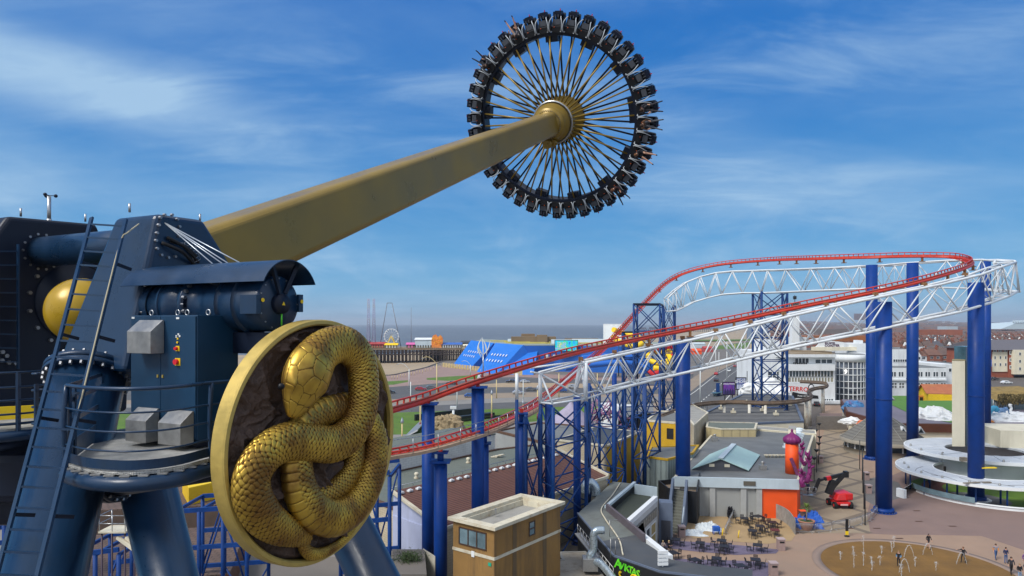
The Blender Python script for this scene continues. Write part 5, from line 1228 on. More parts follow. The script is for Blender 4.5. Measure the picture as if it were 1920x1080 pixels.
# turquoise gabled skylight roof
r0,r1=G(1351,861,6.6),G(1376,834,6.6); l0,l1=G(1297,880,5.1),G(1330,853,5.1); s0,s1=G(1404,883,5.1),G(1425,854,5.1)
gb=thing('gabled_rooflight','pale turquoise gabled roof box standing on the grey flat roof','roof box',(r0.x,r0.y,4.96))
m=MB(); up_=zz_*.1
for A_,B_,C_,D_ in ((l0,r0,r1,l1),(r0,s0,s1,r1)): m.hexa([A_,B_,C_,D_],[q+up_ for q in (A_,B_,C_,D_)])
build('roof_sheet',m,M['turq'],gb)
m=MB(); m.beam(r0+up_*1.6,r1+up_*1.6,.7,.08); build('ridge_cap',m,M['fascia'],gb)
m=MB(); z5=lambda p: Vector((p.x,p.y,4.9)); off=(r1-r0).normalized()*.25
for A_,B_,C_ in ((l0+off,r0+off,s0+off),(l1-off,r1-off,s1-off)): m.extr([z5(A_),A_,B_,C_,z5(C_)],(r1-r0).normalized()*.1)
split_build('gable',m,mat('slate_gable',(0.07,0.075,0.09),.8,0,.15,1),gb)
m=MB(); 
for f_ in (.35,.62): p=z5(l0+off).lerp(z5(s0+off),f_)+zz_*.8; m.box(p-off*.35,(.7,.04,.4),math.atan2((s0-l0).y,(s0-l0).x))
split_build('gable_vent',m,M['trim'],gb)
# --- orange turret with purple onion dome and coral shapes ---
tx=G(1485,887,5.0); ot=thing('onion_dome_turret','orange round turret with a purple onion dome on the hall roof','turret',tx)
rr_=(25/2)*tx.y/F; zt_=CAMH-(832-HY)*tx.y/F; m=MB().cyl(tx,(tx.x,tx.y,zt_),rr_*.98,rr_*.94,n=32); build('turret_body',m,M['orange'],ot)
ptop=CAMH-(803-HY)*tx.y/F; hh=ptop-zt_; m=MB(); prof=[(.5,-.1),(1.0,.0),(1.38,.12),(1.48,.25),(1.38,.38),(1.05,.50),(.62,.60),(.33,.68),(.2,.76),(.16,.82),(.24,.86),(.16,.90),(.05,.95),(0,1.0)]
vs=[];nn2=48
for r,z in prof:
    for i in range(nn2):
        a=2*math.pi*i/nn2; q=r*rr_*.86*(1+.05*math.cos(a*12)); vs.append((tx.x+q*math.cos(a),tx.y+q*math.sin(a),zt_+z*hh))
m.add(vs,[(j*nn2+i,j*nn2+(i+1)%nn2,(j+1)*nn2+(i+1)%nn2,(j+1)*nn2+i) for j in range(len(prof)-1) for i in range(nn2)],True); build('onion_dome',m,M['purple'],ot)
m=MB(); m.beam(tx+Vector((-.6,-1.1,2.2)),tx+Vector((.35,-1.2,-.2)),.25,.4); build('side_fin',m,mat('dull_purple',(0.14,0.03,0.10),.7,0,.3,3),ot)
def coral(x0,y0,x1,y1,Y,lab,seed,r0_=.35):
    rnd=random.Random(seed); m=MB(); a=P(x0,y0,Y); b_=P(x1,y1,Y)
    pts=spline([b_,b_.lerp(a,.35)+Vector((rnd.uniform(-.4,.4),0,0)),b_.lerp(a,.7)+Vector((rnd.uniform(-.4,.4),.2,0)),a],16); m.tube(pts,[r0_*(1-.6*i/15) for i in range(16)],10)
    for k in range(16):
        p=pts[rnd.randrange(16)]; dv=Vector((rnd.uniform(-1,1),rnd.uniform(-1,1),rnd.uniform(-.3,1))).normalized()*rnd.uniform(.35,.75); m.tube([p,p+dv*.6,p+dv+zz_*.15],[r0_*.6,r0_*.45,r0_*.12],8)
    single('coral_sculpture',m,M['purple'],lab,'sculpture')
coral(1500,832,1509,872,90,'purple coral sculpture right behind the orange turret',1,.26)
coral(1514,852,1512,905,88,'tall purple coral sculpture hanging over the hall corner',2,.34)
coral(1504,885,1506,912,86.5,'small purple coral sculpture at the orange wall corner',3,.35)
# --- black wall block round the thick column ---
bpts=[(19.6,91.5),(19.9,87.3),(23.1,85.1),(24.9,90.2),(24.6,93.5)]
bw_=thing('black_hoarding','black boarded enclosure round the foot of the thick column beside the stairs','hoarding',(22,89,0))
m=MB(); z_=4.0
for k in range(len(bpts)):
    a,b_=V2(bpts[k]),V2(bpts[(k+1)%len(bpts)]); d=(b_-a).normalized(); n2=Vector((-d.y,d.x,0))*.18; zt2=z_+(1.2 if k==2 else 0)
    m.hexa([a,b_,b_+n2,a+n2],[a+zz_*z_,b_+zz_*(z_+(1.3 if k==2 else 0)),b_+n2+zz_*(z_+(1.3 if k==2 else 0)),a+n2+zz_*z_])
build('panel',m,M['blackwall'],bw_)
build('deck',MB().prism([(p.x,p.y) for p in inset(bpts,.2)],3.2,3.35),mat('tan_deck',(0.27,0.2,0.14),.9,0,.2,1),bw_)
# --- themed black walled building with the green lettering ---
ZR=5.0
q=lambda x,y,z=ZR: G(x,y,z)
outer=[q(1083,963),q(1151,1043),q(1238,1073),q(1330,1084),q(1411,1084),q(1411,1068),q(1330,1061),q(1258,1049)]
inner=[q(1210,1018),q(1136,953),q(1190,907),q(1149,903)]
bp_=[(p.x,p.y) for p in outer+inner]
av=thing('themed_building','black walled building with grey roof strips and green and yellow lettering','building',(cen(bp_).x,cen(bp_).y,0))
build('wall',MB().prism(bp_,0,ZR-.12),M['blackwall'],av)
gpoly=[outer[0],q(1120,1006),q(1185,1000),inner[1],inner[2],inner[3]]
m=MB().prism([(p.x,p.y) for p in [outer[0],q(1127,1015),q(1193,1003),inner[1],inner[2],inner[3]]],ZR-.12,ZR); build('roof',m,mat('grey_green_felt',(0.14,0.155,0.145),.85,0,.12,.5,.1,5,dirt=(0.06,0.055,0.05),dscale=.4,damt=.8),av)
m=MB().prism([(p.x,p.y) for p in [q(1127,1015),outer[1],outer[2],outer[3],outer[4],outer[5],outer[6],outer[7],inner[0],q(1193,1003)]],ZR-.12,ZR+.004); build('roof',m,mat('slate_felt',(0.062,0.070,0.08),.85,0,.15,.5,.1,5,dirt=(0.10,0.09,0.08),dscale=.3,damt=.5),av)
m=MB(); ol=[outer[0],outer[1],outer[2],outer[3],outer[4]]
for a,b_ in zip(ol,ol[1:]): m.beam(a+zz_*.05,b_+zz_*.05,.12,.16)
build('edge_trim',m,M['greyblue'],av)
m=MB(); m.beam(inner[1]+zz_*.12,q(1190,907)+zz_*.12,.35,.3); build('parapet',m,M['fascia'],av)
m=MB(); m.beam(q(1138,957)+zz_*.35,q(1208,1016)+zz_*.35,.25,.75); build('upstand',m,mat('mauve_grey_upstand',(0.10,0.085,0.10),.8,0,.15,1),av)
m=MB(); m.tube(spline([q(1163,907)+zz_*.1,q(1148,930)+zz_*.1,q(1128,955)+zz_*.1,q(1135,975)+zz_*.1,q(1160,1012)+zz_*.1,q(1168,1042)+zz_*.1],40),.07,8); build('roof_conduit',m,M['trim'],av)
m=MB()
for x,y,h in ((1143,1006,1.5),(1145,1045,1.6),(1154,1040,1.2)): p=q(x,y); m.cyl(p,p+zz_*h,.035,n=6); m.beam(p+zz_*h,p+zz_*h+Vector((.8,.4,0)),.04,.04)
split_build('roof_pole',m,M['brushed'],av)
fl=[q(1242,1046),q(1253,1046)]; p=q(1243,1064)
m=MB(); 
for k in range(4): m.box(p+Vector((0,0,.3+k*.32)),(.85,.16,.24),.1)
m.box(p+Vector((.0,.12,.7)),(.1,.1,1.5)); build('floodlight_rack',m,M['frame_white'],av)
# lettering: letters climb along the front left wall
a,b_=V2(outer[1]),V2(outer[2]); d=(b_-a).normalized(); nr_=Vector((d.y,-d.x,0))
g=bpy.data; lg_=mat('lettering_green',(0.10,0.62,0.02),.6,0,.25,2,dirt=(0.5,0.62,0.02),dscale=1.2,damt=.6)
pos=0.22
for ch,sz,dz in (('A',.95,.08),('V',.62,.02),('I',.66,.02),('K',.66,0),('T',.68,.0),('A',.66,-.04),('S',.72,-.08)):
    wd=sz*.56; mbt=text_mb(ch,sz*1.2,a+d*(pos+wd/2)+nr_*.06+Vector((0,0,4.42+dz-.05*pos)),d,zz_,.03,True,.12); build('letter',mbt,lg_,av); pos+=wd*(1.0 if ch!='I' else .62)
m=MB(); yl=mat('lettering_yellow',(0.75,0.52,0.01),.5)
for cx_,rad_,a0_,a1_ in ((1.0,.28,2.2,5.0),(2.35,.42,-.4,4.6),(3.1,.3,-1.5,2.6)):
    m.tube([a+d*(cx_+rad_*math.cos(t_))+nr_*.1+Vector((0,0,3.72+rad_*.8*math.sin(t_))) for t_ in np.linspace(a0_,a1_,22)],[.11*(1-.6*i/21) for i in range(22)],8)
a2,b2=V2(outer[2]),V2(outer[3]); d3=(b2-a2).normalized(); n3=Vector((d3.y,-d3.x,0))
for cx_,rad_,a0_,a1_ in ((1.0,.5,.2,3.0),(2.0,.4,.1,5.2),(3.4,.45,.2,5.0)):
    m.tube([a2+d3*(cx_+rad_*math.cos(t_))+n3*.1+Vector((0,0,4.0+rad_*.8*math.sin(t_))) for t_ in np.linspace(a0_,a1_,22)],[.15*(1-.6*i/21) for i in range(22)],8)
split_build('scroll_ornament',m,yl,av)
# sunken roof and white fronted kiosk building
sb=[q(1212,1016,4.2),q(1262,1048,4.2),q(1176,984,4.2),q(1228,935,4.2),q(1193,908,4.2),q(1139,955,4.2)]
lo=thing('kiosk_building','white fronted kiosk building with yellow menu boards and a sunken dark roof','building',(cen([(p.x,p.y) for p in sb]).x,75,0))
build('wall',MB().prism([(p.x,p.y) for p in sb],0,4.0),M['whitewall'],lo); build('roof',MB().prism([(p.x,p.y) for p in inset([(p.x,p.y) for p in sb],.1)],4.01,4.12),mat('dark_green_felt',(0.05,0.06,0.045),.9,0,.2,.6),lo)
m=MB(); A_,B_,C_=q(1229,934,5.0),q(1175,982,5.0),q(1256,1047,5.0)
m.beam(A_,B_,.5,.5); m.beam(B_,C_,.55,.5); build('white_parapet',m,M['frame_white'],lo)
A_.z=B_.z=0; d=(A_-B_).normalized(); nr_=Vector((d.y,-d.x,0))
m=MB(); q0,q1=B_+nr_*.28,A_+nr_*.28; m.hexa([q0+zz_*0,q1+zz_*0,q1-nr_*.3,q0-nr_*.3],[v+zz_*4.75 for v in (q0,q1,q1-nr_*.3,q0-nr_*.3)]); build('front_wall',m,mat('pale_shopfront',(0.47,0.48,0.47),.7,0,.1,1),lo)
LD=(q1-q0).length
m=MB().hexa([q0+d*LD*.12+nr_*.02+zz_*3.2,q0+d*LD*.93+nr_*.02+zz_*3.2,q0+d*LD*.93+nr_*.1+zz_*3.2,q0+d*LD*.12+nr_*.1+zz_*3.2][::-1],[v+zz_*1.0 for v in [q0+d*LD*.12+nr_*.02+zz_*3.2,q0+d*LD*.93+nr_*.02+zz_*3.2,q0+d*LD*.93+nr_*.1+zz_*3.2,q0+d*LD*.12+nr_*.1+zz_*3.2]][::-1]); build('sign_board',m,mat('grey_sign',(0.17,0.165,0.15),.7,0,.2,1.5),lo)
m=MB(); mch=mat('stone_letter',(0.36,0.33,0.27),.7)
lets=MB()
for k in range(11):
    c=q0+d*LD*(.17+.071*k)+nr_*.13+zz_*3.7; rnd=random.Random(k)
    for s_ in (-1,1): lets.box(c+d*.15*s_,(.10,.05,.72),math.atan2(d.y,d.x))
    lets.box(c+zz_*(.3 if k%2 else 0),(.3,.05,.1),math.atan2(d.y,d.x))
split_build('sign_ornament',lets,mch,lo)
for f0_,f1_,c_ in ((.36,.50,M['yellow']),(.55,.68,M['glass']),(.72,.90,mat('menu_board',(0.32,0.25,0.10),.7,0,.4,3))): window(lo,q0+d*LD*f0_,q0+d*LD*f1_,.3,2.7,1,2,c_,M['frame_white'],out_=.09)
# slate blue wall with dark door, beside the stairs
s0_=Vector((q1.x+.1,q1.y-.2,0)); s1_=s0_+Vector((1.45,-.45,0)); dS=(s1_-s0_).normalized()
st=thing('staircase','slate blue walled outdoor staircase going up beside the black hoarding','staircase',(s1_.x,s1_.y,0))
m=MB(); m.hexa([s0_,s1_,s1_+Vector((.3,1.6,0)),s0_+Vector((.3,1.6,0))],[v+zz_*4.6 for v in [s0_,s1_,s1_+Vector((.3,1.6,0)),s0_+Vector((.3,1.6,0))]]); 
f_a,f_b=G(1255,998),G(1276,1002); 
stl=[f_a,f_b]; upv=Vector((1.9,5.3,0))
def flank(p,w,h0,h1): 
    p=Vector(p); m.extr([p,p+upv,p+upv+zz_*h1,p+upv*.92+zz_*(h1+.2),p+zz_*h0],Vector((w,-.05,0)))
flank(f_a+Vector((-.35,0,0)),.3,1.2,5.2); flank(f_b+Vector((.05,0,0)),.3,1.2,5.2); build('side_wall',m,M['greyblue'],st)
m=MB(); wS=(f_b-f_a)
for k in range(14):
    p=f_a+upv*(k/14); m.hexa([p+Vector((0,.02,0)),p+wS+Vector((0,.02,0)),p+wS+upv/14,p+upv/14],[v+zz_*(.28*(k+1)) for v in [p+Vector((0,.02,0)),p+wS+Vector((0,.02,0)),p+wS+upv/14,p+upv/14]])
build('steps',m,mat('grey_steps',(0.16,0.165,0.14),.9,0,.15,1),st)
m=MB(); 
for p in (f_a+Vector((-.2,0,0)),f_b+Vector((.2,0,0))): m.tube([p+zz_*1.35,p+upv+zz_*5.35],.06,8)
split_build('hand_rail',m,M['fascia'],st)
window(st,s0_.lerp(s1_,.15)-Vector((0,.0,0)),s0_.lerp(s1_,.85),.05,2.6,1,1,mat('dark_slate_door',(0.035,0.04,0.055),.5),M['greyblue'],name='door')
build('notice',MB().box(f_a+Vector((-.1,-.25,1.0)),(.35,.03,.45)),mat('notice_white',(0.62,0.45,0.42),.7),st)
# pale blue wall behind
m=MB(); p0_,p1_=q(1190,908,5.3),q(1232,914,5.3); p0_.z=p1_.z=0
m.hexa([p0_,p1_,p1_+Vector((0,.3,0)),p0_+Vector((0,.3,0))],[v+zz_*5.3 for v in (p0_,p1_,p1_+Vector((0,.3,0)),p0_+Vector((0,.3,0)))]); single('screen_wall',m,M['fascia'],'pale blue screen wall at the back of the sunken roof','wall')
# pale terrace block bottom centre and steel duct
pts=[G(1005,1048,2.6),G(1022,1100,2.6),G(1150,1100,2.6),G(1105,1035,2.6)]
pts=[G(1005,1049,3.2),G(1010,1090,3.2),G(1140,1090,3.2),G(1098,1032,3.2),G(1048,1033,3.2),G(1055,1047,3.2)]
bldg('flat_roof_annexe','small annexe with pale concrete roof and puddle stains below the steel duct','building',[(p.x,p.y) for p in pts],0,3.0,M['blackwall'],mat('pale_concrete_roof',(0.30,0.27,0.22),.9,0,.12,.8,dirt=(0.12,0.08,0.05),dscale=.7,damt=.8),.12,M['roof_slab'],.2)
m=MB(); Yd=60; m.tube(spline([P(1133,994,Yd),P(1118,995,Yd),P(1113,1003,Yd),P(1113,1030,Yd),P(1106,1042,Yd),P(1112,1054,Yd),P(1125,1056,Yd-1),P(1150,1085,Yd-3),P(1160,1110,Yd-4)],60),.33,16); 
for k in (5,14,22,30,38,46): pass
du=thing('steel_duct','shiny steel air duct bending down the side of the black building','duct',P(1113,1056,Yd)); build('duct_pipe',m,mat('duct_steel',(0.42,0.50,0.55),.3,.7,.1,3),du)
m=MB().box(P(1106,1056,Yd),(1.3,1.2,1.1)); build('duct_box',m,M['brushed'],du,bevel=.03)
m=MB(); a,b_=P(1083,1000,66),P(1150,1085,57)
for f_ in range(12): p=a.lerp(b_,f_/11); m.cyl(p,p+zz_*.9,.03,n=5)
for h in (.1,.5,.9): m.cyl(a+zz_*h,b_+zz_*h,.03,n=5)
m.beam(a,b_,.6,.1); single('gutter_walkway',m,M['brushed'],'grey metal maintenance gangway along the black building wall','gangway')
m=MB(); m.tube(spline([P(1098,925,80),P(1100,908,80),P(1108,905,80),P(1116,915,80),P(1117,930,80)],24),.55,16); single('steel_duct',m,mat('duct_steel',(0,0,0)),'large pale blue curved duct elbow behind the black building','duct')
# --- big dark roof and its edge; monorail track ---
dr_=[G(1296,786,5),G(1330,794,5),G(1417,793,5),G(1507,789,5),G(1487,742,5),G(1452,739,5),G(1390,739,5)]
rst_=stripes('dark_stepped_roof',(0.115,0.115,0.112),(0.07,0.07,0.07),.16,(0,1,0),.25,.9,.3,.2)
db=bldg('dark_roof_building','large low building with a dark stepped roof under the tall lattice tower','building',[(p.x,p.y) for p in dr_],0,4.7,M['cream'],rst_,.35,M['greyblue'],.5)
m=MB(); 
for x,y in ((1375,774),(1352,767),(1430,770),(1455,778),(1480,760),(1400,757)): p=G(x,y,5); m.box(p+zz_*.2,(1.0,.8,.5)); m.cyl(p+zz_*.4,p+zz_*1.0,.2,n=8)
split_build('roof_vent',m,M['trim'],db)
cz=G(1481,790,6.5); bldg('roof_hut','cream box hut on the dark roof beside the tall lattice tower','hut',[(p.x,p.y) for p in (G(1478,805,6.8),G(1492,806,6.8),G(1493,800,6.8),G(1479,799,6.8))],0,6.8,M['cream'],M['roof_slab'],0,None)
cream_p=[G(1418,803,5.4),G(1530,812,5.4),G(1529,806,5.4),G(1418,797,5.4)]
bldg('link_building','low cream wall linking the grey hall to the dark roof building','building',[(p.x,p.y) for p in cream_p],0,5.2,M['cream'],M['roof_slab'],.1,M['cream'],.15)
Zm=7.0; mon=[(1240,782),(1290,764),(1330,757),(1380,755),(1440,757),(1490,754),(1512,750),(1520,746),(1521,741),(1516,737),(1517,733),(1530,729),(1548,726),(1551,722),(1545,719),(1520,717),(1500,716)]
mp3=[G(x,y,Zm) for x,y in mon]; mt=thing('monorail_track','rusty brown monorail beam curving over the dark roof past the horror sign','monorail track',(mp3[5].x,mp3[5].y,0))
ms=spline(mp3,120); m=MB().tube(ms,.42,8); m.tube([p+zz_*.45 for p in ms],.18,6); build('beam',m,mat('rusty_beam',(0.12,0.085,0.06),.85,0,.3,.6,dirt=(0.25,0.16,0.08),dscale=.3),mt)
m=MB()
for x,y in ((1320,758),(1358,755),(1405,756),(1435,757),(1512,750),(1518,745),(1543,727)): p=G(x,y,Zm); m.cyl((p.x,p.y,0),(p.x,p.y,Zm-.3),.32 if x<1510 else .5,n=12)
split_build('support_post',m,mat('cream_rusty_post',(0.60,0.58,0.50),.7,0,.1,1,dirt=(0.35,0.15,0.04),dscale=.8,damt=.8),mt)
# gate wall with arches at the end of the walkway
m=MB(); a,b_=G(1532,806),G(1588,806); m.hexa([a,b_,b_+Vector((0,.5,0)),a+Vector((0,.5,0))],[v+zz_*3.2 for v in (a,b_,b_+Vector((0,.5,0)),a+Vector((0,.5,0)))]); single('gate_wall',m,bricks('speckled_gate_wall',(0.16,0.145,0.125),(0.19,0.17,0.15),(0.12,0.11,0.1),1,.5,.3,.02,rotx=(R(90),0,0)),'speckled grey gate wall closing the far end of the walkway','wall')
# =================== RIGHT SIDE: PLAZA STRUCTURES ===================
ORD=['first','second','third','fourth','fifth','sixth','seventh','eighth','ninth','tenth','eleventh','twelfth','thirteenth','fourteenth','fifteenth','sixteenth','seventeenth','eighteenth','nineteenth','twentieth']
def ordw(i):
    if i<20: return ORD[i]
    tens=['twenty','thirty','forty','fifty','sixty'][(i+1)//10-2]; r=(i+1)%10
    return tens+('-'+ORD[r-1] if r else 'th').replace('yth','ieth') if r else {20:'twentieth',30:'thirtieth',40:'fortieth',50:'fiftieth',60:'sixtieth'}[i+1]
# ring canopies
def arcring(cx,cy,r0,r1,z0,z1,a0=0,a1=360,n=96):
    m=MB(); full=(a1-a0)>=359.9; vs=[]; k=n if full else n+1
    for r,z in ((r0,z0),(r1,z0),(r1,z1),(r0,z1)):
        for i in range(k):
            a=R(a0+(a1-a0)*i/n); vs.append((cx+r*math.cos(a),cy+r*math.sin(a),z))
    fs=[]
    for j in range(4):
        for i in range(n):
            i2=(i+1)%k; fs.append((j*k+i,((j+1)%4)*k+i,((j+1)%4)*k+i2,j*k+i2))
    if not full: fs.append((0,k,2*k,3*k)); fs.append((k-1,4*k-1,3*k-1,2*k-1))
    return m.add(vs,fs)
slabm=mat('weathered_white_slab',(0.50,0.535,0.57),.7,0,.08,.4,.05,3,dirt=(0.33,0.36,0.40),dscale=.35,damt=.8)
Rx,Ry=70.2,101.5
rc_=thing('ring_canopy','lower round white ring canopy on dark posts around the thick blue column','canopy',(Rx,Ry,0))
build('slab',arcring(Rx,Ry,6.6,11.4,2.9,3.15),slabm,rc_); build('edge_band',arcring(Rx,Ry,11.4,11.55,2.82,3.22),M['frame_white'],rc_); build('inner_edge',arcring(Rx,Ry,6.45,6.6,2.85,3.22),M['frame_white'],rc_)
m=MB()
for k in range(18):
    a=R(-170+k*20); m.cyl((Rx+10.1*math.cos(a),Ry+10.1*math.sin(a),0),(Rx+10.1*math.cos(a),Ry+10.1*math.sin(a),2.9),.11,n=10)
    if k%2: m.cyl((Rx+7.4*math.cos(a),Ry+7.4*math.sin(a),0),(Rx+7.4*math.cos(a),Ry+7.4*math.sin(a),2.9),.13,n=10)
split_build('post',m,M['blue2'],rc_)
m=MB()
for k in range(13): a=R(150+k*19); p=Vector((Rx+10.3*math.cos(a),Ry+10.3*math.sin(a),3.15)); m.cyl(p,p+zz_*.18,.16,n=10); m.sphere(p+zz_*.22,.14,10,6)
split_build('slab_lamp',m,M['brushed'],rc_)
m=MB()
for k in range(7):
    a=R(160+k*18); b_=R(160+k*18+22); m.tube([(Rx+(8+k%3)*math.cos(a),Ry+(8+k%3)*math.sin(a),3.17),(Rx+9.3*math.cos((a+b_)/2),Ry+9.3*math.sin((a+b_)/2),3.17),(Rx+(10.5-k%2)*math.cos(b_),Ry+(10.5-k%2)*math.sin(b_),3.17)],.025,5)
split_build('roof_cable',m,mat('dark_cable',(0.06,0.06,0.07)),rc_)
m=MB().box(G(1822,905,3.3),(2.6,.3,.12),.2); m.box(G(1850,904,3.3),(1.2,.4,.12),.1); build('plank',m,M['wood'],rc_)
m=arcring(Rx+1.0,Ry-.3,10.6,11.1,0,.42,178,380); m.lathe([(10.5,.42),(11.2,.42),(11.2,.47),(10.5,.47)],(Rx+1.0,Ry-.3,0),n=72,a0=R(178),a1=R(380)); single('curved_kerb_wall',m,M['whitewall'],'low curved white wall round the garden under the ring canopy','wall')
struct('grass',MB().lathe([(0,.05),(10.5,.05)],(Rx+1,Ry-.3,0),n=64),M['grass'],None,'stuff')
struct('garden_path',arcring(Rx+1,Ry-.3,6.3,9.0,.055,.062,120,215),mat('dark_red_path',(0.10,0.035,0.025),.9,0,.1,.5)); struct('garden_path',MB().lathe([(0,.06),(4.2,.06)],(65.9,97,0),n=40),mat('grey_gravel',(0.13,0.13,0.125),.95,0,.2,1)); struct('garden_path',arcring(65.9,97,1.35,1.9,.055,.12),M['frame_white'])
m=arcring(Rx+1.0,Ry-.3,11.3,11.36,.5,1.25,176,225); m2=thing('glass_balustrade','curved glass balustrade at the garden entrance ramp','balustrade',(Rx-10,Ry-2,0)); build('glass_panel',m,M['glass_pale'],m2)
m=MB().box(G(1690,925,.6),(.5,1.3,1.3),.3,); m.extr([G(1692,918,0),G(1692,918,1.3),G(1712,905,1.3),G(1712,905,0)],Vector((.15,.2,0))); build('white_pier',m,M['whitewall'],m2)
# upper ring
Ux,Uy=76.5,110.5
ur=thing('ring_canopy','upper round white canopy slab behind and above the lower ring','canopy',(Ux,Uy,0))
build('slab',arcring(Ux,Uy,5.5,11.2,4.3,4.6),slabm,ur); build('edge_band',arcring(Ux,Uy,11.2,11.38,4.2,4.68),M['frame_white'],ur); build('core',MB().lathe([(9.0,0),(9.0,4.3)],(Ux,Uy,0),n=64),M['whitewall'],ur)
m=MB()
for k in range(6): a=R(150+k*24); b_=a+.1; m.hexa([(Ux+r*math.cos(t_),Uy+r*math.sin(t_),4.6) for r,t_ in ((6,a),(10.3,a+.02),(10.3,b_+.02),(6,b_+.04))],[(Ux+r*math.cos(t_),Uy+r*math.sin(t_),4.72) for r,t_ in ((6,a),(10.3,a+.02),(10.3,b_+.02),(6,b_+.04))])
split_build('roof_rib',m,slabm,ur)
m=MB()
for k in range(6): a=R(160+k*22); p=Vector((Ux+10.5*math.cos(a),Uy+10.5*math.sin(a),4.6)); m.cyl(p,p+zz_*.2,.17,n=10); m.sphere(p+zz_*.25,.15,10,6)
split_build('slab_lamp',m,M['brushed'],ur)
build('yellow_plank',MB().box(G(1853,877,4.7),(2.2,.5,.12),.05),M['yellow_bright'],ur); build('seat_cluster',MB().box(G(1806,861,5),(.8,.6,.6)),M['wood'],ur)
# cream slab tower with glass side
c0=G(1785,837,4.6); c1=Vector((c0.x+2.05,c0.y-.15,0)); Yc=c0.y; zt_=CAMH-(676-HY)*Yc/F
tt=thing('cream_tower','tall cream slab tower with a dark glass right side on the upper canopy','tower',(c0.x+1,Yc,4.6))
build('slab',MB().prism([(c0.x,Yc),(c1.x,c1.y),(c1.x+1.8,c1.y+2.5),(c0.x+1.8,Yc+2.5)],4.6,zt_),M['cream'],tt); build('cap',MB().prism([(c0.x-.05,Yc-.05),(c1.x+.05,c1.y-.05),(c1.x+1.85,c1.y+2.55),(c0.x+1.75,Yc+2.55)],zt_,zt_+.12),mat('ochre_cap',(0.30,0.25,0.13)),tt)
g0_,g1_=Vector((c1.x+.55,c1.y+.6,0)),Vector((c1.x+3.0,c1.y+1.6,0))
build('glass_side',MB().prism([(g0_.x,g0_.y),(g1_.x,g1_.y),(g1_.x,g1_.y+3),(g0_.x,g0_.y+3)],4.6,zt_+2.3),mat('teal_glass',(0.05,0.12,0.15),.15,0,.5,.3,spec=.8),tt)
m=MB()
for f_ in (.02,.36,.7): p=g0_.lerp(g1_,f_); m.beam((p.x,p.y-.08,4.6),(p.x,p.y-.08,zt_+2.3),.08,.08)
for k in range(12): z=5.5+k*1.4; m.beam((g0_.x,g0_.y-.09,z),(g1_.x,g1_.y-.09,z),.06,.06)
build('glazing_bar',m,M['greyblue'],tt)
# cream wall to the right, with its roof
m=MB().prism([(80.5,112.5),(104,107.5),(106,118),(82,121)],4.6,7.4); cwl=single('cream_wall_block',m,M['cream'],'long cream parapet wall block on the canopy right of the tower','wall')
m=MB().prism([(68,107.2),(100,104.4),(100,106),(68,109)],0,2.6); single('cafe_wall',m,mat('dark_cafe_glass',(0.02,0.022,0.03),.3),'dark cafe front recessed under the upper canopy','wall')
# grey cone roofed kiosk
cx_,cy_=G(1697,862,0).x,133.0; kt=thing('cone_roof_pavilion','round pavilion with a large grey faceted cone roof and small triangular dormers','pavilion',(cx_,cy_,0))
n=10; m=MB(); apex=Vector((cx_-.6,cy_,CAMH-(768-HY)*cy_/F)); rim_=[Vector((cx_+7.6*math.cos(2*math.pi*(i+.5)/n),cy_+7.6*math.sin(2*math.pi*(i+.5)/n),2.7)) for i in range(n)]
top_=[apex.lerp(p,.05) for p in rim_]
m.add(rim_+top_,[(i,(i+1)%n,n+(i+1)%n,n+i) for i in range(n)]+[tuple(range(n,2*n))]+[tuple(range(n-1,-1,-1))]); build('roof',m,stripes('grey_shingle_cone',(0.155,0.15,0.135),(0.11,0.105,0.095),2.2,(0,0,1),.3,.9,.6,.12),kt)
m=MB()
for i in range(n): m.tube([rim_[i]+zz_*.05,top_[i]+zz_*.05],.07,5)
split_build('hip_strip',m,M['roof_slab'],kt)
m=MB().lathe([(7.7,2.1),(7.7,2.72),(7.3,2.75)],(cx_,cy_,0),n=n*2); m.lathe([(6.9,0),(6.9,1.0),(7.05,1.0)],(cx_,cy_,0),n=n*2); build('wall',m,mat('kiosk_stone',(0.26,0.235,0.19),.8,0,.12,1),kt)
build('window_band',MB().lathe([(6.7,.95),(6.7,2.2)],(cx_,cy_,0),n=n*2),M['glass'],kt)
m=MB()
for i in range(n*2): a=2*math.pi*i/(n*2); m.box((cx_+6.8*math.cos(a),cy_+6.8*math.sin(a),1.6),(.18,.18,1.3),a)
split_build('mullion',m,M['frame_white'],kt)
for fx,fy in ((1694,808),(1727,808)):
    p=P(fx,fy,cy_-4.2); m=MB(); m.extr([p+Vector((-.9,0,-.5)),p+Vector((.9,0,-.5)),p+Vector((0,0,.8))],Vector((0,2,0))); dm=build('dormer',m,M['frame_white'],kt); m=MB(); m.extr([p+Vector((-.5,-.03,-.35)),p+Vector((.5,-.03,-.35)),p+Vector((0,-.03,.45))],Vector((0,.02,0))); build('pane',m,M['glass'],dm)
# side lean-to left of it
bldg('low_kiosk','low kiosk with grey roof left of the columns by the walkway','kiosk',[(p.x,p.y) for p in (G(1606,847),G(1640,856),G(1646,838),G(1612,828))],0,2.4,mat('kiosk_stone',(0,0,0)),M['roof_green'],0,None,over=.5)
k_=bpy.data.objects['low_kiosk']; a,b_=V2(G(1606,847)),V2(G(1640,856)); window(k_,a.lerp(b_,.1),a.lerp(b_,.45),.4,1.9,2,1); window(k_,a.lerp(b_,.55),a.lerp(b_,.95),.4,1.9,2,1)
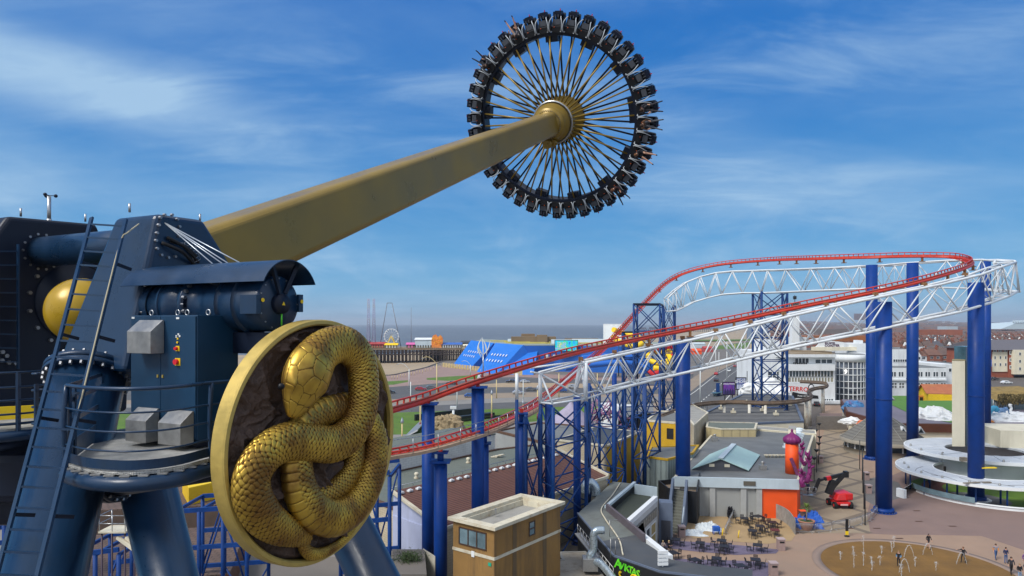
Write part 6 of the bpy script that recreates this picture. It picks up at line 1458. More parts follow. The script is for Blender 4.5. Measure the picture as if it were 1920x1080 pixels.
# brown fascia terrace with white domes and lawn
ter=[G(1591,806,0),G(1646,822,0),(64,140),(112,134),(125,165),(75,182),G(1572,788,0)]
ter=[(p[0],p[1]) for p in ter]
tr=thing('brown_fascia_terrace','long low building with brown fascia and a flat roof used for mini golf','building',(80,150,0))
A0=[G(1591,806),G(1650,825)]; 
tpts=[(A0[0].x,A0[0].y),(A0[1].x,A0[1].y),(80,142),(118,138),(125,172),(90,186)]
build('wall',MB().prism(tpts,0,2.6),M['cream'],tr); build('fascia',MB().prism([(p.x,p.y) for p in inset(tpts,-.5)],2.6,4.3),M['brown'],tr); build('roof',MB().prism([(p.x,p.y) for p in inset(tpts,-.1)],4.3,4.42),mat('mauve_grey_roof',(0.17,0.155,0.19),.9,0,.1,.4),tr)
m=MB(); 
def blob(m,c,r,s,seed):
    n,k=30,16; vs=[]; c=Vector(c)
    for j in range(k+1):
        th=math.pi*j/k
        for i in range(n):
            a=2*math.pi*i/n; v=Vector((math.sin(th)*math.cos(a)*s[0],math.sin(th)*math.sin(a)*s[1],math.cos(th)*s[2]))
            d=1+.30*noise.noise(v*2.1+Vector((seed,0,0)))+.22*noise.noise(v*5+Vector((seed,3,0)))+.1*noise.noise(v*11); vs.append(c+v*r*d)
    m.add(vs,[(j*n+i,(j+1)*n+i,(j+1)*n+(i+1)%n,j*n+(i+1)%n) for j in range(k) for i in range(n)],False)
wd=mat('white_fibreglass',(0.68,0.70,0.70),.7,0,.08,1,dirt=(0.45,0.42,0.36),dscale=.8,damt=.5)
for i,(x,y,Y,r,s,l) in enumerate(((1748,789,150,4.0,(1.2,1,.75),'large white plaster dome on the mini golf roof right of the third column'),(1768,795,146,2.6,(1.5,1,.6),'low white plaster mound beside the large dome'),(1784,797,146,1.6,(1,1,.8),'small white plaster mound left of the cream tower'),(1604,790,156,2.2,(1.5,1,.4),'white plaster mound by the blue sea creature left of the columns'),(1872,791,146,4.0,(1.5,1,.45),'white plaster boat hull mound under the blue elephant figure'),(1905,786,148,3.0,(1.4,1,.5),'white plaster mound behind the blue elephant figure'))):
    m=MB(); blob(m,P(x,y,Y),r,s,i*3.1); single('plaster_mound',m,wd,l,'sculpture',bevel=0)
# blue fish/whale dome figure
m=MB(); blob(m,P(1600,764,170),1.9,(1.3,1,.9),9); single('creature_figure',m,mat('blue_red_figure',(0.05,0.20,0.42),.5,0,.1,1,dirt=(0.35,0.06,0.12),dscale=.6,damt=.8),'round blue and pink sea creature figure above the white mound','sculpture')
def elephant(p,h,mt,lab):
    s=h/2.4; m=MB(); m.sphere(p+Vector((0,0,1.45*s)),.95*s,18,12,(1.25,.8,.85)); m.sphere(p+Vector((1.25*s,-.1,1.95*s)),.52*s,14,10)
    for dx,dy in ((-.75,-.35),(-.75,.35),(.65,-.35),(.65,.35)): m.tube([p+Vector((dx*s,dy*s,1.5*s)),p+Vector((dx*s,dy*s,.7*s)),p+Vector((dx*s,dy*s,0))],[.34*s,.25*s,.27*s],12)
    m.tube(spline([p+Vector((1.5,-.1,1.9))*1 if False else p+Vector((1.5*s,-.1,1.9*s)),p+Vector((1.95*s,-.1,1.5*s)),p+Vector((2.0*s,-.1,.9*s)),p+Vector((2.25*s,-.1,.7*s))],12),[.26*s*(1-.6*i/11) for i in range(12)],10)
    for e in (-1,1): m.sphere(p+Vector((1.1*s,(-.1+.45*e)*s,1.95*s)),.5*s,12,8,(.5,.15,1))
    m.tube([p+Vector((-1.15*s,0,1.6*s)),p+Vector((-1.4*s,0,1.0*s))],.05*s,6); return single('elephant_figure',m,mt,lab,'sculpture')
elephant(P(1877,780,147),1.9,mat('blue_figure',(0.13,0.24,0.42),.6,0,.1,2),'pale blue elephant figure standing on the white mound at the right')
m=MB(); p=P(1887,775,149); m.sphere(p,1.0,14,10,(1.3,.8,.8)); m.tube(spline([p+Vector((.7,0,.3)),p+Vector((1.1,0,1.1)),p+Vector((.7,0,1.8)),p+Vector((1.3,0,1.9))],14),[.35,.33,.3,.28,.26,.24,.24,.25,.28,.3,.3,.2,.12,.05],10); single('bird_figure',m,wd,'white long necked bird figure behind the blue elephant','sculpture')
m=MB(); p=P(1854,784,145); m.tube(spline([p+Vector((0,0,-1)),p+Vector((-.3,0,.5)),p+Vector((.3,0,1.6)),p+Vector((1.2,0,2.2)),p+Vector((1.8,0,1.6))],16),.55,12); single('dinosaur_figure',m,mat('turquoise_figure',(0.05,0.35,0.55),.5,0,.1,1),'turquoise long necked figure beside the right hand thick column','sculpture')
m=MB(); blob(m,P(1857,795,143),.9,(1,1,.9),4); single('orange_figure',m,mat('orange_figure_paint',(0.75,0.28,0.03),.5),'small orange figure at the foot of the turquoise one','sculpture')
m=MB(); blob(m,P(1622,793,152),1.2,(1.5,.8,.5),7); single('orange_figure',m,mat('orange_red_figure_paint',(0.65,0.16,0.05),.5),'small orange red figure on the white mound at the left edge of the columns','sculpture')
mat('artificial_lawn',(0.075,0.19,0.025),.95,0,.12,.4)
pts=[G(1676,745,3.0),G(1790,745,3.0),G(1790,785,4.45),G(1690,772,4.45)]
lawn=[P(1672,742,214),P(1790,742,214),P(1792,786,172),P(1700,775,172)]; struct('lawn',MB().quad(G(1655,751,4.5),G(1790,751,4.5),G(1792,794,4.5),G(1716,780,4.5)),mat('artificial_lawn',(0,0,0))); struct('lawn',MB().quad(*lawn),mat('artificial_lawn',(0,0,0)))
# yellow barn
ybn=thing('yellow_barn','bright yellow barn with orange brown roof on the lawn','building',P(1745,757,196)); Yb=196
A_,B_,C_,D_=P(1741,759,Yb),P(1790,757,Yb-2),P(1790,752,Yb+9),P(1721,752,Yb+8)
A_.z=B_.z=C_.z=D_.z=min(A_.z,B_.z); zb_=A_.z; he=3.1
m=MB(); m.hexa([A_,B_,C_,D_],[v+zz_*he for v in (A_,B_,C_,D_)]); md=(A_+D_)/2; m.extr([A_+zz_*he,md+zz_*(he+2.2),D_+zz_*he],(B_-A_).normalized()*.3); build('wall',m,bricks('yellow_block',(0.72,0.47,0.01),(0.70,0.45,0.01),(0.5,0.33,0.02),1,.8,.4,.03,rotx=(R(90),0,0)),ybn)
md2=(B_+C_)/2; m=MB(); v=zz_*he; ov=(A_-B_).normalized()*.6
m.hexa([A_+v+ov,B_+v,md2+v+zz_*2.3,md+v+zz_*2.3+ov],[q_+zz_*.2 for q_ in (A_+v+ov,B_+v,md2+v+zz_*2.3,md+v+zz_*2.3+ov)]); m.hexa([md+v+zz_*2.3+ov,md2+v+zz_*2.3,C_+v,D_+v+ov],[q_+zz_*.2 for q_ in (md+v+zz_*2.3+ov,md2+v+zz_*2.3,C_+v,D_+v+ov)]); build('roof',m,mat('orange_brown_roof',(0.36,0.12,0.055),.9,0,.15,.6,.3,3,dirt=(0.3,0.2,0.06),dscale=.3),ybn)
p=D_.lerp(A_,.35); m=MB().box(p+Vector((-1.2,-.9,1.1)),(2.0,1.4,2.2)); build('porch',m,mat('orange_porch',(0.5,0.2,0.03),.8),ybn); build('door',MB().box(p+Vector((-1.0,-1.63,.9)),(.9,.06,1.8)),M['blackwall'],ybn)
# =================== WHITE HOTEL COMPLEX ===================
ca=thing('white_hotel','long white art deco building with ribbon windows left of the round glass tower','building',(96,220,0))
Yh=214
def X(px,Y): return (px-960)*Y/F
def Zp(py,Y): return CAMH-(py-HY)*Y/F
x0,x1=X(1449,Yh),X(1566,Yh)
m=MB(); 
def blk(m,pa,pb,ya,yb,Y,dep): m.box(((X(pa,Y)+X(pb,Y))/2,Y+dep/2,(Zp(ya,Y)+Zp(yb,Y))/2),(X(pb,Y)-X(pa,Y),dep,abs(Zp(ya,Y)-Zp(yb,Y))))
blk(m,1466,1566,719,775,Yh,30); blk(m,1466,1566,683.5,695,Yh-.6,30.6); blk(m,1466,1566,695,719,Yh+.4,29); blk(m,1470,1566,670,683.5,Yh+1.6,28); blk(m,1462,1568,664.5,670,Yh-.2,30); blk(m,1432,1474,660,775,Yh+3,26); blk(m,1438,1462,638,660,Yh+8,14)
build('wall',m,M['whitewall'],ca)
m=MB(); blk(m,1470,1566,663.2,664.3,Yh+.4,28); blk(m,1500,1560,659,663.1,Yh+14,12); build('roof',m,mat('brown_moss_roof',(0.23,0.17,0.10),.95,0,.25,.2,dirt=(0.3,0.3,0.28),dscale=.1),ca)
def win(t,pa,pb,ya,yb,Y,nx,nz,gl=None,fm=None,**k): window(t,(X(pa,Y),Y),(X(pb,Y),Y),Zp(yb,Y),Zp(ya,Y),nx,nz,gl,fm,**k)
win(ca,1491,1516,672,680.5,Yh+1.55,4,1,fw=.25); win(ca,1529,1560,674,681,Yh+1.55,3,1,fw=.25)
mixg=mat('lit_mixed_glass',(0.07,0.10,0.12),.2,0,.8,.5,spec=.7,dirt=(0.26,0.20,0.11),dscale=.45,damt=.8)
win(ca,1474,1562,695.5,706,Yh+.35,15,1,mixg,fw=.22,out_=.12); win(ca,1478,1562,708,716,Yh+.35,15,1,mat('blind_glass',(0.28,0.27,0.20),.4,0,.3,.6),fw=.3,out_=.12)
win(ca,1440,1464,697,712,Yh+2.9,3,2,fw=.2); win(ca,1545,1562,748,757,Yh-.05,4,1,M['glass'],fw=.2)
m=MB(); 
for k in range(8): m.box((X(1490+k*3.4,Yh),Yh+.6,Zp(682,Yh)),(.3,.3,.8))
split_build('balcony_figure',m,M['blackwall'],ca)
# sign board on roof
sg=thing('roof_sign','white arched roof sign board with dark capital lettering above the white hotel','sign',(X(1562,Yh+16),Yh+16,14))
m=MB(); Ys=Yh+16; m.extr([Vector((X(x,Ys),Ys,Zp(y,Ys))) for x,y in ((1528,652),(1583,652),(1583,642),(1572,640.5),(1558,639),(1540,640))],Vector((0,.4,0))); build('board',m,M['frame_white'],sg)
build('lettering',text_mb('COASTER',1.15,(X(1560,Ys),Ys-.08,Zp(648,Ys)),(1,0,0),(0,0,1),.04,True),mat('dark_letter',(0.08,0.02,0.06)),sg)
build('lettering',text_mb('BIG DIPPER',.7,(X(1556,Ys),Ys-.08,Zp(643.2,Ys)),(1,0,0),(0,0,1),.04,True),mat('dark_letter',(0.08,0.02,0.06)),sg)
m=MB(); m.box((X(1566,Ys),Ys+1,Zp(654,Ys)),(14,3,1.2)); build('base',m,M['cream'],sg)
ro=thing('round_glass_tower','round white stair tower with a tall curved grid of windows','tower',(X(1595,221),221,0)); rcx,rcy=X(1592,221),221.5; rr_=5.15
def cylw(r,z0,z1,n=48): return MB().cyl((rcx,rcy,z0),(rcx,rcy,z1),r,n=n)
build('drum_wall',cylw(rr_,0,Zp(753,216)),M['whitewall'],ro); build('glass',cylw(rr_-.15,Zp(753,216),Zp(679,216)),mat('curved_glass',(0.05,0.065,0.09),.12,0,.7,.35,spec=.8,dirt=(0.16,0.17,0.17),dscale=.5,damt=.6),ro); build('cap',MB().cyl((rcx,rcy,Zp(679,216)),(rcx,rcy,Zp(665.5,216)),rr_+.1,n=48),M['whitewall'],ro); build('roof',MB().cyl((rcx,rcy,Zp(665.5,216)),(rcx,rcy,Zp(664.5,216)),rr_-.3,n=40),M['roof_grey'],ro)
m=MB(); zb0,zt0=Zp(753,216),Zp(679,216)
for k in range(24):
    a=2*math.pi*k/24+.07; m.box((rcx+rr_*math.cos(a)*.985,rcy+rr_*math.sin(a)*.985,(zb0+zt0)/2),(.16,.20,zt0-zb0),a)
for k in range(0,7): 
    z=zb0+(zt0-zb0)*k/6; m.lathe([(rr_-.12,z-.11),(rr_+.03,z-.11),(rr_+.03,z+.11),(rr_-.12,z+.11)],(rcx,rcy,0),n=48)
build('window_grid',m,M['frame_white'],ro)
m=MB(); blk(m,1622,1648,664,770,219,12); build('side_pier',m,M['whitewall'],ro)
wb=thing('white_hotel','white wing of the hotel with paired windows right of the thick columns','building',(X(1730,228),228,0)); Yw=226
m=MB(); blk(m,1640,1775,690,760,Yw,25); blk(m,1766,1792,683,760,Yw+4,20); blk(m,1666,1704,655,690,Yw+9,14); blk(m,1592,1626,644,664,Yw+6,10); blk(m,1611,1618,638,645,Yw+8,4); build('wall',m,M['whitewall'],wb)
m=MB(); blk(m,1641,1774,689,689.9,Yw+.5,24); blk(m,1700,1788,680,682,Yw+18,10); blk(m,1667,1703,654,654.9,Yw+9.5,13); build('roof',m,M['roof_grey'],wb)
for x in (1651,1671,1685,1721,1735,1750,1764.5): win(wb,x,x+3.6,697.5,706,Yw-.02,1,1,fw=.15); win(wb,x+5.2,x+8.6,697.5,706,Yw-.02,1,1,fw=.15)
for x in (1672,1686,1721,1735,1750,1764): win(wb,x,x+9,718,727.5,Yw-.02,2,2,mat('pale_office_glass',(0.12,0.13,0.13),.3,0,.4,1),fw=.22)
win(wb,1675,1700,674,678.5,Yw+8.95,6,1,fw=.15); win(wb,1779,1784,691,697,Yw+3.95,1,1,fw=.25)
m=MB(); blk(m,1640,1775,711,713.5,Yw-.6,.6); build('ledge',m,M['frame_white'],wb)
sp=thing('white_spire_tower','slim white tower with a railed round lantern top rising behind the red track','tower',(X(1492,238),238,10)); Yt=238
m=MB(); blk(m,1485.5,1499,585,655,Yt,2.5); blk(m,1482,1512,632,658,Yt+2,5); build('shaft',m,M['whitewall'],sp)
m=MB(); tcx=X(1492.5,Yt); m.lathe([(0,Zp(583,Yt)),(1.9,Zp(583,Yt)),(1.9,Zp(580,Yt)),(1.2,Zp(579,Yt)),(1.2,Zp(569,Yt)),(1.9,Zp(568.5,Yt)),(1.9,Zp(567,Yt)),(0,Zp(566,Yt))],(tcx,Yt+1,0),n=20); build('lantern',m,mat('lantern_grey',(0.25,0.28,0.31)),sp)
m=MB()
for k in range(14): a=2*math.pi*k/14; m.cyl((tcx+1.85*math.cos(a),Yt+1+1.85*math.sin(a),Zp(580,Yt)),(tcx+1.85*math.cos(a),Yt+1+1.85*math.sin(a),Zp(568,Yt)),.07,n=5)
m.cyl((tcx,Yt+1,Zp(566,Yt)),(tcx,Yt+1,Zp(553,Yt)),.12,n=8); m.box((tcx,Yt+1,Zp(558,Yt)),(.9,.9,1.1)); build('railing',m,M['blackwall'],sp)
# horror attraction sign
ts=thing('horror_sign','black signboard with jagged red lettering and a pale face by the monorail','sign',(X(1505,205),205,0)); Yq=206
m=MB(); m.extr([Vector((X(x,Yq),Yq,Zp(y,Yq))) for x,y in ((1485,734),(1500,738),(1534,742),(1535,748),(1486,746))],Vector((0,.4,0))); build('board',m,M['blackwall'],ts)
tm=text_mb('TERROR',1.9,(X(1500,Yq),Yq-.15,Zp(730,Yq)),(1,0,-.06),(0,0,1),.08,True,.1); build('red_lettering',tm,mat('blood_red',(0.62,0.03,0.02),.6),ts)
build('white_lettering',text_mb('Pasaje del Terror',.62,(X(1509,Yq),Yq-.08,Zp(742.5,Yq)),(1,0,-.05),(0,0,1),.04),M['frame_white'],ts)
m=MB(); c=Vector((X(1521,Yq),Yq-.1,Zp(729,Yq))); m.sphere(c,.82,16,12,(1,.4,1.45)); fc=build('pale_face',m,mat('face_white',(0.55,0.56,0.58),.6,0,.2,1.5),ts)
m=MB(); m.sphere(c+Vector((0,.15,.25)),.95,14,10,(1.05,.3,1.4)); 
for e in (-1,1): m.sphere(c+Vector((.3*e,-.32,.15)),.17,8,6,(1,.4,.7))
m.sphere(c+Vector((.05,-.34,-.45)),.25,8,6,(1,.3,.3)); build('face_dark_parts',m,M['blackwall'],fc)  # black surround, eyes and mouth of the face
# awnings/blue panel ground floor of the hotel
m=MB(); blk(m,1546,1624,757,766,Yh-1.2,1); o=build('ground_floor_panel',m,mat('pale_blue_panel',(0.20,0.48,0.56),.6,0,.25,.6),ca)
m=MB(); blk(m,1540,1628,766,776,Yh-1.6,2); blk(m,1540,1628,752,757,Yh-1.5,2); build('ground_floor_wall',m,M['whitewall'],ca)
# billboards
def billboard(x0,y0,x1,y1,Y,cols,lab,words):
    t=thing('billboard',lab,'billboard',(X((x0+x1)/2,Y),Y,0)); a=Vector((X(x0,Y),Y,Zp(y1,Y))); b_=Vector((X(x1,Y),Y,Zp(y1,Y))); h=Zp(y0,Y)-Zp(y1,Y)
    m=MB(); m.hexa([a,b_,b_+Vector((0,.4,0)),a+Vector((0,.4,0))],[v+zz_*h for v in (a,b_,b_+Vector((0,.4,0)),a+Vector((0,.4,0)))]); build('frame',m,M['blackwall'],t)
    pm_=mat('poster_'+words[0].lower().replace(' ','_'),cols[0],.5,0,.5,.7,dirt=cols[1],dscale=.9,damt=1.0)
    m=MB(); i_=.25; m.quad(a+Vector((i_,-.03,i_)),b_+Vector((-i_,-.03,i_)),b_+Vector((-i_,-.03,h-i_)),a+Vector((i_,-.03,h-i_))); build('poster',m,pm_,t)
    w_=b_.x-a.x
    for k,wd_ in enumerate(words): build('lettering',text_mb(wd_,w_/max(4,len(wd_))*1.45,((a.x+b_.x)/2,Y-.06,a.z+h*(.84-.2*k)),(1,0,0),(0,0,1),.02,True),M['frame_white'],t)
    rnd=random.Random(int(x0)); m=MB()
    for k in range(4): 
        cx2=a.x+w_*(.2+.2*k); m.extr([Vector((cx2+rx,Y-.055,a.z+h*rz)) for rx,rz in ((-.35,.08),(.35,.08),(.3,.35),(.12,.42),(.1,.5),(-.1,.5),(-.12,.42),(-.3,.35))],Vector((0,-.02,0)))
    build('figure_print',m,mat('poster_print_'+str(int(x0)),cols[2],.5,0,.6,2),t)
    m=MB(); 
    for f_ in (.2,.8): m.beam(Vector((a.x+w_*f_,Y+.25,0)),Vector((a.x+w_*f_,Y+.25,a.z+.2)),.25,.25)
    split_build('post',m,M['blackwall'],t)
billboard(1355,716,1378.5,741,205,((0.16,0.03,0.30),(0.02,0.12,0.45),(0.02,0.02,0.08)),'purple and blue concert style billboard nearest the bus shelter',['EVOLUTION'])
billboard(1379.5,707.5,1399.5,731,216,((0.03,0.07,0.25),(0.3,0.05,0.3),(0.45,0.5,0.62)),'blue show billboard with white headline, middle of the three',['HOT ICE','SHOW'])
billboard(1401,696,1421,717,232,((0.40,0.42,0.50),(0.5,0.2,0.35),(0.25,0.4,0.6)),'pale pastel billboard, farthest of the three by the road',['PARK'])
# bus shelter + blue sign post
m=MB().box(G(1313,757,2.6),(4.0,2.0,.2)); sh=thing('kiosk_shelter','small shelter with a pale blue roof on the pavement right of the thick column','shelter',G(1313,760)); build('roof',m,mat('pale_blue_sheet',(0.35,0.50,0.68),.6),sh)
m=MB(); p=G(1313,757,2.6)
for dx in (-1.7,-.6,.6,1.7):
    for dy in (-.8,.8): m.cyl((p.x+dx,p.y+dy,0),(p.x+dx,p.y+dy,2.5),.06,n=6)
split_build('post',m,M['blackwall'],sh)
p=G(1340,744); m=MB().box(p+Vector((2,3,1.2)),(7,2.2,.15),.9); m.box(p+Vector((2,3.6,.6)),(7,.1,1.1),.9); single('bus_shelter',m,mat('dark_teal',(0.05,0.12,0.16),.4),'long dark teal bus shelter roof beside the road','shelter')
p=G(1346,742); single('sign_post',MB().box(p+zz_*2.2,(1.2,.3,4.4)),M['blue2'],'blue totem sign standing by the bus shelter','sign')
# white rock sculpture wall left of hotel
for i,(x,y,Y,r,s) in enumerate(((1415,732,212,3,(1.5,1,.7)),(1440,730,214,4,(1.3,1,.8)),(1452,742,210,4,(1.5,1,.6)),(1470,745,208,3,(1,1,1.0)))):
    m=MB(); blob(m,P(x,y,Y),r,s,20+i*2.3); single('rockwork',m,wd,['white rockwork at the left end by the pastel billboard','tall white rockwork mass behind the lattice tower','broad white rockwork under the hotel wall','white rockwork block beside the horror sign'][i],'rockwork')
m=MB().box(P(1437,725,205),(14,8,.5)); 
# red brick flats at the right edge
fb=thing('brick_flats','red brick flats with pale panels and a grey pitched roof at the right edge','building',(X(1885,318),318,0)); Yf=318
m=MB(); blk(m,1852,1900,655,712,Yf,30); blk(m,1893,1901,655,712,Yf-1,3); build('wall',m,bricks('red_brick',(0.30,0.075,0.035),(0.27,0.065,0.03),(0.25,0.12,0.09),1,.9,.3,.02,rotx=(R(90),0,0)),fb)
m=MB(); blk(m,1861,1889,660,697,Yf-.4,.5); blk(m,1902,1950,656,702,Yf-3,30); build('panel',m,M['cream'],fb)
m=MB(); m.extr([Vector((X(1852,Yf)-1,Yf-2,Zp(656,Yf))),Vector((X(1852,Yf)-1,Yf+12,Zp(638,Yf))),Vector((X(1852,Yf)-1,Yf+32,Zp(656,Yf)))],Vector((45,0,0))); build('roof',m,mat('grey_slate_roof',(0.115,0.11,0.125),.8,0,.1,.4),fb)
for r_ in (657.5,): 
    for x in (1863,1873,1883): win(fb,x,x+5,656.5,659.5,Yf-.02,2,1,fw=.2)
for y in (668,681): 
    for x in (1865,1875,1885): win(fb,x-.5,x+2,y,y+5,Yf-.45,1,1,fw=.12)
for y in (659,672,686): win(fb,1894,1899,y,y+5,Yf-1.05,1,1,fw=.3)
for y in (661,675,689): win(fb,1911,1914,y,y+5,Yf-3.05,1,1,fw=.12)
m=MB().box((X(1856.5,Yf-2),Yf-2,Zp(680,Yf)),(1.2,.4,3.2)); build('blue_sign',m,mat('blue_backlit',(0.01,0.15,0.55),.4),fb)
# thatched enclosure at right edge
th=thing('thatched_aviary','thatched straw roofed enclosure with dark hanging creepers at the right edge','enclosure',(X(1895,165),165,0)); Yv=160
m=MB(); 
for (a_,b__,yt_,yb_,Y) in ((1868,1960,735,745,Yv+12),(1872,1960,740,752,Yv+2)): m.extr([Vector((X(a_,Y),Y,Zp(yb_,Y))),Vector((X(a_+8,Y),Y+6,Zp(yt_,Y))),Vector((X(b__,Y),Y+6,Zp(yt_-3,Y))),Vector((X(b__,Y),Y,Zp(yb_,Y)))],Vector((0,3,.3)))
build('thatch_roof',m,M['yroof'],th)
m=MB(); rnd=random.Random(5)
for k in range(900):
    x=rnd.uniform(1870,1925); p=P(x,rnd.uniform(738,757),Yv+rnd.uniform(-.6,.6)); a=Vector((rnd.uniform(-.3,.3),rnd.uniform(-.2,.2),rnd.uniform(-.7,-.1))); b_=Vector((rnd.uniform(.1,.3),rnd.uniform(-.2,.2),rnd.uniform(-.2,.2))); m.quad(p,p+b_,p+a)
build('creeper',m,mat('dry_creeper',(0.10,0.075,0.025),.95,0,.5,.5,dirt=(0.03,0.03,0.015),dscale=.5),th)
m=MB(); m.box((X(1900,Yv),Yv+4,Zp(765,Yv)),(16,.2,3.2)); build('glass_wall',m,M['glass_pale'],th)
m=MB()
for k in range(12): x=X(1869+k*5,Yv); m.cyl((x,Yv+3.8,Zp(778,Yv)),(x,Yv+3.8,Zp(752,Yv)),.09,n=6)
split_build('frame_post',m,M['brushed'],th)
# =================== FAR SIDE: PIER, WATER PARK, TOWN ===================
# pier
Yp=468; pr=thing('pier','long dark iron and timber pleasure pier standing on rows of piles over the beach','pier',(X(790,Yp),Yp,-3))
xa,xb=X(560,Yp),X(892,Yp); zd_=Zp(653,Yp)
build('deck',MB().box(((xa+xb)/2,Yp+10,zd_-.5),(xb-xa,28,1.0)),mat('pier_deck_timber',(0.20,0.15,0.10),.9,0,.2,.2),pr)
m=MB(); m.box(((xa+xb)/2,Yp-3.8,zd_-2.4),(xb-xa,.4,.7)); m.box(((xa+xb)/2,Yp-3.8,zd_-4.2),(xb-xa,.4,.6)); k=0
nx_=int((xb-xa)/2.4)
for i in range(nx_):
    x=xa+(xb-xa)*i/nx_; m.beam((x,Yp-3.8,zd_-1),(x+2.4,Yp-3.8,zd_-4.2),.2,.3); m.beam((x+2.4,Yp-3.8,zd_-1),(x,Yp-3.8,zd_-4.2),.2,.3)
build('girder',m,M['piledark'],pr)
m=MB(); k=0
for i in range(48):
    for y in (-3.5,5,14,22): x=xa+(xb-xa)*(i+.5)/48+(.4 if k%2 else 0); m.cyl((x,Yp+y,-4),(x,Yp+y,zd_-1),.36,n=6); k+=1
for p in [m]: o=build('piles',m,M['piledark'],pr); o['kind']='stuff'
m=MB(); m.tube([(xa,Yp-4,zd_+1.1),(xb,Yp-4,zd_+1.1)],.08,5)
for i in range(90): x=xa+(xb-xa)*i/90; m.cyl((x,Yp-4,zd_),(x,Yp-4,zd_+1.1),.06,n=4)
build('railing',m,M['post_cream'],pr)
def pbox(pa,pb,ya,yb,dep,mt,name,lab,cat,off=0,roof=None):
    t=thing(name,lab,cat,(X((pa+pb)/2,Yp),Yp+off,zd_)); m=MB(); blk(m,pa,pb,ya,yb,Yp+off,dep); build('wall',m,mt,t)
    m=MB(); w0,w1=X(pa,Yp)-.5,X(pb,Yp)+.5; z1=Zp(ya,Yp); m.extr([Vector((w0,Yp+off-.5,z1)),Vector((w0,Yp+off+dep/2,z1+1.3)),Vector((w0,Yp+off+dep+.5,z1))],Vector((w1-w0,0,0))); build('roof',m,roof or mt,t)
    m=MB(); nn3=max(2,int((pb-pa)/4))
    for i in range(nn3): x=w0+(w1-w0)*(i+.5)/nn3; m.box((x,Yp+off-.03,zd_+1.3),((w1-w0)/nn3*.55,.1,1.5))
    split_build('opening',m,M['blackwall'],t); return t
cr_=mat('pier_red',(0.40,0.05,0.05),.7,0,.3,.4); yl_=M['yellow_bright']
pbox(640,690,643,652,10,cr_,'amusement_hall','dark red low amusement hall on the pier partly behind the medallion','hall',0,mat('dark_red_roof',(0.25,0.05,0.05)))
pbox(690,720,645,652,9,cr_,'amusement_stall','red fairground stall row on the pier beside the tall thrill towers','stall')
pbox(722,745,647,652,5,M['whitewall'],'ticket_booth','white and yellow booth under the small observation wheel','stall',-1,yl_)
pbox(762,777,646,652,6,mat('pink_stall',(0.6,0.12,0.35)),'amusement_stall','pink stall on the pier right of the observation wheel','stall')
pbox(778,809,637,652,12,M['fascia'],'amusement_hall','pale blue white hall with flat front on the pier','hall',0,M['whitewall'])
pbox(828,865,646,652,8,M['whitewall'],'pier_cafe','long white cafe with blue fascia near the landward end of the pier','cafe',0,mat('cafe_blue_roof',(0.03,0.12,0.42)))
pbox(864,888,643,648,8,mat('dark_grey_hut',(0.06,0.065,0.07)),'pier_building','dark grey roofed building where the pier meets the blue water park','building',6)
pbox(866,884,649,653,6,M['cream'],'pier_building','low cream building in front of the dark grey roofed one','building',0)
# orange facade ride
t=thing('funhouse_front','orange and yellow scalloped funhouse front on the pier','ride',(X(818,Yp),Yp,zd_)); m=MB(); m.extr([Vector((X(x,Yp),Yp,Zp(y,Yp))) for x,y in ((809,652),(830,652),(830,634),(826,628),(821,632),(817,627),(812,629),(809,636))],Vector((0,2,0))); build('front',m,mat('orange_front',(0.75,0.22,0.03),.6,0,.4,.5,dirt=(0.8,0.6,0.05),dscale=.3),t)
m=MB()
for k in range(4): m.lathe([(1.0,0),(1.2,.3),(1.0,.6)],(X(813+k*4.6,Yp),Yp-.2,Zp(637+(k%2)*6,Yp)),(0,1,0),n=12)
split_build('scallop',m,yl_,t)
# observation wheel
wc=Vector((X(732.5,Yp),Yp+3,Zp(630,Yp))); wr=13.5*Yp/F
t=thing('observation_wheel','small white observation wheel with yellow legs on the pier','ferris wheel',(wc.x,wc.y,zd_))
m=MB(); 
for dy in (-.8,.8): m.tube([wc+Vector((wr*math.cos(a),dy,wr*math.sin(a))) for a in [2*math.pi*i/32 for i in range(32)]],.13,5,closed=True)
build('wheel_rim',m,M['white'],t); m=MB()
for k in range(16): a=2*math.pi*k/16; m.cyl(wc,wc+Vector((wr*math.cos(a),-.8,wr*math.sin(a))),.07,n=4); m.cyl(wc,wc+Vector((wr*math.cos(a),.8,wr*math.sin(a))),.07,n=4)
build('spokes',m,M['white'],t); m=MB()
for k in range(16): a=2*math.pi*k/16; c=wc+Vector((wr*math.cos(a),0,wr*math.sin(a)-.5)); m.sphere(c,.55,8,6,(1,.9,.8))
split_build('gondola_car',m,M['frame_white'],t); m=MB()
for dy in (-1.6,1.6):
    for s in (-1,1): m.beam(wc+Vector((0,dy,0)),Vector((wc.x+s*3.9,wc.y+dy,zd_)),.4,.4)
split_build('leg',m,yl_,t)
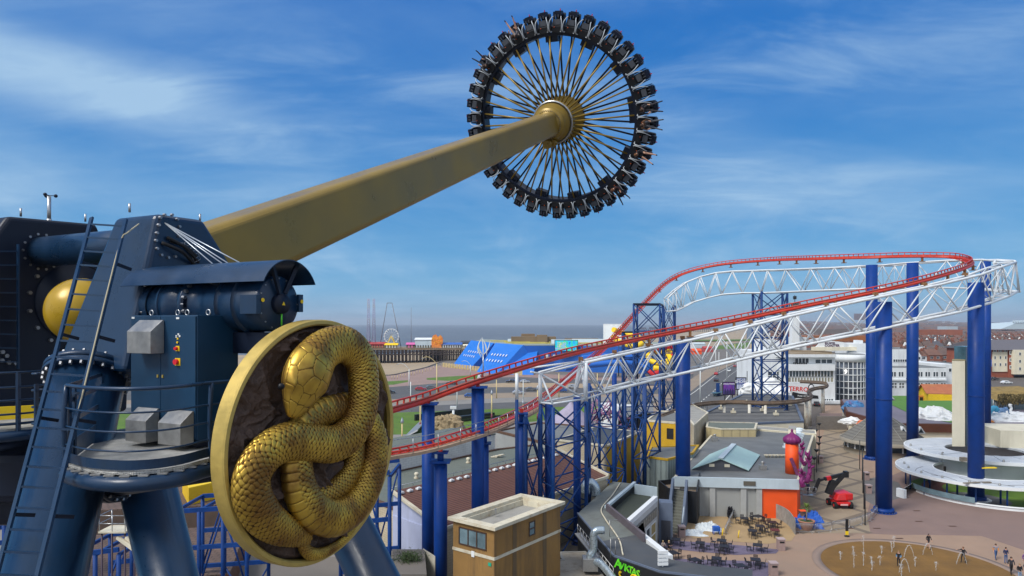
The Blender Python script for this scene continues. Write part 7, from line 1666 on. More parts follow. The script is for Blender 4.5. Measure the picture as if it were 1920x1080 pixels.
# tall thrill ride masts
for i,(px_,yt_,lab) in enumerate(((691,560,'left tall lattice mast of the catapult ride on the pier'),(701,560,'right tall lattice mast of the catapult ride on the pier'))):
    x=X(px_,Yp+4); t=thing('catapult_mast',lab,'mast',(x,Yp+4,zd_)); zt_=Zp(yt_,Yp+4)
    m=MB(); w_=1.1
    for s,t2 in ((-1,-1),(1,-1),(1,1),(-1,1)): m.cyl((x+s*w_,Yp+4+t2*w_,zd_),(x+s*w_*.5,Yp+4+t2*w_*.5,zt_),.13,n=5)
    for k in range(20):
        z0=zd_+(zt_-zd_)*k/20; z1=zd_+(zt_-zd_)*(k+1)/20; wa=w_*(1-.5*k/20); wb=w_*(1-.5*(k+1)/20)
        for t2 in (-1,1): m.cyl((x-wa,Yp+4+t2*wa,z0),(x+wb,Yp+4+t2*wb,z1),.07,n=4); m.cyl((x+wa,Yp+4+t2*wa,z0),(x-wb,Yp+4+t2*wb,z1),.07,n=4)
    build('mast',m,mat('pale_purple_steel',(0.30,0.32,0.48),.6,0,.3,.1,dirt=(0.45,0.40,0.12),dscale=.12,damt=.8),t)
t=thing('sling_ride','thin two legged arch of the sling ride behind the observation wheel','ride',(X(735,Yp+8),Yp+8,zd_)); Y8=Yp+8; m=MB()
for (a,b_) in (((712,652),(726,568)),((752,652),(735,568)),((726,568),(735,568))): m.cyl((X(a[0],Y8),Y8,Zp(a[1],Y8)),(X(b_[0],Y8),Y8,Zp(b_[1],Y8)),.28,n=6)
build('arch_leg',m,mat('dull_grey_steel',(0.2,0.22,0.26),.6),t)
single('thin_mast',MB().cyl((X(771,Yp+6),Yp+6,zd_),(X(771,Yp+6),Yp+6,Zp(576,Yp)),.25,.15,n=6),mat('dull_grey_steel',(0,0,0)),'single thin grey mast right of the sling ride arch','mast')
# ---- blue water park ----
Yb_=352; wp_=thing('water_park_building','huge bright blue water park building with sloping fronts by the beach','building',(X(1000,Yb_),Yb_,0))
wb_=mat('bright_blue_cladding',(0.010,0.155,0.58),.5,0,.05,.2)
Bk=18
def wedge(tl,tr,br,bl,bl2=None):
    """sloping front: bottom edge at Yb_, top edge set back"""
    A=[G(*bl),G(*br),P(tr[0],tr[1],G(*br).y+Bk),P(tl[0],tl[1],G(*bl).y+Bk)]; return A
w1=wedge((883,638),(926,643),(881,692),(849,685)); w2=wedge((929,643),(981,647),(931,702),(894,697))
m=MB()
for A in (w1,w2):
    bk0=[Vector((p.x,p.y,0)) for p in A[2:]]; m.add(A+bk0,[(0,1,2,3),(1,4,2),(0,3,5),(0,5,4,1),(2,4,5,3)])
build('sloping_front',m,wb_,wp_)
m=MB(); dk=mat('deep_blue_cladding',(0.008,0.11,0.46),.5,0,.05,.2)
c_=w2[2]; pts=[(w1[3].x,w1[3].y),(w1[2].x,w1[2].y),(c_.x,c_.y),(X(1038,365),358),(X(1240,340),340),(X(1260,400),410),(X(1000,430),445),(w1[3].x+5,w1[3].y+60)]
zt_=w2[2].z-.4
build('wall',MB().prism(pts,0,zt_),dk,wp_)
# facets between the last wedge and the wall
f1_,f2_=w2[1],Vector((X(1040,352),356,0)); m=MB(); m.add([w2[1],G(1000,703),w2[2],Vector((X(1010,360),362,zt_-.2))],[(0,1,3,2)]); build('facet',m,wb_,wp_)
roofm=mat('pale_green_grey_roof',(0.27,0.31,0.27),.85,0,.2,.05,dirt=(0.16,0.2,0.2),dscale=.05,damt=.8)
build('roof',MB().prism([(p.x,p.y) for p in inset(pts,.4)],zt_,zt_+.4),roofm,wp_)
m=MB(); rnd=random.Random(3)
for k in range(26):
    x=X(rnd.uniform(920,1170),390); y=rnd.uniform(372,430); L_=rnd.uniform(4,22); m.box((x,y,zt_+.9),(L_,.5,.6)); m.box((x+L_/2,y+2,zt_+.8),(.5,rnd.uniform(2,7),.5))
split_build('yellow_duct',m,mat('mustard_pipe',(0.50,0.42,0.10),.6,0,.2,.2),wp_)
m=MB(); 
for x,w_,y,h in ((1000,26,400,4.0),(990,8,408,5.5),(1016,6,398,5),(1090,20,420,2.5)): m.box((X(x,y),y,zt_+h/2),(w_,8,h))
split_build('plant_room',m,mat('brown_plant_room',(0.20,0.14,0.08),.8,0,.2,.1),wp_)
m=MB(); 
for x,w_,y in ((1075,24,380),(1110,22,395),(968,10,396)): m.extr([Vector((X(x,y)-w_/2,y,zt_)),Vector((X(x,y)-w_/2,y+6,zt_+2.6)),Vector((X(x,y)-w_/2,y+12,zt_))],Vector((w_,0,0)))
split_build('rooflight',m,mat('pale_rooflight',(0.42,0.50,0.52),.5),wp_)
m=MB()
for A,rows in ((w1,((.80,.15,.45,5),(.70,.12,.36,5))),(w2,((.80,.22,.70,6),(.70,.12,.62,6)))): pass
def onface(A,s,t): 
    a=A[0].lerp(A[1],s); b_=A[3].lerp(A[2],s); return a.lerp(b_,t)
for A,n1,rws in ((w1,6,((.58,.28,.82),(.42,.20,.70))),(w2,6,((.60,.17,.75),(.40,.12,.75)))):
    nr_=(A[1]-A[0]).cross(A[3]-A[0]).normalized()
    for t_,lo_,hi_ in rws:
        for k in range(n1):
            s=lo_+(hi_-lo_)*k/(n1-1); c=onface(A,s,t_); e1_=(onface(A,s+.01,t_)-c).normalized()*.32; e2_=(onface(A,s,t_+.035)-c); m.extr([c-e1_-e2_,c+e1_-e2_,c+e1_+e2_,c-e1_+e2_],nr_*.25)
split_build('porthole_light',m,M['frame_white'],wp_)
m=MB()
for k in range(12): m.box((X(1000+k*9,356)+(k%3),357,zt_-5.2-(k%2)*1.2),(1.6,.3,1.0))
split_build('white_splash',m,M['frame_white'],wp_)
# advertising screen
Ya=352; t=thing('advertising_screen','bright green and blue advertising screen on the blue water park wall','screen',(X(1062,Ya),Ya,5))
m=MB(); blk(m,1040,1084,637.5,659,Ya,1.0); build('frame',m,M['blackwall'],t)
adm=bpy.data.materials.new('screen_picture'); adm.use_nodes=True; tt_=adm.node_tree; bb=tt_.nodes['Principled BSDF']; tcx_=tt_.nodes.new('ShaderNodeTexCoord'); nzx=tt_.nodes.new('ShaderNodeTexNoise'); nzx.inputs['Scale'].default_value=.45; nzx.inputs['Detail'].default_value=2; tt_.links.new(tcx_.outputs['Object'],nzx.inputs[0]); crx=tt_.nodes.new('ShaderNodeValToRGB'); crx.color_ramp.interpolation='EASE'
for i,(pz,c_) in enumerate(((.3,(0.01,0.10,0.40,1)),(.45,(0.01,0.35,0.55,1)),(.58,(0.02,0.42,0.22,1)),(.68,(0.55,0.5,0.03,1)))):
    e_=crx.color_ramp.elements[i] if i<2 else crx.color_ramp.elements.new(pz); e_.position=pz; e_.color=c_
tt_.links.new(nzx.outputs[0],crx.inputs[0]); tt_.links.new(crx.outputs[0],bb.inputs['Base Color']); tt_.links.new(crx.outputs[0],bb.inputs['Emission Color']); bb.inputs['Emission Strength'].default_value=.5
m=MB(); m.quad(Vector((X(1041,Ya),Ya-.05,Zp(658,Ya))),Vector((X(1083,Ya),Ya-.05,Zp(658,Ya))),Vector((X(1083,Ya),Ya-.05,Zp(638.5,Ya))),Vector((X(1041,Ya),Ya-.05,Zp(638.5,Ya)))); build('picture',m,adm,t)
for k,wd_ in enumerate(("THE UK'S",'LARGEST','INDOOR','WATERPARK')): build('lettering',text_mb(wd_,1.15,(X(1053,Ya),Ya-.12,Zp(643+k*3.6,Ya)),(1,0,0),(0,0,1),.03,True),M['frame_white'],t)
# white block at the end of the water park, slides
bldg('white_block','tall white block with small windows behind the steep red drop','building',[(X(1134,360),366),(X(1166,360),360),(X(1172,380),384),(X(1138,380),388)],0,Zp(608,360),M['whitewall'],M['roof_grey'],.2)
sld=thing('water_slides','tangle of yellow and blue water slide tubes behind the lattice towers','water slide',(X(1180,330),330,0))
m=MB(); m.tube(spline([P(1150,618,340),P(1168,625,345),P(1190,630,342),P(1205,640,335),P(1190,650,330),P(1160,640,335),P(1150,632,340)],60),1.3,10); m.tube(spline([P(1215,650,325),P(1240,655,330),P(1262,665,325),P(1250,678,320),P(1228,680,322),P(1215,668,326),P(1235,660,330),P(1258,672,322),P(1246,690,318),P(1225,690,318)],70),1.3,10)
split_build('slide_tube',m,M['yellow_bright'],sld)
m=MB(); m.tube(spline([P(1090,672,318),P(1130,668,320),P(1180,670,322),P(1200,662,325),P(1190,655,330)],50),1.4,10); m.tube(spline([P(1060,690,316),P(1110,684,316),P(1170,680,316),P(1210,690,318)],50),1.4,10); split_build('slide_tube',m,mat('slide_blue',(0.01,0.12,0.50),.4),sld)
m=MB(); m.tube(spline([P(1225,655,324),P(1262,650,326),P(1265,662,324),P(1230,700,317),P(1215,695,317)],40),1.1,10); split_build('slide_tube',m,mat('slide_red',(0.55,0.02,0.02),.4),sld)
m=MB(); 
for x,y in ((1160,705),(1190,705),(1220,705),(1250,705),(1175,700),(1235,698)): p=G(x,y); m.cyl(p,Vector((p.x,p.y,Zp(640,p.y))),.25,n=6)
split_build('slide_post',m,M['blue2'],sld)
# wind sculpture
ws=thing('wind_sculpture','tall pole with crossing white curved blades in front of the blue slopes','sculpture',G(906,705)); p=G(906,706); hz_=Zp(668,p.y); m=MB().cyl(p,(p.x,p.y,hz_+1),.28,n=8); build('pole',m,M['steel'],ws)
m=MB(); c=Vector((p.x,p.y,hz_))
def pq(x,y): return Vector((X(x,p.y),p.y,Zp(y,p.y)))
for pts_ in ([(904,632),(906,650),(906,668)],[(904,634),(911,648),(913,668)],[(919,640),(915,655),(906,666)],[(897,645),(896,655),(903,671)],[(903,634),(897,650),(906,668)]): m.tube(spline([pq(*q_) for q_ in pts_],14),[.08+.28*math.sin(math.pi*i/13) for i in range(14)],6)
split_build('blade',m,M['post_white'],ws)
# ---- sea wall & railings left ----
m=MB()
pw=[G(x,yat(coast,x),0) for x in range(600,1000,10)]
for a,b_ in zip(pw,pw[1:]): m.beam(a+zz_*.1-zz_*1.0,b_+zz_*.1-zz_*1.0,.8,2.6)
single('sea_wall',m,mat('sea_wall_stone',(0.17,0.15,0.13),.9,0,.3,.1),'stepped stone sea wall curving along the back of the beach','wall')
m=MB()
for i in range(46): x=735+i*5.2; p=G(x,yat(L1,x)+6+(i%3)); m.cyl(p,p+zz_*1.6,.12,n=4)
for i in range(30): x=832+i*5; p=G(x,yat([(832,688),(900,696),(1000,706)],x)); m.box(p+zz_*1.2,(1.2,.6,2.4))
o=build('promenade_posts',m,M['post_cream'],loc=(0,0,0)); tag(o,None,None,None,'stuff')
# ================= TOWN =================
def house_proto(kind,wallm,roofm_,gable):
    t=bpy.data.objects.new('house',None); COL.objects.link(t)
    w_,d_,h_,rh=8.0,9.0,5.6,3.2
    build('wall',MB().prism([(-w_/2,-d_/2),(w_/2,-d_/2),(w_/2,d_/2),(-w_/2,d_/2)],0,h_),wallm,t)
    m=MB(); m.extr([Vector((-w_/2-.1,-d_/2-.4,h_)),Vector((-w_/2-.1,0,h_+rh)),Vector((-w_/2-.1,d_/2+.4,h_))],Vector((w_+.2,0,0))); rf=build('roof',m,roofm_,t)
    m=MB(); m.box((w_/2-.6,0,h_+rh+.1),(.9,1.3,2.2)); m.box((-w_/2+.6,1.2,h_+rh-.2),(.8,1.1,2.0)); 
    for k in range(3): m.cyl((w_/2-.6,-.4+.4*k,h_+rh+1.2),(w_/2-.6,-.4+.4*k,h_+rh+1.6),.13,n=6)
    build('chimney',m,mat('chimney_brick',(0.24,0.075,0.04),.9,0,.2,2),rf)
    if gable:
        m=MB(); m.extr([Vector((-3.3,-d_/2-1.0,h_-.2)),Vector((.3,-d_/2-1.0,h_-.2)),Vector((-1.5,-d_/2-1.0,h_+2.6))],Vector((0,4,0))); m.box((-1.5,-d_/2-.5,h_/2-.1),(3.2,1.0,h_-.2)); build('bay',m,M['frame_white'],t)
        m=MB(); 
        for s in (-1,1): m.beam(Vector((-1.5,-d_/2+1,h_+2.85)),Vector((-1.5+s*2.2,-d_/2+1,h_-.45)),4.2,.22,up=(0,1,0))
        build('bay_roof',m,roofm_,t)
        window(t,(-2.4,-d_/2-1.0),(-.6,-d_/2-1.0),h_-1.9,h_-.5,2,1); window(t,(-2.4,-d_/2-1.0),(-.6,-d_/2-1.0),.9,2.6,2,1)
        window(t,(1.2,-d_/2),(3.0,-d_/2),h_-1.9,h_-.6,2,1)
    else:
        for x in (-2.8,1.0): window(t,(x,-d_/2),(x+1.7,-d_/2),h_-2.0,h_-.7,2,1)
        window(t,(-2.8,-d_/2),(-.8,-d_/2),.9,2.4,2,1)
        m=MB(); m.box((2.0,-d_/2-.04,1.1),(1.0,.08,2.1)); build('door',m,M['frame_brown'],t)
    return t
rB=mat('brown_tiled_roof',(0.115,0.078,0.068),.9,0,.25,.4,.2,3); rR=mat('red_tiled_roof',(0.155,0.082,0.062),.9,0,.25,.4,.2,3); rS=mat('slate_roof',(0.085,0.085,0.10),.8,0,.2,.4,.2,3)
br_=mat('house_brick',(0.25,0.09,0.055),.9,0,.15,1)
protos=[(house_proto(0,M['whitewall'],rB,True),'white gabled house with a brown roof'),(house_proto(1,br_,rR,False),'red brick house with a red tiled roof'),(house_proto(2,M['cream'],rS,True),'cream gabled house with a slate roof'),(house_proto(3,br_,rB,False),'red brick house with a brown roof'),(house_proto(4,M['whitewall'],rR,True),'white gabled house with a red roof'),(house_proto(5,M['cream'],rB,False),'cream house with a brown roof')]
used=[False]*6; rnd=random.Random(11); hk=0
rows=[(693,1800,1925),(684,1700,1925),(674,1700,1925),(666,1640,1925),(659,1560,1925),(652,1500,1925),(646,1470,1925),(641,1460,1925),(637,1455,1925),(633.5,1455,1925)]
for ri,(gy,pa,pb) in enumerate(rows):
    Y=CAMH*F/(gy-HY); x=X(pa,Y); xe=X(pb,Y); i=0; sp_=8.3 if ri<6 else 10.5
    while x<xe and hk<290:
        k=rnd.choice([0,3,1,0,4,2,5,3,1]) if ri!=3 else rnd.choice([0,2,4,0,2])
        if rnd.random()<.08: x+=sp_*rnd.uniform(.6,1.5); continue
        pr_,kind=protos[k]; lab='%s, number %d along terrace row %d'%(kind,i+1,ri+1)
        h=pr_ if not used[k] else dup(pr_)
        used[k]=True; h.location=(x,Y+rnd.uniform(-1,1),0); h.rotation_euler=(0,0,rnd.choice([0,0,0,.04,-.05])+ (math.pi if rnd.random()<.12 else 0)); s=rnd.uniform(.92,1.12); h.scale=(1,1,s*(1.25 if ri==3 else 1))
        tag(h,lab,'house','terraced houses of the town inland'); hk+=1; i+=1; x+=sp_*rnd.choice([1,1,1,1.05,1.4])
# distant town mass
m=MB(); rnd=random.Random(21)
for k in range(3600):
    gy=rnd.uniform(610.5,631); Y=CAMH*F/(gy-HY); px_=rnd.uniform(1452,2050); 
    w_=rnd.uniform(8,26)*(1+Y/4000); d_=rnd.uniform(8,14); h_=rnd.uniform(4,7); x=X(px_,Y); z0_=max(0,(Y-1300)*.0075)*(.5+.5*math.sin(px_*.013+1)**2)
    m.cur=rnd.choice([0,0,1,2]); rh=rnd.uniform(2,3.5); m.box((x,Y,z0_+h_/2),(w_,d_,h_)); h_+=z0_; m.cur=rnd.choice([3,3,4,5]); m.extr([Vector((x-w_/2,Y-d_/2-.3,h_)),Vector((x-w_/2,Y,h_+rh)),Vector((x-w_/2,Y+d_/2+.3,h_))],Vector((w_,0,0)))
o=build('distant_town',m,[br_,M['whitewall'],M['cream'],rB,rR,rS],loc=(0,0,0)); tag(o,None,None,None,'stuff')
# town trees
m=MB(); 
for k in range(900):
    gy=rnd.uniform(611,640); Y=CAMH*F/(gy-HY); x=X(rnd.uniform(1455,2000),Y); c=Vector((x,Y,rnd.uniform(1,4))); r=rnd.uniform(2.5,5)
    for q_ in range(14):
        v=Vector((rnd.gauss(0,1),rnd.gauss(0,1),rnd.gauss(0,.6))); a=c+v*r*.5; m.quad(a,a+Vector((rnd.uniform(-2,2),0,rnd.uniform(0,2))),a+Vector((rnd.uniform(-2,2),rnd.uniform(-1,1),2)))
o=build('distant_trees',m,M['hedge'],loc=(0,0,0)); tag(o,None,None,None,'stuff')
# distant landmarks
def lm(name,lab,cat,px0,px1,yt_,yb_,Y,mt,**k):
    m=MB(); blk(m,px0,px1,yt_,yb_,Y,20); return single(name,m,mt,lab,cat)
lm('distant_block','long red brick block behind the second column','building',1722,1805,618,628,900,mat('far_brick',(0.28,0.09,0.05),.9,0,.2,.1)); lm('distant_block','pale blue grey shed roof on the right of the far brick block','building',1774,1796,612,619,980,mat('far_pale',(0.40,0.47,0.52),.8))
lm('distant_block','dark square block on the skyline behind the truss','building',1604,1626,588,600,4300,mat('far_dark',(0.16,0.11,0.12),.9)); lm('distant_block','long low shed with dark roof left of the thick columns','building',1532,1588,617,626,760,mat('far_shed',(0.17,0.15,0.15),.9)); lm('distant_block','orange brick hall roof behind the white hotel','building',1500,1640,630,640,420,mat('far_orange',(0.30,0.11,0.04),.9,0,.2,.1))
m=MB(); Y=1500; 
m.extr([Vector((X(x,Y),Y,Zp(y,Y))) for x,y in ((1876,617),(1905,606),(1960,602),(1960,617))],Vector((0,80,0)))
for k in range(8): m.cyl((X(1900+k*3.2,Y),Y,Zp(606,Y)),(X(1900+k*3.2,Y),Y,Zp(600.5,Y)),1.0,n=6)
single('stadium','',mat('far_stadium',(0.45,0.55,0.60),.7),'',None) if False else single('stadium',m,mat('far_stadium',(0.45,0.55,0.60),.7),'pale blue roofed stadium with masts on the right skyline','stadium')
# coast tower + far pier
Y=2890; m=MB(); tx_=X(1424,Y); 
for s,t2 in ((-1,-1),(1,-1),(1,1),(-1,1)): m.tube([(tx_+s*15,Y+t2*15,0),(tx_+s*6,Y+t2*6,45),(tx_+s*2.5,Y+t2*2.5,130),(tx_+s*1.5,Y+t2*1.5,150)],1.1,5)
for k in range(14):
    z=k*10; w_=15-9*min(1,z/45)-(3.5*max(0,z-45)/85); m.box((tx_,Y,z),(w_*2,w_*2,.9)) if k%2 else None
    w2_=15-9*min(1,(z+10)/45)-(3.5*max(0,z-35)/85)
    for s in (-1,1): m.cyl((tx_-w_*s,Y-w_,z),(tx_+w2_*s,Y-w2_,z+10),.6,n=4)
m.box((tx_,Y,133),(9,9,6)); m.cyl((tx_,Y,150),(tx_,Y,160),.8,n=6); single('seaside_tower',m,mat('far_iron',(0.12,0.12,0.16),.8),'faint tall iron lattice seaside tower on the horizon behind the blue lattice','tower')
Y=2300; m=MB(); m.box(((X(1195,Y)+X(1335,Y))/2,Y,7),(X(1335,Y)-X(1195,Y),25,1.4))
for k in range(40): m.cyl((X(1195+k*3.5,Y),Y,-3),(X(1195+k*3.5,Y),Y,7),.9,n=4)
for k in range(7): m.box((X(1205+k*20,Y),Y,10),(20+7*(k%3),15,5+2*(k%2)))
single('pier',m,mat('far_iron',(0,0,0)),'faint far away pier low on the horizon behind the steep red drop','pier')
# seafront beyond: fairground bits left of the road
for (x,y,w_,h,mt,lab) in ((1310,652,12,4,M['fascia'],'pale blue roofed hall beside the promenade beyond the thick column'),(1326,660,8,3.5,cr_,'red and white refreshment kiosk on the promenade'),(1303,664,9,3,M['orange'],'small orange kiosk beside the promenade'),(1289,655,10,5,M['whitewall'],'white hall with grey roof on the promenade behind the column')):
    p=G(x,y); m=MB(); m.box(p+zz_*h/2,(w_,8,h)); m.extr([p+Vector((-w_/2,-4.3,h)),p+Vector((-w_/2,0,h+1.6)),p+Vector((-w_/2,4.3,h))],Vector((w_,0,0))); single('seafront_kiosk',m,mt,lab,'kiosk')
# small domes and white arches between the lattices
m=MB(); p=G(1071,826,0); m.lathe([(5.0,0),(5.0,2.6),(5.3,2.7),(4.8,4.0),(3.2,5.6),(1.2,7.2),(.3,8.2),(0,9)],p,n=28); single('domed_pavilion',m,mat('lilac_dome',(0.30,0.27,0.36),.7,0,.2,.5),'pale lilac pointed domed pavilion behind the truss end tower','pavilion')
m=MB(); p=G(1130,812,0)
for k in range(70):
    rnd2=random.Random(k); a=rnd2.uniform(0,6.28); e_=rnd2.uniform(0,1.4); v=Vector((math.cos(a)*math.cos(e_)*7,math.sin(a)*math.cos(e_)*4,math.sin(e_)*5.2)); q_=Vector((-v.y,v.x,rnd2.uniform(-2,2))).normalized()*3; m.tube([p+v-q_,p+v*1.05+zz_*.1,p+v+q_],.13,5)
o=single('wire_dome_sculpture',m,mat('mauve_steel',(0.28,0.13,0.24),.6),'tangled mauve steel mesh mound between the lattice towers','sculpture')
t=thing('white_arcade','white building with dark round arches seen through the lattice towers','building',G(1195,802)); m=MB(); a=G(1160,806); b_=G(1225,800); d=(b_-a).normalized(); nr_=Vector((d.y,-d.x,0)); m.hexa([a,b_,b_-nr_*8,a-nr_*8],[v+zz_*5.5 for v in (a,b_,b_-nr_*8,a-nr_*8)]); build('wall',m,M['whitewall'],t)
m=MB(); m.lathe([(5.2,0),(4.6,2),(3,4),(1,5.5),(0,6)],G(1190,800)+Vector((0,4,5.4)),n=24); build('dome_roof',m,M['roof_grey'],t)
m=MB(); L_=(b_-a).length
for k in range(4):
    c=a+d*L_*(k+.5)/4+nr_*.05; m.extr([c+d*1.5*math.cos(t_)+zz_*(1.9+1.5*math.sin(t_)) for t_ in np.linspace(0,math.pi,12)]+[c-d*1.5,c+d*1.5],nr_*.05)
split_build('arch',m,M['blackwall'],t)
# black zigzag hedge fence and rock animal on the lawn
m=MB(); a=G(795,800); b_=G(975,778); N_=90
for k in range(N_):
    p=a.lerp(b_,k/N_); m.extr([p,p+(b_-a)/N_*.9,p+(b_-a)/N_*.45+zz_*1.1],Vector((0,.1,0)))
m.beam(a+zz_*.35,b_+zz_*.35,.08,.5); single('picket_fence',m,M['blackwall'],'black zigzag topped fence across the lawn','fence')
m=MB(); a=G(778,789); b_=G(905,774); m.beam(a+zz_*.8,b_+zz_*.8,.5,1.6); m.beam(a+Vector((3,-5,.4)),b_+Vector((3,-5,.4)),1.6,.8); single('low_wall',m,M['blackwall'],'long low black wall with a grey path along it on the lawn','wall')
m=MB(); p=G(844,818); blob(m,p+zz_*2.2,2.9,(1.1,.8,.9),77); blob(m,p+Vector((-2.1,-.4,3.0)),1.4,(1,1,1.3),31); 
for dx in (-1.6,1.4): m.tube([p+Vector((dx,-.5,2)),p+Vector((dx,-.6,0))],[.8,.6],10)
single('rock_animal_sculpture',m,M['stone'],'mottled tan rock like animal sculpture at the edge of the lawn','sculpture')
m=MB(); a=G(757,822); b_=G(787,792); m.extr([a,b_,b_+Vector((3,0,1.6)),a+Vector((3,0,1.6))],Vector((.0,.4,.3))); single('ramp_panel',m,M['brushed'],'leaning grey metal panel beside the tall left column','panel')
m=MB(); p=G(850,812); m.cyl(p,p+Vector((0,0,Zp(766,p.y))),.28,n=10); m.box(Vector((p.x,p.y,Zp(764,p.y))),(1.4,.8,.6)); single('pale_mast',m,M['post_white'],'pale blue mast with a small red top behind the low track','mast')
# ================= LOWER LEFT: rides behind the support legs =================
tile=bricks('brown_tile_roof',(0.135,0.085,0.065),(0.11,0.07,0.052),(0.06,0.04,0.03),1,.8,.55,.06)
def steel_frame(lab,x0,x1,Y0,Y1,zt_,nb,diag=True):
    t=thing('ride_framework',lab,'ride framework',((x0+x1)/2,(Y0+Y1)/2,0),'royal blue steel frameworks behind the ride legs'); bay=(x1-x0)/nb
    m=MB()
    for k in range(nb+1):
        for Y in (Y0,Y1): m.cyl((x0+bay*k,Y,0),(x0+bay*k,Y,zt_),.17,n=8)
    split_build('post',m,M['navyblue'],t)
    m=MB()
    for Y in (Y0,Y1):
        for z in (zt_*.35,zt_*.68,zt_): m.beam((x0,Y,z),(x1,Y,z+.4),.22,.35)
    for k in range(nb+1): m.beam((x0+bay*k,Y0,zt_),(x0+bay*k,Y1,zt_),.2,.25)
    split_build('rail_beam',m,M['navyblue'],t)
    m=MB()
    for k in range(nb):
        for Y in (Y0,Y1):
            for (za,zb_) in ((0,zt_*.35),(zt_*.35,zt_)): (m.cyl((x0+bay*k,Y,za),(x0+bay*(k+1),Y,zb_),.08,n=6) if (k+int(Y))%2 else m.cyl((x0+bay*(k+1),Y,za),(x0+bay*k,Y,zb_),.08,n=6))
    split_build('cross_brace',m,M['navyblue'],t); return t
def Lx(px,Y): return (px-960)*Y/F
bldg('tiled_hall','long hall with a ribbed brown tile roof seen between the ride legs','building',[(Lx(100,78),77),(Lx(480,80),81),(Lx(480,125),128),(Lx(-60,125),120)],0,3.6,mat('brown_boarded_wall',(0.09,0.06,0.045),.9,0,.2,1),tile,0)
bldg('tiled_hall','nearer brown tiled ride building roof low between the ride legs','building',[(Lx(120,60),56),(Lx(440,62),61),(Lx(450,74),76),(Lx(110,72),71)],0,2.6,M['brown'],tile,0)
steel_frame('blue steel framework left of the middle ride leg',Lx(165,54),Lx(250,54),52,57,7.4,2)
steel_frame('blue steel framework between the middle leg and the medallion',Lx(350,58),Lx(480,58),56,61,9.6,3)
steel_frame('low blue steel framework at the bottom behind the medallion',Lx(330,46),Lx(560,46),44,48,4.6,3)
steel_frame('blue steel framework right of the medallion below the tracks',Lx(655,60),Lx(742,60),57,62,12.2,2)
steel_frame('blue steel framework glimpsed at the far left edge',Lx(-40,58),Lx(90,58),55,60,10.4,4)
p=P(222,992,48); m=MB(); m.box(p,(1.9,1.6,.12)); 
t=thing('service_platform','white service platform with railings and steps on brown posts between the legs','platform',(p.x,p.y,0)); build('platform_deck',m,M['trim'],t)
m=MB()
for dx in (-.9,0,.9):
    for dy in (-.75,.75): m.cyl(p+Vector((dx,dy,0)),p+Vector((dx,dy,1.15)),.03,n=5)
for z in (.6,1.15): m.tube([p+Vector((-.9,.75,z)),p+Vector((-.9,-.75,z)),p+Vector((.9,-.75,z)),p+Vector((.9,.75,z))],.03,5)
build('railing',m,M['steel'],t); m=MB()
for dx,dy in ((-.8,-.6),(.8,-.6),(.8,.6),(-.8,.6)): m.cyl((p.x+dx,p.y+dy,0),p+Vector((dx,dy,0)),.07,n=6)
split_build('post',m,mat('brown_steel',(0.05,0.03,0.05)),t); m=MB()
for dx in (0,.6): m.beam(p+Vector((.3+dx,-.6,-.4)),p+Vector((2.6+dx,-1.4,-1.5)),.25,.18)
split_build('stringer',m,M['trim'],t)
m=MB(); a,b_=P(-20,938,56),P(150,915,60); single('red_ride_train',MB().beam(a,b_,1.2,1.0),M['red'],'red ride track section glimpsed at the far left edge','ride track',bevel=.2)
m=MB(); a=P(330,905,82); m.extr([a,P(355,948,80),P(352,907,80)],Vector((0,3,0)));
A_,B_,C_=P(327,905,84),P(354,945,80),P(420,930,84); zt_=P(327,905,84).z
bldg('yellow_ride_building','bright yellow ride building glimpsed between leg and medallion','building',[(A_.x,86),(B_.x,80),(C_.x,84),(C_.x,92)],0,zt_+.2,mat('vivid_yellow',(0.70,0.45,0.004),.6,0,.08,.5),M['yellow_bright'],0)
m=MB(); rnd=random.Random(8)
for k in range(1500):
    a=Vector((rnd.uniform(Lx(655,62),Lx(690,62))+12.3,rnd.gauss(61,.6),abs(rnd.gauss(0,.6)))); m.quad(a,a+Vector((rnd.uniform(-.2,.2),.1,.15)),a+Vector((rnd.uniform(-.2,.2),-.1,.2)))
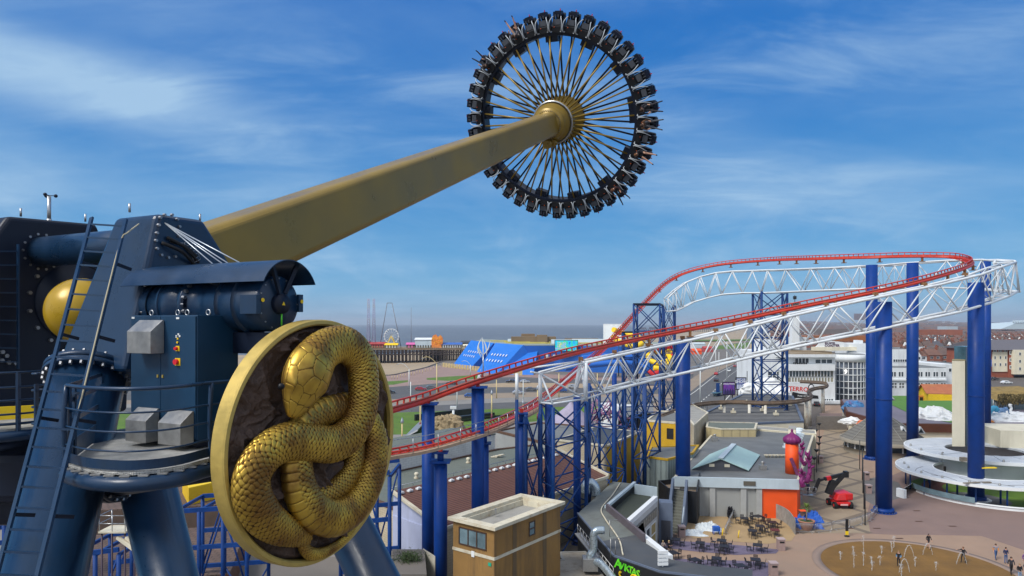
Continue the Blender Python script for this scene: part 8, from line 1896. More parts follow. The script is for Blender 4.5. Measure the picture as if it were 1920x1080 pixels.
# =================== PROPS AND PEOPLE ===================
# ---- people ----
def person(lab,loc,rz,top,bot,shoe=(0.02,0.02,0.025),hair=(0.03,0.015,0.01),pose='walk',h=1.72,accent=None,skirt=False,bare_legs=False,lean=0.0,rot=None,hood=False,phase=1,name='person'):
    J={}
    s=h/1.72
    def v(x,y,z): return Vector((x,y,z))*s
    l=lean
    J['pel']=v(0,0,.95); J['spi']=v(0,.04*l*2,1.15); J['che']=v(0,.12*l*2,1.36); J['nec']=v(0,.17*l*2,1.49); J['hea']=v(0,.22*l*2+.02,1.60); J['top']=v(0,.24*l*2+.015,1.71)
    for sd in (-1,1):
        st=phase*sd
        J['hip',sd]=v(.09*sd,0,.92)
        sh=J['che']+v(.175*sd,0,.06); J['sho',sd]=sh
        if pose=='walk':
            J['kne',sd]=v(.10*sd,.13*st+.03,.50); J['ank',sd]=v(.09*sd,.24*st-.05,.09 if st>0 else .14); J['toe',sd]=J['ank',sd]+v(.01*sd,.15,-.06)
            J['elb',sd]=sh+v(.06*sd,-.10*st,-.26); J['wri',sd]=J['elb',sd]+v(-.01*sd,-.02*st+.10,-.21); J['han',sd]=J['wri',sd]+v(0,.03,-.09)
        elif pose=='stand':
            J['kne',sd]=v(.10*sd,.02,.50); J['ank',sd]=v(.11*sd,-.02,.08); J['toe',sd]=J['ank',sd]+v(.02*sd,.15,-.05)
            J['elb',sd]=sh+v(.07*sd,-.03,-.27); J['wri',sd]=J['elb',sd]+v(-.06*sd,.17,-.12); J['han',sd]=J['wri',sd]+v(-.03*sd,.08,-.01)
        elif pose=='arms':
            J['kne',sd]=v(.12*sd,.10*st,.50); J['ank',sd]=v(.13*sd,.15*st-.04,.09); J['toe',sd]=J['ank',sd]+v(.02*sd,.15,-.06)
            J['elb',sd]=sh+v(.20*sd,.05,-.14); J['wri',sd]=J['elb',sd]+v(.20*sd,.08,-.02); J['han',sd]=J['wri',sd]+v(.08*sd,.03,-.01)
        elif pose in ('sit','ride'):
            J['hip',sd]=v(.09*sd,.02,.93)
            if pose=='sit':
                J['kne',sd]=v(.12*sd,.45,.96); J['ank',sd]=v(.12*sd,.48,.53); J['toe',sd]=J['ank',sd]+v(0,.15,-.05)
                J['elb',sd]=sh+v(.06*sd,.12,-.24); J['wri',sd]=J['elb',sd]+v(-.08*sd,.20,.06); J['han',sd]=J['wri',sd]+v(-.03*sd,.08,.0)
            else:
                J['kne',sd]=v(.17*sd,.48,.98); J['ank',sd]=v(.26*sd,.96,1.02+.05*sd); J['toe',sd]=J['ank',sd]+v(.02*sd,.14,.08)
                J['elb',sd]=sh+v(.10*sd,.16,-.20); J['wri',sd]=J['elb',sd]+v(-.05*sd,.16,.10); J['han',sd]=J['wri',sd]+v(-.02*sd,.07,.03)
    vs=[];rad=[];idx={};grp=[]
    def add(k,r,g): idx[k]=len(vs); vs.append(J[k]); rad.append((r[0]*s,r[1]*s)); grp.append(g)
    add('pel',(.150,.105),'bot'); add('spi',(.135,.095),'top'); add('che',(.165,.110),'top'); add('nec',(.052,.055),'skin'); add('hea',(.078,.098),'skin'); add('top',(.055,.065),'hair')
    for sd in (-1,1):
        add(('hip',sd),(.092,.092),'bot'); add(('kne',sd),(.060,.062),'leg' if not bare_legs else 'skin'); add(('ank',sd),(.040,.042),'leg' if not bare_legs else 'skin'); add(('toe',sd),(.036,.030),'shoe')
        add(('sho',sd),(.068,.068),'top'); add(('elb',sd),(.046,.046),'arm'); add(('wri',sd),(.030,.034),'skin'); add(('han',sd),(.026,.040),'skin')
    ed=[('pel','spi'),('spi','che'),('che','nec'),('nec','hea'),('hea','top')]
    for sd in (-1,1): ed+=[('pel',('hip',sd)),(('hip',sd),('kne',sd)),(('kne',sd),('ank',sd)),(('ank',sd),('toe',sd)),('che',('sho',sd)),(('sho',sd),('elb',sd)),(('elb',sd),('wri',sd)),(('wri',sd),('han',sd))]
    # fingers and thumb
    for sd in (-1,1):
        dv=(J['han',sd]-J['wri',sd]).normalized(); side=dv.cross(Vector((0,0,1))); side=(side if side.length>.3 else Vector((0,1,0))).normalized()
        base=idx[('han',sd)]
        for fi,(o_,L_) in enumerate(((-.027,.062),(-.009,.074),(.009,.070),(.027,.055),(-.050,.035))):
            k1=('f',sd,fi); J[k1]=J['han',sd]+(dv*(L_ if fi<4 else .015)+side*o_*1.1+Vector((0,0,-.012)))*s; add(k1,(.0095,.0095),'skin'); ed.append((('han',sd),k1))
    me=bpy.data.meshes.new('p'); me.from_pydata([tuple(q) for q in vs],[(idx[a],idx[b_]) for a,b_ in ed],[])
    o=bpy.data.objects.new('p',me); COL.objects.link(o)
    md=o.modifiers.new('s','SKIN'); sb=o.modifiers.new('d','SUBSURF'); sb.levels=1; sb.render_levels=1
    sv=me.skin_vertices[0].data
    for i,r in enumerate(rad): sv[i].radius=r
    sv[0].use_root=True
    dg=bpy.context.evaluated_depsgraph_get(); m2=bpy.data.meshes.new_from_object(o.evaluated_get(dg)); bpy.data.objects.remove(o)
    # head features merged in the same body mesh by displacement: nose and chin from nearby vertices
    H_=J['hea']
    for q in m2.vertices:
        d=q.co-H_
        if d.length<.16*s:
            if d.y>.07*s and abs(d.x)<.022*s and -.02*s<d.z<.02*s: q.co.y+=.02*s
    def cm(nm,c): return mat('cloth_%s_%02x%02x%02x'%(nm,int(c[0]*255),int(c[1]*255),int(c[2]*255)),c,.9,0,.18,9)
    acc=accent or top
    ms=[cm('top',top),cm('bottom',bot),cm('shoe',shoe),M['skin'],cm('hair',hair),cm('sleeve',acc)]
    for q in ms: m2.materials.append(q)
    gm={'top':0,'bot':1,'leg':1,'shoe':2,'skin':3,'hair':4,'arm':5}
    segs=[(J[a],J[b_],grp[idx[a]],grp[idx[b_]]) for a,b_ in ed]
    for p in m2.polygons:
        c=p.center; best=9;bg='top'
        for a,b_,ga,gb in segs:
            ab=b_-a; t_=max(0,min(1,(c-a).dot(ab)/max(1e-9,ab.length_squared))); d=(a+ab*t_-c).length
            if d<best:
                best=d
                cut={('top','skin'):.25,('arm','skin'):.85,('bot','leg'):.5,('bot','top'):.35,('skin','shoe'):.3,('leg','shoe'):.3,('bot','skin'):.55,('skin','hair'):-1}.get((ga,gb),.5); bg=ga if t_<cut else gb
        d=c-H_
        if d.length<.17*s and c.z>J['nec'].z+.03*s:
            bg='hair' if (d.z>.055*s or d.y<.0 or (hood and d.y<.04*s)) else 'skin'
            if hood and bg=='hair': bg='top'
        p.material_index=gm[bg]; p.use_smooth=True
    ob=bpy.data.objects.new(name,m2); COL.objects.link(ob); ob.location=loc
    if rot is not None: ob.rotation_mode='QUATERNION'; ob.rotation_quaternion=rot
    else: ob.rotation_euler=(0,0,rz)
    tag(ob,lab,'person')
    # hair cap and eyes as children
    m=MB(); hc_=H_+Vector((0,-.018,.035))*s
    if not hood:
        m.sphere(hc_,.105*s,14,10,(.92,1.08,1.0)); 
        mm=MB(); mm.v=[q for q in m.v]; mm.f=[f_ for f_ in m.f if not all((m.v[i][1]-H_.y>.045*s and m.v[i][2]-H_.z<.07*s) or m.v[i][2]-H_.z<-.06*s for i in f_)]; mm.s=[True]*len(mm.f); mm.mi=[0]*len(mm.f)
        me_=bpy.data.meshes.new('hair'); me_.from_pydata(mm.v,[],mm.f); me_.materials.append(ms[4]); me_.polygons.foreach_set('use_smooth',mm.s); ho=bpy.data.objects.new('hair',me_); COL.objects.link(ho); ho.parent=ob
    m=MB()
    for e in (-1,1): m.sphere(H_+Vector((.030*e,.088,.012))*s,.011*s,6,5)
    me_=bpy.data.meshes.new('eyes'); me_.from_pydata(m.v,[],m.f); me_.materials.append(M['cloth_black']); eo=bpy.data.objects.new('eyes',me_); COL.objects.link(eo); eo.parent=ob
    return ob
def foot(x,y): return G(x,y,.03)
BK=(0.012,0.012,0.016)
person('person in black hooded top and shorts walking over the far edge of the fountain floor',foot(1741,1029),R(200),BK,(0.02,0.02,0.03),hood=True,bare_legs=True,pose='walk',h=1.72)
person('person in black jacket with bright blue waist standing among the fountain jets',foot(1685,1062),R(140),BK,BK,accent=(0.02,0.30,0.60),pose='stand',h=1.6,hair=(0.30,0.17,0.08))
person('person in black tracksuit balancing with arms out at the right rim of the fountain',foot(1806,1055),R(110),BK,BK,pose='arms',h=1.66,hair=(0.16,0.07,0.03))
person('person in grey vest with orange sleeves and blue jeans walking on the plaza',foot(1867,1049),R(170),(0.22,0.22,0.26),(0.04,0.09,0.22),accent=(0.60,0.20,0.02),pose='walk',h=1.66)
person('person in navy jacket and blue jeans with hands together on the plaza',foot(1886,1056),R(175),(0.02,0.03,0.09),(0.05,0.11,0.26),pose='stand',h=1.66)
person('person with long dark hair, open black jacket and pale grey shirt walking on plaza',foot(1896,1077),R(165),(0.03,0.03,0.04),BK,pose='walk',h=1.75,accent=BK)
person('person in black jacket and light blue jeans at the lower right corner',foot(1912,1090),R(180),BK,(0.22,0.32,0.45),pose='stand',h=1.75,hair=(0.3,0.2,0.12))
person('person in a purple coat at the very right edge of the plaza',foot(1922,1066),R(190),(0.16,0.07,0.25),(0.03,0.04,0.09),pose='walk',h=1.7)
pw_=G(1764,869,3.17); person('worker in navy top and white trousers bending on the lower ring canopy',pw_,R(-60),(0.015,0.03,0.08),(0.6,0.6,0.58),pose='walk',h=1.75,lean=1.3)
# ---- riders in the gondola ----
def rider(k,lab,top,bot,acc=None,bare=False,hair=(0.04,0.02,0.012)):
    mw,a=SEATM[k%40]
    # rider frame: y outward, z towards the arm (up = -axis)
    rot3=mw.to_3x3(); B=Matrix((-rot3.col[0],rot3.col[1],-rot3.col[2])).transposed()
    if B.determinant()<0: B=Matrix((rot3.col[0],rot3.col[1],-rot3.col[2])).transposed()
    loc=mw.translation+rot3.col[1]*.42+rot3.col[2]*(.62)
    person(lab,loc,0,top,bot,pose='ride',rot=B.to_quaternion(),accent=acc,bare_legs=bare,hair=hair,h=1.75)
def seat_at(px,py):
    best=None;bd=1e9
    for k,(mw,a) in enumerate(SEATM):
        c=mw.translation+mw.to_3x3().col[1]*.5; x=960+F*c.x/c.y; y=HY-F*(c.z-CAMH)/c.y; d=(x-px)**2+(y-py)**2
        if d<bd: bd=d;best=k
    return best
rider(seat_at(966,60),'rider with legs kicked up in the gondola seat at the upper left',(0.05,0.05,0.07),(0.35,0.30,0.28),bare=True)
rider(seat_at(1225,218),'rider in brown top in the gondola seat at the far right',(0.12,0.06,0.03),(0.10,0.11,0.13))
rider(seat_at(1212,303),'rider with bare shins spread outward in the gondola seat at the lower right',(0.02,0.02,0.025),(0.015,0.015,0.02),bare=True,hair=(0.12,0.05,0.02))
rider(seat_at(1160,368),'rider with red shoes in the gondola seat at the bottom right',(0.05,0.02,0.02),(0.02,0.02,0.03),hair=(0.10,0.04,0.02))
rider(seat_at(1222,190),'rider in dark clothes in the gondola seat above the brown topped rider',(0.02,0.02,0.03),(0.03,0.03,0.04))
rider(seat_at(915,120),'rider in dark clothes in the gondola seat at the left',(0.03,0.03,0.04),(0.02,0.02,0.03))
# ---- tables and chairs ----
fm_=mat('black_bistro_plastic',(0.014,0.014,0.02),.55,0,.2,5); fr_=mat('dark_red_tabletop',(0.10,0.02,0.02),.5)
def legs(parent,pts,h,r,m_):
    for x,y in pts: build('leg',MB().cyl((x*1.05,y*1.05,0),(x,y,h),r,n=6),m_,parent)
tb0=bpy.data.objects.new('bistro_table',None); COL.objects.link(tb0)
build('tabletop',MB().box((0,0,.735),(1.0,1.0,.035)),fm_,tb0); build('apron',MB().box((0,0,.69),(.86,.86,.05)),fm_,tb0); legs(tb0,[(-.42,-.42),(.42,-.42),(.42,.42),(-.42,.42)],.7,.028,fm_)
ch0=bpy.data.objects.new('bistro_chair',None); COL.objects.link(ch0)
build('seat',MB().box((0,0,.45),(.46,.44,.04)),fm_,ch0)
m=MB(); 
for s in (-1,1): m.beam((s*.21,-.2,.45),(s*.20,-.29,.86),.035,.03)
for z in (.86,.77,.68,.59): m.beam((-.21,-.2-.09*(z-.45)/.41,z),(.21,-.2-.09*(z-.45)/.41,z),.03,.06)
build('backrest',m,fm_,ch0); legs(ch0,[(-.2,-.19),(.2,-.19),(.2,.19),(-.2,.19)],.44,.022,fm_)
tabs=[(1267.5,1011,0,'upper lilac band'),(1313,1017.5,0,'upper lilac band'),(1353,1013,0,'upper lilac band'),(1358,1024,0,'upper lilac band'),(1420.6,1021.7,0,'upper lilac band'),
 (1262,1036,1,'lower lilac band'),(1303,1049,1,'lower lilac band'),(1343.5,1046.7,1,'lower lilac band'),(1416.5,1048.8,1,'lower lilac band'),(1388,1060,1,'lower lilac band'),
 (1395.6,971.7,2,'tan terrace'),(1421.7,967.5,2,'tan terrace'),(1448.8,979,2,'tan terrace'),(1424.8,986,2,'tan terrace'),(1411,994.6,2,'tan terrace'),(1453,993.5,2,'tan terrace')]
cnt={}; rnd=random.Random(4); first=True; fc_=True
for x,y,b_,bn in tabs:
    i=sum(1 for q in tabs if q[2]==b_ and q[0]<x); p=G(x,y,.75); p.z=.03; rz=rnd.uniform(-.5,.5)
    nm='the %s %s table from the left'%(ordw(i),bn.replace('lilac band','patio').replace('tan terrace','terrace'))
    t=tb0 if first else dup(tb0); first=False; t.location=p; t.rotation_euler=(0,0,rz)
    red=abs(x-1453)<.1
    if red:
        for c in t.children:
            if c.name.startswith('tabletop'): c.data=c.data.copy(); c.data.materials[0]=fr_
    tag(t,('dark red topped table, ' if red else 'black square bistro table, ')+nm[4:],'table','black bistro tables on the patio')
    for k,sd in enumerate(('near','right','far','left')):
        if rnd.random()<.12: continue
        a=rz+k*math.pi/2+rnd.uniform(-.2,.2)-math.pi/2; dd=.78+rnd.uniform(-.1,.14); cpos=p+Vector((math.cos(a)*dd,math.sin(a)*dd,0))
        c=ch0 if fc_ else dup(ch0); fc_=False; c.location=cpos; c.rotation_euler=(0,0,a+math.pi/2+rnd.uniform(-.15,.15)); tag(c,'black chair at the %s side of %s'%(sd,nm),'chair','black chairs around the bistro tables')
p=G(1254,1038); 
for dx,lab,c in ((-.3,'blond person in a cream top seated at the leftmost lower patio table',(0.50,0.42,0.36)),(.35,'blond person in a black top seated beside the cream topped one',BK)):
    o=person(lab,(p.x+dx-.2,p.y+.6,-.40),R(200),c,BK,pose='sit',h=1.65,hair=(0.62,0.46,0.22))
m=MB()
for k in range(5):
    for dx in (0,.55): m.box(G(1368+dx*8,972)+Vector((0,0,.2+.2*k)),(.5,.5,.05),.2*k); m.box(G(1368+dx*8,972)+Vector((0,.25,.45+.2*k)),(.46,.05,.4),.2*k)
single('stacked_chairs',m,fm_,'heap of stacked black chairs against the grey wall','chair stack')
# ---- crowd barriers ----
def barrier_proto():
    t=bpy.data.objects.new('crowd_barrier',None); COL.objects.link(t); W=2.3
    m=MB().tube([Vector((-W/2,0,.15)),Vector((-W/2,0,1.05)),Vector((-W/2+.08,0,1.1)),Vector((W/2-.08,0,1.1)),Vector((W/2,0,1.05)),Vector((W/2,0,.15))],.03,8,closed=True); build('frame',m,M['steel'],t)
    m=MB()
    for k in range(15): m.cyl((-W/2+W*(k+1)/16,0,.15),(-W/2+W*(k+1)/16,0,1.1),.012,n=5)
    build('bars',m,M['steel'],t)
    for s in (-1,1): build('foot',MB().tube([Vector((s*.8,-.35,0)),Vector((s*.8,0,.16)),Vector((s*.8,.35,0))],.022,6),M['steel'],t)
    return t
b0_=barrier_proto(); fb_=True
segs=[((1360,1004),(1369,984)),((1369,984),(1378,966)),((1492,999),(1527,1000)),((1528,1000),(1560,996)),((1561,995),(1593,991)),((1593,991),(1617,984)),((1617,984),(1633,976)),((1633,976),(1645,962))]
for i,(a,b_) in enumerate(segs):
    A_,B_=G(*a),G(*b_); c=(A_+B_)/2; t=b0_ if fb_ else dup(b0_); fb_=False; L_=(B_-A_).length; t.location=c; t.rotation_euler=(0,0,math.atan2((B_-A_).y,(B_-A_).x)); t.scale=(max(.6,L_/2.3*.97),1,1)
    tag(t,('grey crowd barrier, %s of two slanting beside the black chairs'%ordw(i)) if i<2 else 'grey crowd barrier, %s from the left across the walkway mouth'%ordw(i-2),'barrier','grey steel crowd barriers')
# curved timber fence
m=MB(); pts=spline([G(1442,968),G(1460,974),G(1478,985),G(1491,1003)],46)
for a,b_ in zip(pts,pts[1:]): 
    d=(b_-a).normalized(); m.box((a+b_)/2+zz_*.95,((b_-a).length*.9,.06,1.85),math.atan2(d.y,d.x))
o=single('timber_fence',m,mat('grey_timber',(0.27,0.26,0.24),.9,0,.25,1.5),'curved fence of upright weathered grey boards by the orange wall','fence')
# boom lift
bl_=thing('boom_lift','red boom lift with black folded arm raised beside the hall on the walkway','boom lift',G(1574,952)); p=G(1574,950)
rd_=mat('lift_red',(0.55,0.012,0.012),.4,0,.1,2,coat=.3)
m=MB(); m.box(p+zz_*.75,(1.9,2.6,.35)); m.box(p+Vector((0,-1.35,.65)),(1.2,.35,.3)); build('chassis',m,rd_,bl_,bevel=.06)
m=MB(); m.hexa([p+Vector(q) for q in ((-1.0,-1.1,1.05),(1.15,-1.0,1.05),(1.15,1.2,1.05),(-1.0,1.2,1.05))],[p+Vector(q) for q in ((-.5,-.9,1.9),(1.0,-.8,2.1),(1.05,1.0,2.2),(-.6,1.0,2.0))]); m.box(p+Vector((.9,0,1.6)),(.9,2.2,.9)); build('turntable',m,rd_,bl_,bevel=.12)
for dx,dy in ((-1.05,-.95),(1.05,-.95),(-1.05,.95),(1.05,.95)):
    q=p+Vector((dx,dy,.45)); m=MB().cyl(q-Vector((.19,0,0)),q+Vector((.19,0,0)),.47,n=24); wl_=build('wheel',m,M['rubber'],bl_,bevel=.04); build('wheel_hub',MB().cyl(q-Vector((.2,0,0)),q+Vector((.2,0,0)),.2,n=14),rd_,wl_)
Yl=p.y; a0=P(1553,922,Yl); a1=P(1559,908,Yl); a2=P(1585,890,Yl+.8); a3=P(1578,886,Yl+.4); a4=P(1543,899,Yl-.4); a5=P(1537,900,Yl-.5); a6=P(1526,924,Yl-.8); 
m=MB(); m.beam(a1-zz_*.6,P(1584,888,Yl),.35,.5); m.beam(a0+Vector((0,0,-.3)),a1+Vector((.3,0,.6)),.7,.8); split_build('lower_boom',m,M['blackwall'],bl_)
m=MB(); m.beam(P(1587,888,Yl+.3),P(1546,898,Yl-.3),.36,.45); m.box(P(1586,889,Yl+.2),(.5,.7,.8)); m.beam(P(1546,898,Yl-.3),P(1538,901,Yl-.5),.2,.25); split_build('upper_boom',m,M['blackwall'],bl_)
build('boom_band',MB().beam(P(1557,895.5,Yl-.15),P(1549,897.5,Yl-.28),.40,.5),rd_,bl_)
m=MB(); m.beam(a5+zz_*.2,a6,.28,.38); split_build('jib',m,M['blackwall'],bl_)
bk=P(1515,928,Yl-.9); m=MB()
for dx in (-.9,0,.9):
    for dy in (-.4,.4): m.cyl(bk+Vector((dx,dy,0)),bk+Vector((dx,dy,1.1)),.03,n=6)
for z in (0,.5,1.1): m.tube([bk+Vector((-.9,-.4,z)),bk+Vector((.9,-.4,z)),bk+Vector((.9,.4,z)),bk+Vector((-.9,.4,z))],.03,6,closed=True)
m.box(bk+zz_*.02,(1.8,.8,.05)); m.beam(bk+Vector((.9,0,.1)),a6,.2,.25); build('basket',m,M['steel'],bl_)
person('worker in dark overalls standing in the boom lift basket',bk+zz_*.05,R(200),(0.02,0.03,0.07),(0.02,0.03,0.06),pose='stand',h=1.75,hair=(0.5,0.35,0.25))
m=MB().box(p+Vector((-.1,-1.56,.66)),(1.0,.02,.2)); build('warning_strip',m,mat('pale_pink_reflector',(0.75,0.45,0.45),.5),bl_)
# planter with palm, tarpaulins
pp=G(1512,993); t=thing('potted_palm','terracotta pot with a small palm among blue tarpaulins by the orange wall','planter',pp); m=MB().lathe([(.55,0),(.8,.7),(.95,1.0),(1.0,1.15),(.85,1.15),(.8,1.0)],pp,n=28); build('pot',m,mat('terracotta',(0.34,0.17,0.12),.85,0,.12,2),t); build('soil',MB().lathe([(0,1.02),(.82,1.02)],pp,n=20),M['hedge'],t)
m=MB().tube([pp+zz_*1.0,pp+Vector((.05,0,1.9)),pp+Vector((0,0,2.6))],[.09,.07,.06],8); build('trunk',m,M['wood'],t); m=MB(); rnd=random.Random(2)
for k in range(60):
    a=rnd.uniform(0,6.28); e_=rnd.uniform(-.3,1.3); d=Vector((math.cos(a)*math.cos(e_),math.sin(a)*math.cos(e_),math.sin(e_))); q=pp+zz_*2.6; s_=d.cross(Vector((0,0,1))).normalized()*.05; m.quad(q,q+d*.5+s_,q+d*rnd.uniform(.7,1.0)-zz_*.15,q+d*.5-s_)
build('fronds',m,mat('palm_green',(0.13,0.19,0.03),.8,0,.4,3),t)
def tarp(x,y,w_,d_,h_,mt,lab,seed):
    p=G(x,y); vs=[];n=22
    for j in range(n):
        for i in range(n):
            u,v_=i/(n-1)-.5,j/(n-1)-.5; e_=max(0,1-(abs(u)*2)**4)*max(0,1-(abs(v_)*2)**4); z=e_*h_*(.55+.9*abs(noise.noise(Vector((u*6+seed,v_*6,seed))))+.3*noise.noise(Vector((u*14,v_*14,seed)))); vs.append((p.x+u*w_*(1+.15*math.sin(v_*7+seed)),p.y+v_*d_*(1+.15*math.sin(u*6)),.035+max(0,z)))
    m=MB().add(vs,[(j*n+i,j*n+i+1,(j+1)*n+i+1,(j+1)*n+i) for j in range(n-1) for i in range(n-1)]); return single('tarpaulin',m,mt,lab,'tarpaulin')
tq=mat('blue_tarp',(0.01,0.09,0.42),.5,0,.15,2); wq_=mat('white_plastic_sheet',(0.55,0.60,0.62),.5,0,.1,2,dirt=(0.15,0.17,0.22),dscale=1.5,damt=.7)
tarp(1502,987,1.6,3.0,1.3,tq,'blue tarpaulin heaped against the orange wall left of the palm',1); tarp(1524,976,1.8,2.5,1.2,tq,'blue tarpaulin bundle behind the potted palm',4); tarp(1530,988,1.4,2.0,.7,tq,'small flat blue tarpaulin right of the potted palm',7)
tarp(1327,990,2.8,3.2,.55,wq_,'crumpled white plastic sheet heap beside the black hoarding',2); tarp(1297,1000,3.0,2.4,.3,wq_,'flat white plastic sheet in front of the staircase',5)
# benches / trolley / bins / bollards
t=thing('blue_trolley','small blue trolley between the white sheet and the barriers',"trolley",G(1343,1002)); p=G(1343,1002); build('tray',MB().box(p+zz_*.7,(.8,.6,.5)),tq,t); m=MB()
for dx in (-.35,.35):
    for dy in (-.25,.25): m.cyl(p+Vector((dx,dy,0)),p+Vector((dx,dy,.5)),.05,n=8)
split_build('leg',m,tq,t)
bm2=mat('pinkish_bin',(0.33,0.235,0.215),.7,0,.1,3)
for x,y,lab in ((1464,1031,'pinkish square bin at the right end of the upper lilac band'),(1450,1078,'pinkish square bin at the lower edge right of the patio tables'),(1278,1006,'pinkish bin in front of the staircase notice'),(1596,826,'pinkish bin by the low kiosk beside the walkway'),(1624,900,'pinkish bin left of the thick column'),(1628,925,'pinkish bin just left of the thick column base'),(1538,868,'pinkish bin at the lamp posts along the hall')):
    p=G(x,y); t=thing('litter_bin',lab,'bin',p,'pinkish litter bins'); build('body',MB().box(p+zz_*.6,(.75,.75,1.2)),bm2,t,bevel=.03); build('lid',MB().box(p+zz_*1.24,(.82,.82,.10)),mat('pale_lid',(0.42,0.33,0.32),.6),t); build('slot',MB().box(p+Vector((0,-.385,.95)),(.5,.02,.18)),M['blackwall'],t)
p=G(1588,1006); t=thing('bollard_sign','slim black and yellow banner post in front of the barriers','sign',p); build('banner',MB().box(p+zz_*1.3,(.32,.08,1.5)),M['blackwall'],t); build('yellow_part',MB().box(p+zz_*.42,(.34,.09,.45)),M['yellow_bright'],t); build('foot',MB().cyl(p,p+zz_*.08,.3,n=14),M['rubber'],t)
for x,y,r_,lab in ((1384,1009,.35,'short yellow post leaning at the edge of the tan terrace'),(1354,1005,.4,'short yellow post at the foot of the slanting barrier')):
    p=G(x,y); single('yellow_post',MB().cyl(p,p+Vector((.12,0,.9)),.06,n=8),M['yellow_bright'],lab,'post')
# black lamp posts along the hall, and slim posts right of walkway
lp0=bpy.data.objects.new('black_lamp_post',None); COL.objects.link(lp0)
build('post',MB().cyl((0,0,0),(0,0,3.5),.06,n=8),M['blackwall'],lp0); m=MB().lathe([(.05,3.4),(.16,3.5),(.42,3.85),(.45,3.9),(.1,3.95)],(0,0,0),n=14); build('lantern',m,M['blackwall'],lp0)
f_=True
for i,(x,y) in enumerate(((1526.6,903),(1531,886),(1535,871),(1537,857),(1530,842),(1536,828))):
    t=lp0 if f_ else dup(lp0); f_=False; t.location=G(x,y); tag(t,'black lamp post with cup lantern, %s from the near end along the hall'%ordw(i),'lamp post','black lamp posts along the hall')
ms0=single('slim_post',MB().cyl((1,1,0),(1,1,5.0),.07,n=8),M['blackwall'],'slim dark post, first from the barriers along the right side of the walkway','post','slim dark posts right of the walkway'); ms0.location=G(1622,985)
for i,(x,y) in enumerate(((1620,955),(1618,925),(1617,900),(1612,880))): dup(ms0,loc=G(x,y),label='slim dark post, %s from the barriers along the right side of the walkway'%ordw(i+1))
m=MB(); a,b_=G(1614,868),G(1640,1000)
# drain covers
m=MB()
for x,y in ((1719,958),(1723,978),(1644,991),(1686,1010),(1786,987),(1633,885),(1595,991)): p=G(x,y); m.quad(*[(p.x+dx,p.y+dy,Z[8]) for dx,dy in ((-.45,-.18),(.45,-.18),(.45,.18),(-.45,.18))])
o=struct('drain_covers',m,mat('drain_brown',(0.09,0.045,0.03),.8))
# fountain jets
wj=mat('water_spray',(0.78,0.80,0.80),.2,0,0); b_=wj.node_tree.nodes['Principled BSDF']; b_.inputs['Alpha'].default_value=.55; b_.inputs['Transmission Weight'].default_value=.3
jets=[(1672,1035,1.1),(1619,1038,2.0),(1619,1060,1.4),(1601,1065,1.6),(1635,1070,1.0),(1653,1039,.9),(1714,1045,1.3),(1716,1062,1.0),(1706,1074,1.4),(1634,1058,.8),(1576,1050,.9),(1690,1080,1.2),(1730,1040,1.2),(1793,1058,1.2),(1676,1027,1.3),(1600,1040,.9),(1650,1060,1.0),(1755,1070,.9)]
for i,(x,y,h_) in enumerate(jets):
    p=G(x,y,.03); rnd=random.Random(i); m=MB(); hh=h_; ln_=.0
    arc_=i in (6,12,13,8); dx=rnd.choice([-1,1])*1.1 if arc_ else 0
    for k in range(70):
        t_=rnd.random(); z=hh*(4*t_*(1-t_)) if arc_ else hh*t_; sp=.02+.05*(t_ if not arc_ else .4)
        if not arc_ and rnd.random()<.35: z=hh*(1-abs(rnd.gauss(0,.18))); sp=.10
        c=p+Vector((dx*t_+rnd.gauss(0,sp),rnd.gauss(0,sp),abs(z))); m.sphere(c,rnd.uniform(.012,.035),5,4)
    if not arc_: m.tube([p,p+zz_*hh*.9],[.022,.008],6)
    else: m.tube([p+Vector((dx*t_,0,hh*4*t_*(1-t_))) for t_ in [q/12 for q in range(13)]],.018,5)
    single('water_jet',m,wj,('arching' if arc_ else ('tall' if h_>1.25 else 'short'))+' white water jet on the fountain floor, %s from the left'%ordw(sum(1 for q in jets if (q[0],q[1])<(x,y))),'water jet','water jets of the plaza fountain')
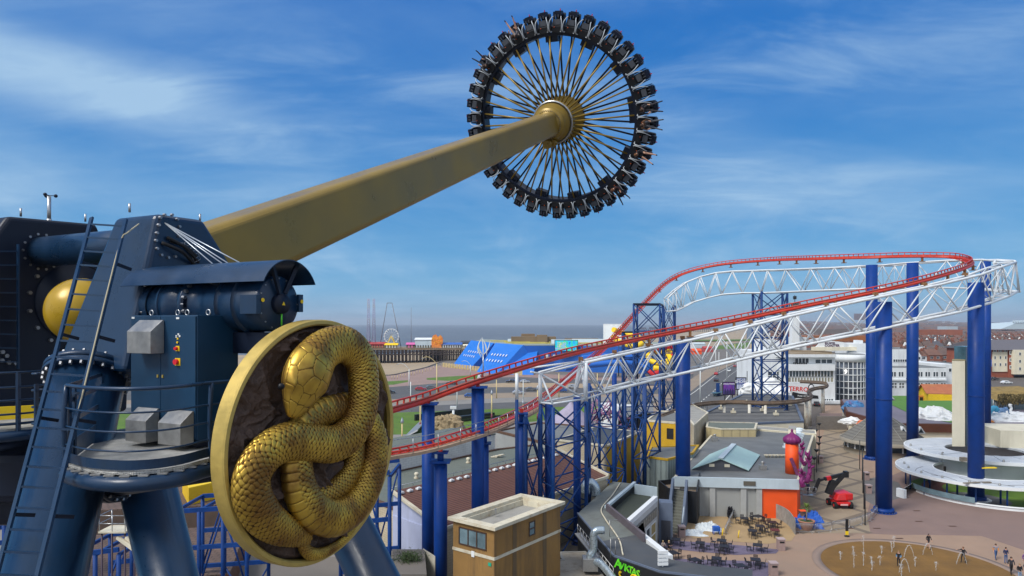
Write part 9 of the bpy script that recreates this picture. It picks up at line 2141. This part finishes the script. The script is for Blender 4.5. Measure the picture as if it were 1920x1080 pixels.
# ---- vehicles ----
def car_proto(col,nm,van=False):
    t=bpy.data.objects.new('parked_car',None); COL.objects.link(t); L_,W,Hh=(4.3,1.75,1.45) if not van else (4.9,1.9,2.0)
    pr=[(-L_/2,.35),(-L_/2,.78),(-L_/2+.15,.92),(-L_*.28,Hh*.97) if not van else (-L_/2+.3,Hh*.97),(-L_*.20,Hh),(L_*.06,Hh),(L_*.22,.97 if not van else 1.2),(L_*.44,.86),(L_/2,.70),(L_/2,.35)]
    m=MB(); n=len(pr); vs=[]
    for s in (-1,1):
        for x,z in pr: vs.append((x,s*(W/2-(.16 if z>1.0 else 0)),z))
    m.add(vs,[tuple(range(n)),tuple(range(2*n-1,n-1,-1))]+[(i,n+i,n+(i+1)%n,(i+1)%n) for i in range(n)]); build('body',m,mat('car_'+nm,col,.3,.2,.05,1,coat=.6),t,bevel=.07)
    m=MB(); 
    for s in (-1,1): m.add([(-L_*.29,s*(W/2-.02),.95),(L_*.20,s*(W/2-.02),.95),(L_*.05,s*(W/2-.13),Hh-.1),(-L_*.23,s*(W/2-.13),Hh-.1)],[(0,1,2,3)])
    m.add([(L_*.225,-W/2+.2,.98),(L_*.225,W/2-.2,.98),(L_*.08,W/2-.28,Hh-.04),(L_*.08,-W/2+.28,Hh-.04)],[(0,1,2,3)])
    m.add([(-L_*.36,-W/2+.2,1.02),(-L_*.36,W/2-.2,1.02),(-L_*.27,W/2-.28,Hh-.06),(-L_*.27,-W/2+.28,Hh-.06)],[(3,2,1,0)])
    split_build('window',m,M['glass'],t)
    for x in (-L_*.31,L_*.31):
        for s in (-1,1): w_=build('wheel',MB().cyl((x,s*(W/2-.2),.32),(x,s*(W/2+.01),.32),.32,n=16),M['rubber'],t); build('rim',MB().cyl((x,s*(W/2),.32),(x,s*(W/2+.02),.32),.19,n=12),M['steel'],w_)
    for s in (-1,1): build('headlight',MB().box((L_/2-.03,s*.62,.66),(.08,.3,.14)),M['frame_white'],t); build('tail_light',MB().box((-L_/2+.03,s*.66,.72),(.08,.24,.16)),mat('tail_red',(0.4,0.01,0.01),.4),t)
    return t
CC={'red':(0.35,0.012,0.02),'silver':(0.36,0.39,0.42),'grey':(0.13,0.14,0.15),'black':(0.02,0.02,0.025),'white':(0.68,0.70,0.70),'blue':(0.02,0.08,0.28)}
cpz={k:car_proto(v,k) for k,v in CC.items()}; cpz['van']=car_proto(CC['white'],'van_white',True); cu={k:False for k in cpz}
rdir=math.atan2(RW[3].y-RW[1].y,RW[3].x-RW[1].x)
cars=[('red',789,732,.1,'red car on the upper road beside the medallion'),('grey',809,729,.2,'grey car right behind the red one on the upper road'),('van',905,711,.1,'white van parked in front of the blue water park'),('black',846,721,3.0,'dark car crossing the upper road mid way'),('blue',882,745,.1,'blue car half hidden behind the second tall column'),('black',958,718,3.1,'black car on the far lane near the blue building'),('silver',984,718,.05,'silver car on the far lane left of the white pole'),('silver',972,739,.0,'silver car on the near lane beside the white pole'),('grey',996,733,.1,'dark grey car on the near lane right of the silver one'),('red',1057,716,.0,'red car seen through the white truss end'),('blue',1052,735,3.1,'blue car seen through the braces of the white truss'),('silver',1075,728,0,'silver car behind the post of the white truss'),('black',730,738,.2,'dark car just appearing right of the medallion'),
 ('black',1343,715,rdir,'dark car nearest on the road running away at the centre right'),('red',1343,703,rdir,'red car behind the dark one on the road running away'),('white',1367,697,rdir+math.pi,'white car in the oncoming lane of the road running away'),('red',1378,688,rdir+math.pi,'red car behind the white one in the oncoming lane'),('red',1403,683,rdir+math.pi,'red car beside the left leg of the tall lattice tower'),('blue',1420,688,rdir,'blue car seen between the tall lattice tower legs'),
 ('black',1531,761,1.2,'dark car under the horror sign by the monorail posts'),('black',1863,713,.1,'black car parked before the red brick flats'),('white',1887,720,.1,'white car with red roof parked at the right edge')]
for c,x,y,a,lab in cars:
    t=cpz[c] if not cu[c] else dup(cpz[c]); cu[c]=True; t.location=G(x,y,.02); t.rotation_euler=(0,0,a); tag(t,lab,'van' if c=='van' else 'car','cars on the promenade roads')
for k,v in cu.items():
    if not v: cpz[k].location=G(1100,735,.02); tag(cpz[k],k+' car behind the lattice tower','car','cars on the promenade roads')
# ---- street lamps ----
def lamp(x,yt_,yb_,mt,lab,arm=0,r=.13,cap=None,band=None):
    g_=G(x,yb_); zt_=Zp(yt_,g_.y); t=thing('street_lamp',lab,'lamp post',g_); build('post',MB().cyl(g_,(g_.x,g_.y,zt_),r,r*.7,n=8),mt,t)
    if arm: 
        m=MB(); L_=abs(arm); s=1 if arm>0 else -1; m.tube([Vector((g_.x+s*L_*math.sin(a)*1.0-s*0,g_.y,zt_+L_*.55*math.sin(a*1.0)*1.0*(1 if a<1.57 else 1))) for a in [0]]+[Vector((g_.x+s*L_*(q/8),g_.y,zt_+L_*.5*math.sin(q/8*2.2))) for q in range(1,9)],.09,6); build('arm',m,mt,t); build('lamp_head',MB().box((g_.x+s*L_,g_.y,zt_+L_*.5*math.sin(2.2)-.05),(.9,.3,.15)),M['steel'],t)
    if cap: build('cap',MB().lathe([(r*1.6,zt_-.3),(r*1.7,zt_),(r*1.2,zt_+.3),(0,zt_+.9)],(g_.x,g_.y,0),n=10),cap,t)
    if band: build('lower_band',MB().cyl(g_,(g_.x,g_.y,1.6),r*1.12,n=8),band,t)
PW,PC=M['post_white'],M['post_cream']; pur=mat('maroon_band',(0.16,0.02,0.05),.6)
L_s=[(770,716,771,PW,'tall pale post rising between the medallion and the left column',0,.16),(819,682,752,PC,'cream post with a curved arm left of the rising track',-4.5,.22),(767,692,730,PW,'pale post with a curved arm just right of the medallion',-4.5,.2),(857,717,767,PW,'pale post standing between the two tall left columns',0,.17),(931,712,747,PC,'cream post right of the second tall column',0,.2),(981,712,762,PW,'pale post right of the blue and white pole',0,.16),(882,684,704,PW,'pale curved arm lamp in front of the blue slope',-4,.2),(1048,700,745,PC,'cream post behind the white truss end',0,.2),(1120,700,742,PC,'cream post behind the truss, left of the big lattice',0,.2),(1313,680,758,PW,'tall white post above the pale blue shelter roof',0,.2),(1342,648,702,PW,'white post left side of the road, nearest one by the brown pavement',0,.2),(1348,660,698,PW,'white post beside the left pavement further along',0,.2),(1363,640,716,PW,'tall white post behind the purple billboard',0,.22),(1390,636,706,PW,'tall white post just right of the middle billboard',0,.22),(1397,640,700,PW,'white post close to the tall lattice tower left leg',0,.2),(1408,645,690,PC,'cream post between the tall lattice legs',0,.2),(1378,645,682,PC,'cream post on the far left pavement of the road',0,.25)]
for x,yt_,yb_,mt,lab,arm,r in L_s: lamp(x,yt_,yb_,mt,lab,arm,r)
for x,yt_,yb_,lab in ((754,790,835,'pointed cream post on the lawn beside the medallion'),(788,757,805,'pointed cream post left of the tall left column'),(922,737,788,'pointed cream post with maroon foot right of the second column'),(1008,728,787,'pointed cream post with maroon foot by the blue and white pole'),(981,755,790,'pointed cream post behind the low red track'),(1102,740,790,'pointed cream post behind the truss end posts'),(1122,745,800,'pointed maroon footed post between the lattice towers')): lamp(x,yt_,yb_,PC,lab,0,.20,M['steel'],pur)
# white boarded fence and shrub by the tall left columns
m=MB(); a=P(793,1033,60); b_=P(816,1040,58); a=Vector((a.x,a.y,0)); b_=Vector((b_.x,b_.y,0)); m.hexa([a,b_,b_+Vector((0,.1,0)),a+Vector((0,.1,0))],[v+zz_*Zp(1036,59) for v in (a,b_,b_+Vector((0,.1,0)),a+Vector((0,.1,0)))]); single('board_fence',m,mat('cream_board',(0.50,0.48,0.40),.8,0,.15,2),'cream boarded fence between the two tall left columns','fence')
sp_=thing('shrub','dark green shrub against the lilac wall left of the tall columns','shrub',P(768,1050,56)); c=P(768,1047,57); build('raised_bed',MB().prism([(P(735,0,54).x,54),(P(800,0,54).x,54),(P(796,0,60).x,60),(P(735,0,60).x,60)],0,P(768,1060,56).z),M['ground'],sp_); m=MB(); rnd=random.Random(9)
for k in range(2600):
    v=Vector((rnd.gauss(0,.55),rnd.gauss(0,.35),rnd.gauss(0,.28))); q=c+v; q.z=max(.05,q.z); a=Vector((rnd.uniform(-1,1),rnd.uniform(-1,1),rnd.uniform(-1,1)))*.09; b_=Vector((rnd.uniform(-1,1),rnd.uniform(-1,1),rnd.uniform(-1,1)))*.09; m.quad(q,q+a,q+b_)
build('leaves',m,M['hedge'],sp_); m=MB()
for k in range(6): m.tube([Vector((c.x+rnd.uniform(-.2,.2),c.y,P(768,1060,56).z)),c+Vector((rnd.gauss(0,.4),rnd.gauss(0,.2),.1))],.03,5)
build('stems',m,M['wood'],sp_)
# small clutter on the roofs
rnd=random.Random(14); 
for i,(x,y,z,lab) in enumerate(((1340,826,5,'grey roof vent near the turquoise roof box'),(1400,812,5,'grey roof vent near the centre of the hall roof'),(1430,880,5,'low grey hatch beside the turret on the hall roof'),(1185,815,8.15,'small vent on the yellow building roof'),(1110,818,8.15,'small vent at the left on the yellow building roof'))):
    p=G(x,y,z); m=MB().box(p+zz_*.3,(.9,.7,.6)); m.lathe([(.22,.6),(.22,.9),(.34,1.0),(0,1.15)],p,n=12); single('roof_vent',m,M['brushed'],lab,'roof vent')
# =================== AIR ===================
hz_m=bpy.data.materials.new('sea_air'); hz_m.use_nodes=True; t=hz_m.node_tree; t.nodes.clear(); o_=t.nodes.new('ShaderNodeOutputMaterial'); pv=t.nodes.new('ShaderNodeVolumePrincipled'); pv.inputs['Color'].default_value=(0.80,0.90,1.0,1); pv.inputs['Density'].default_value=0.00009; pv.inputs['Anisotropy'].default_value=0.2; t.links.new(pv.outputs[0],o_.inputs['Volume'])
hb=MB().box((2000,9000,79.9),(30000,30000,168)); ho=build('haze',hb,hz_m,loc=(0,0,0)); ho['kind']='stuff'
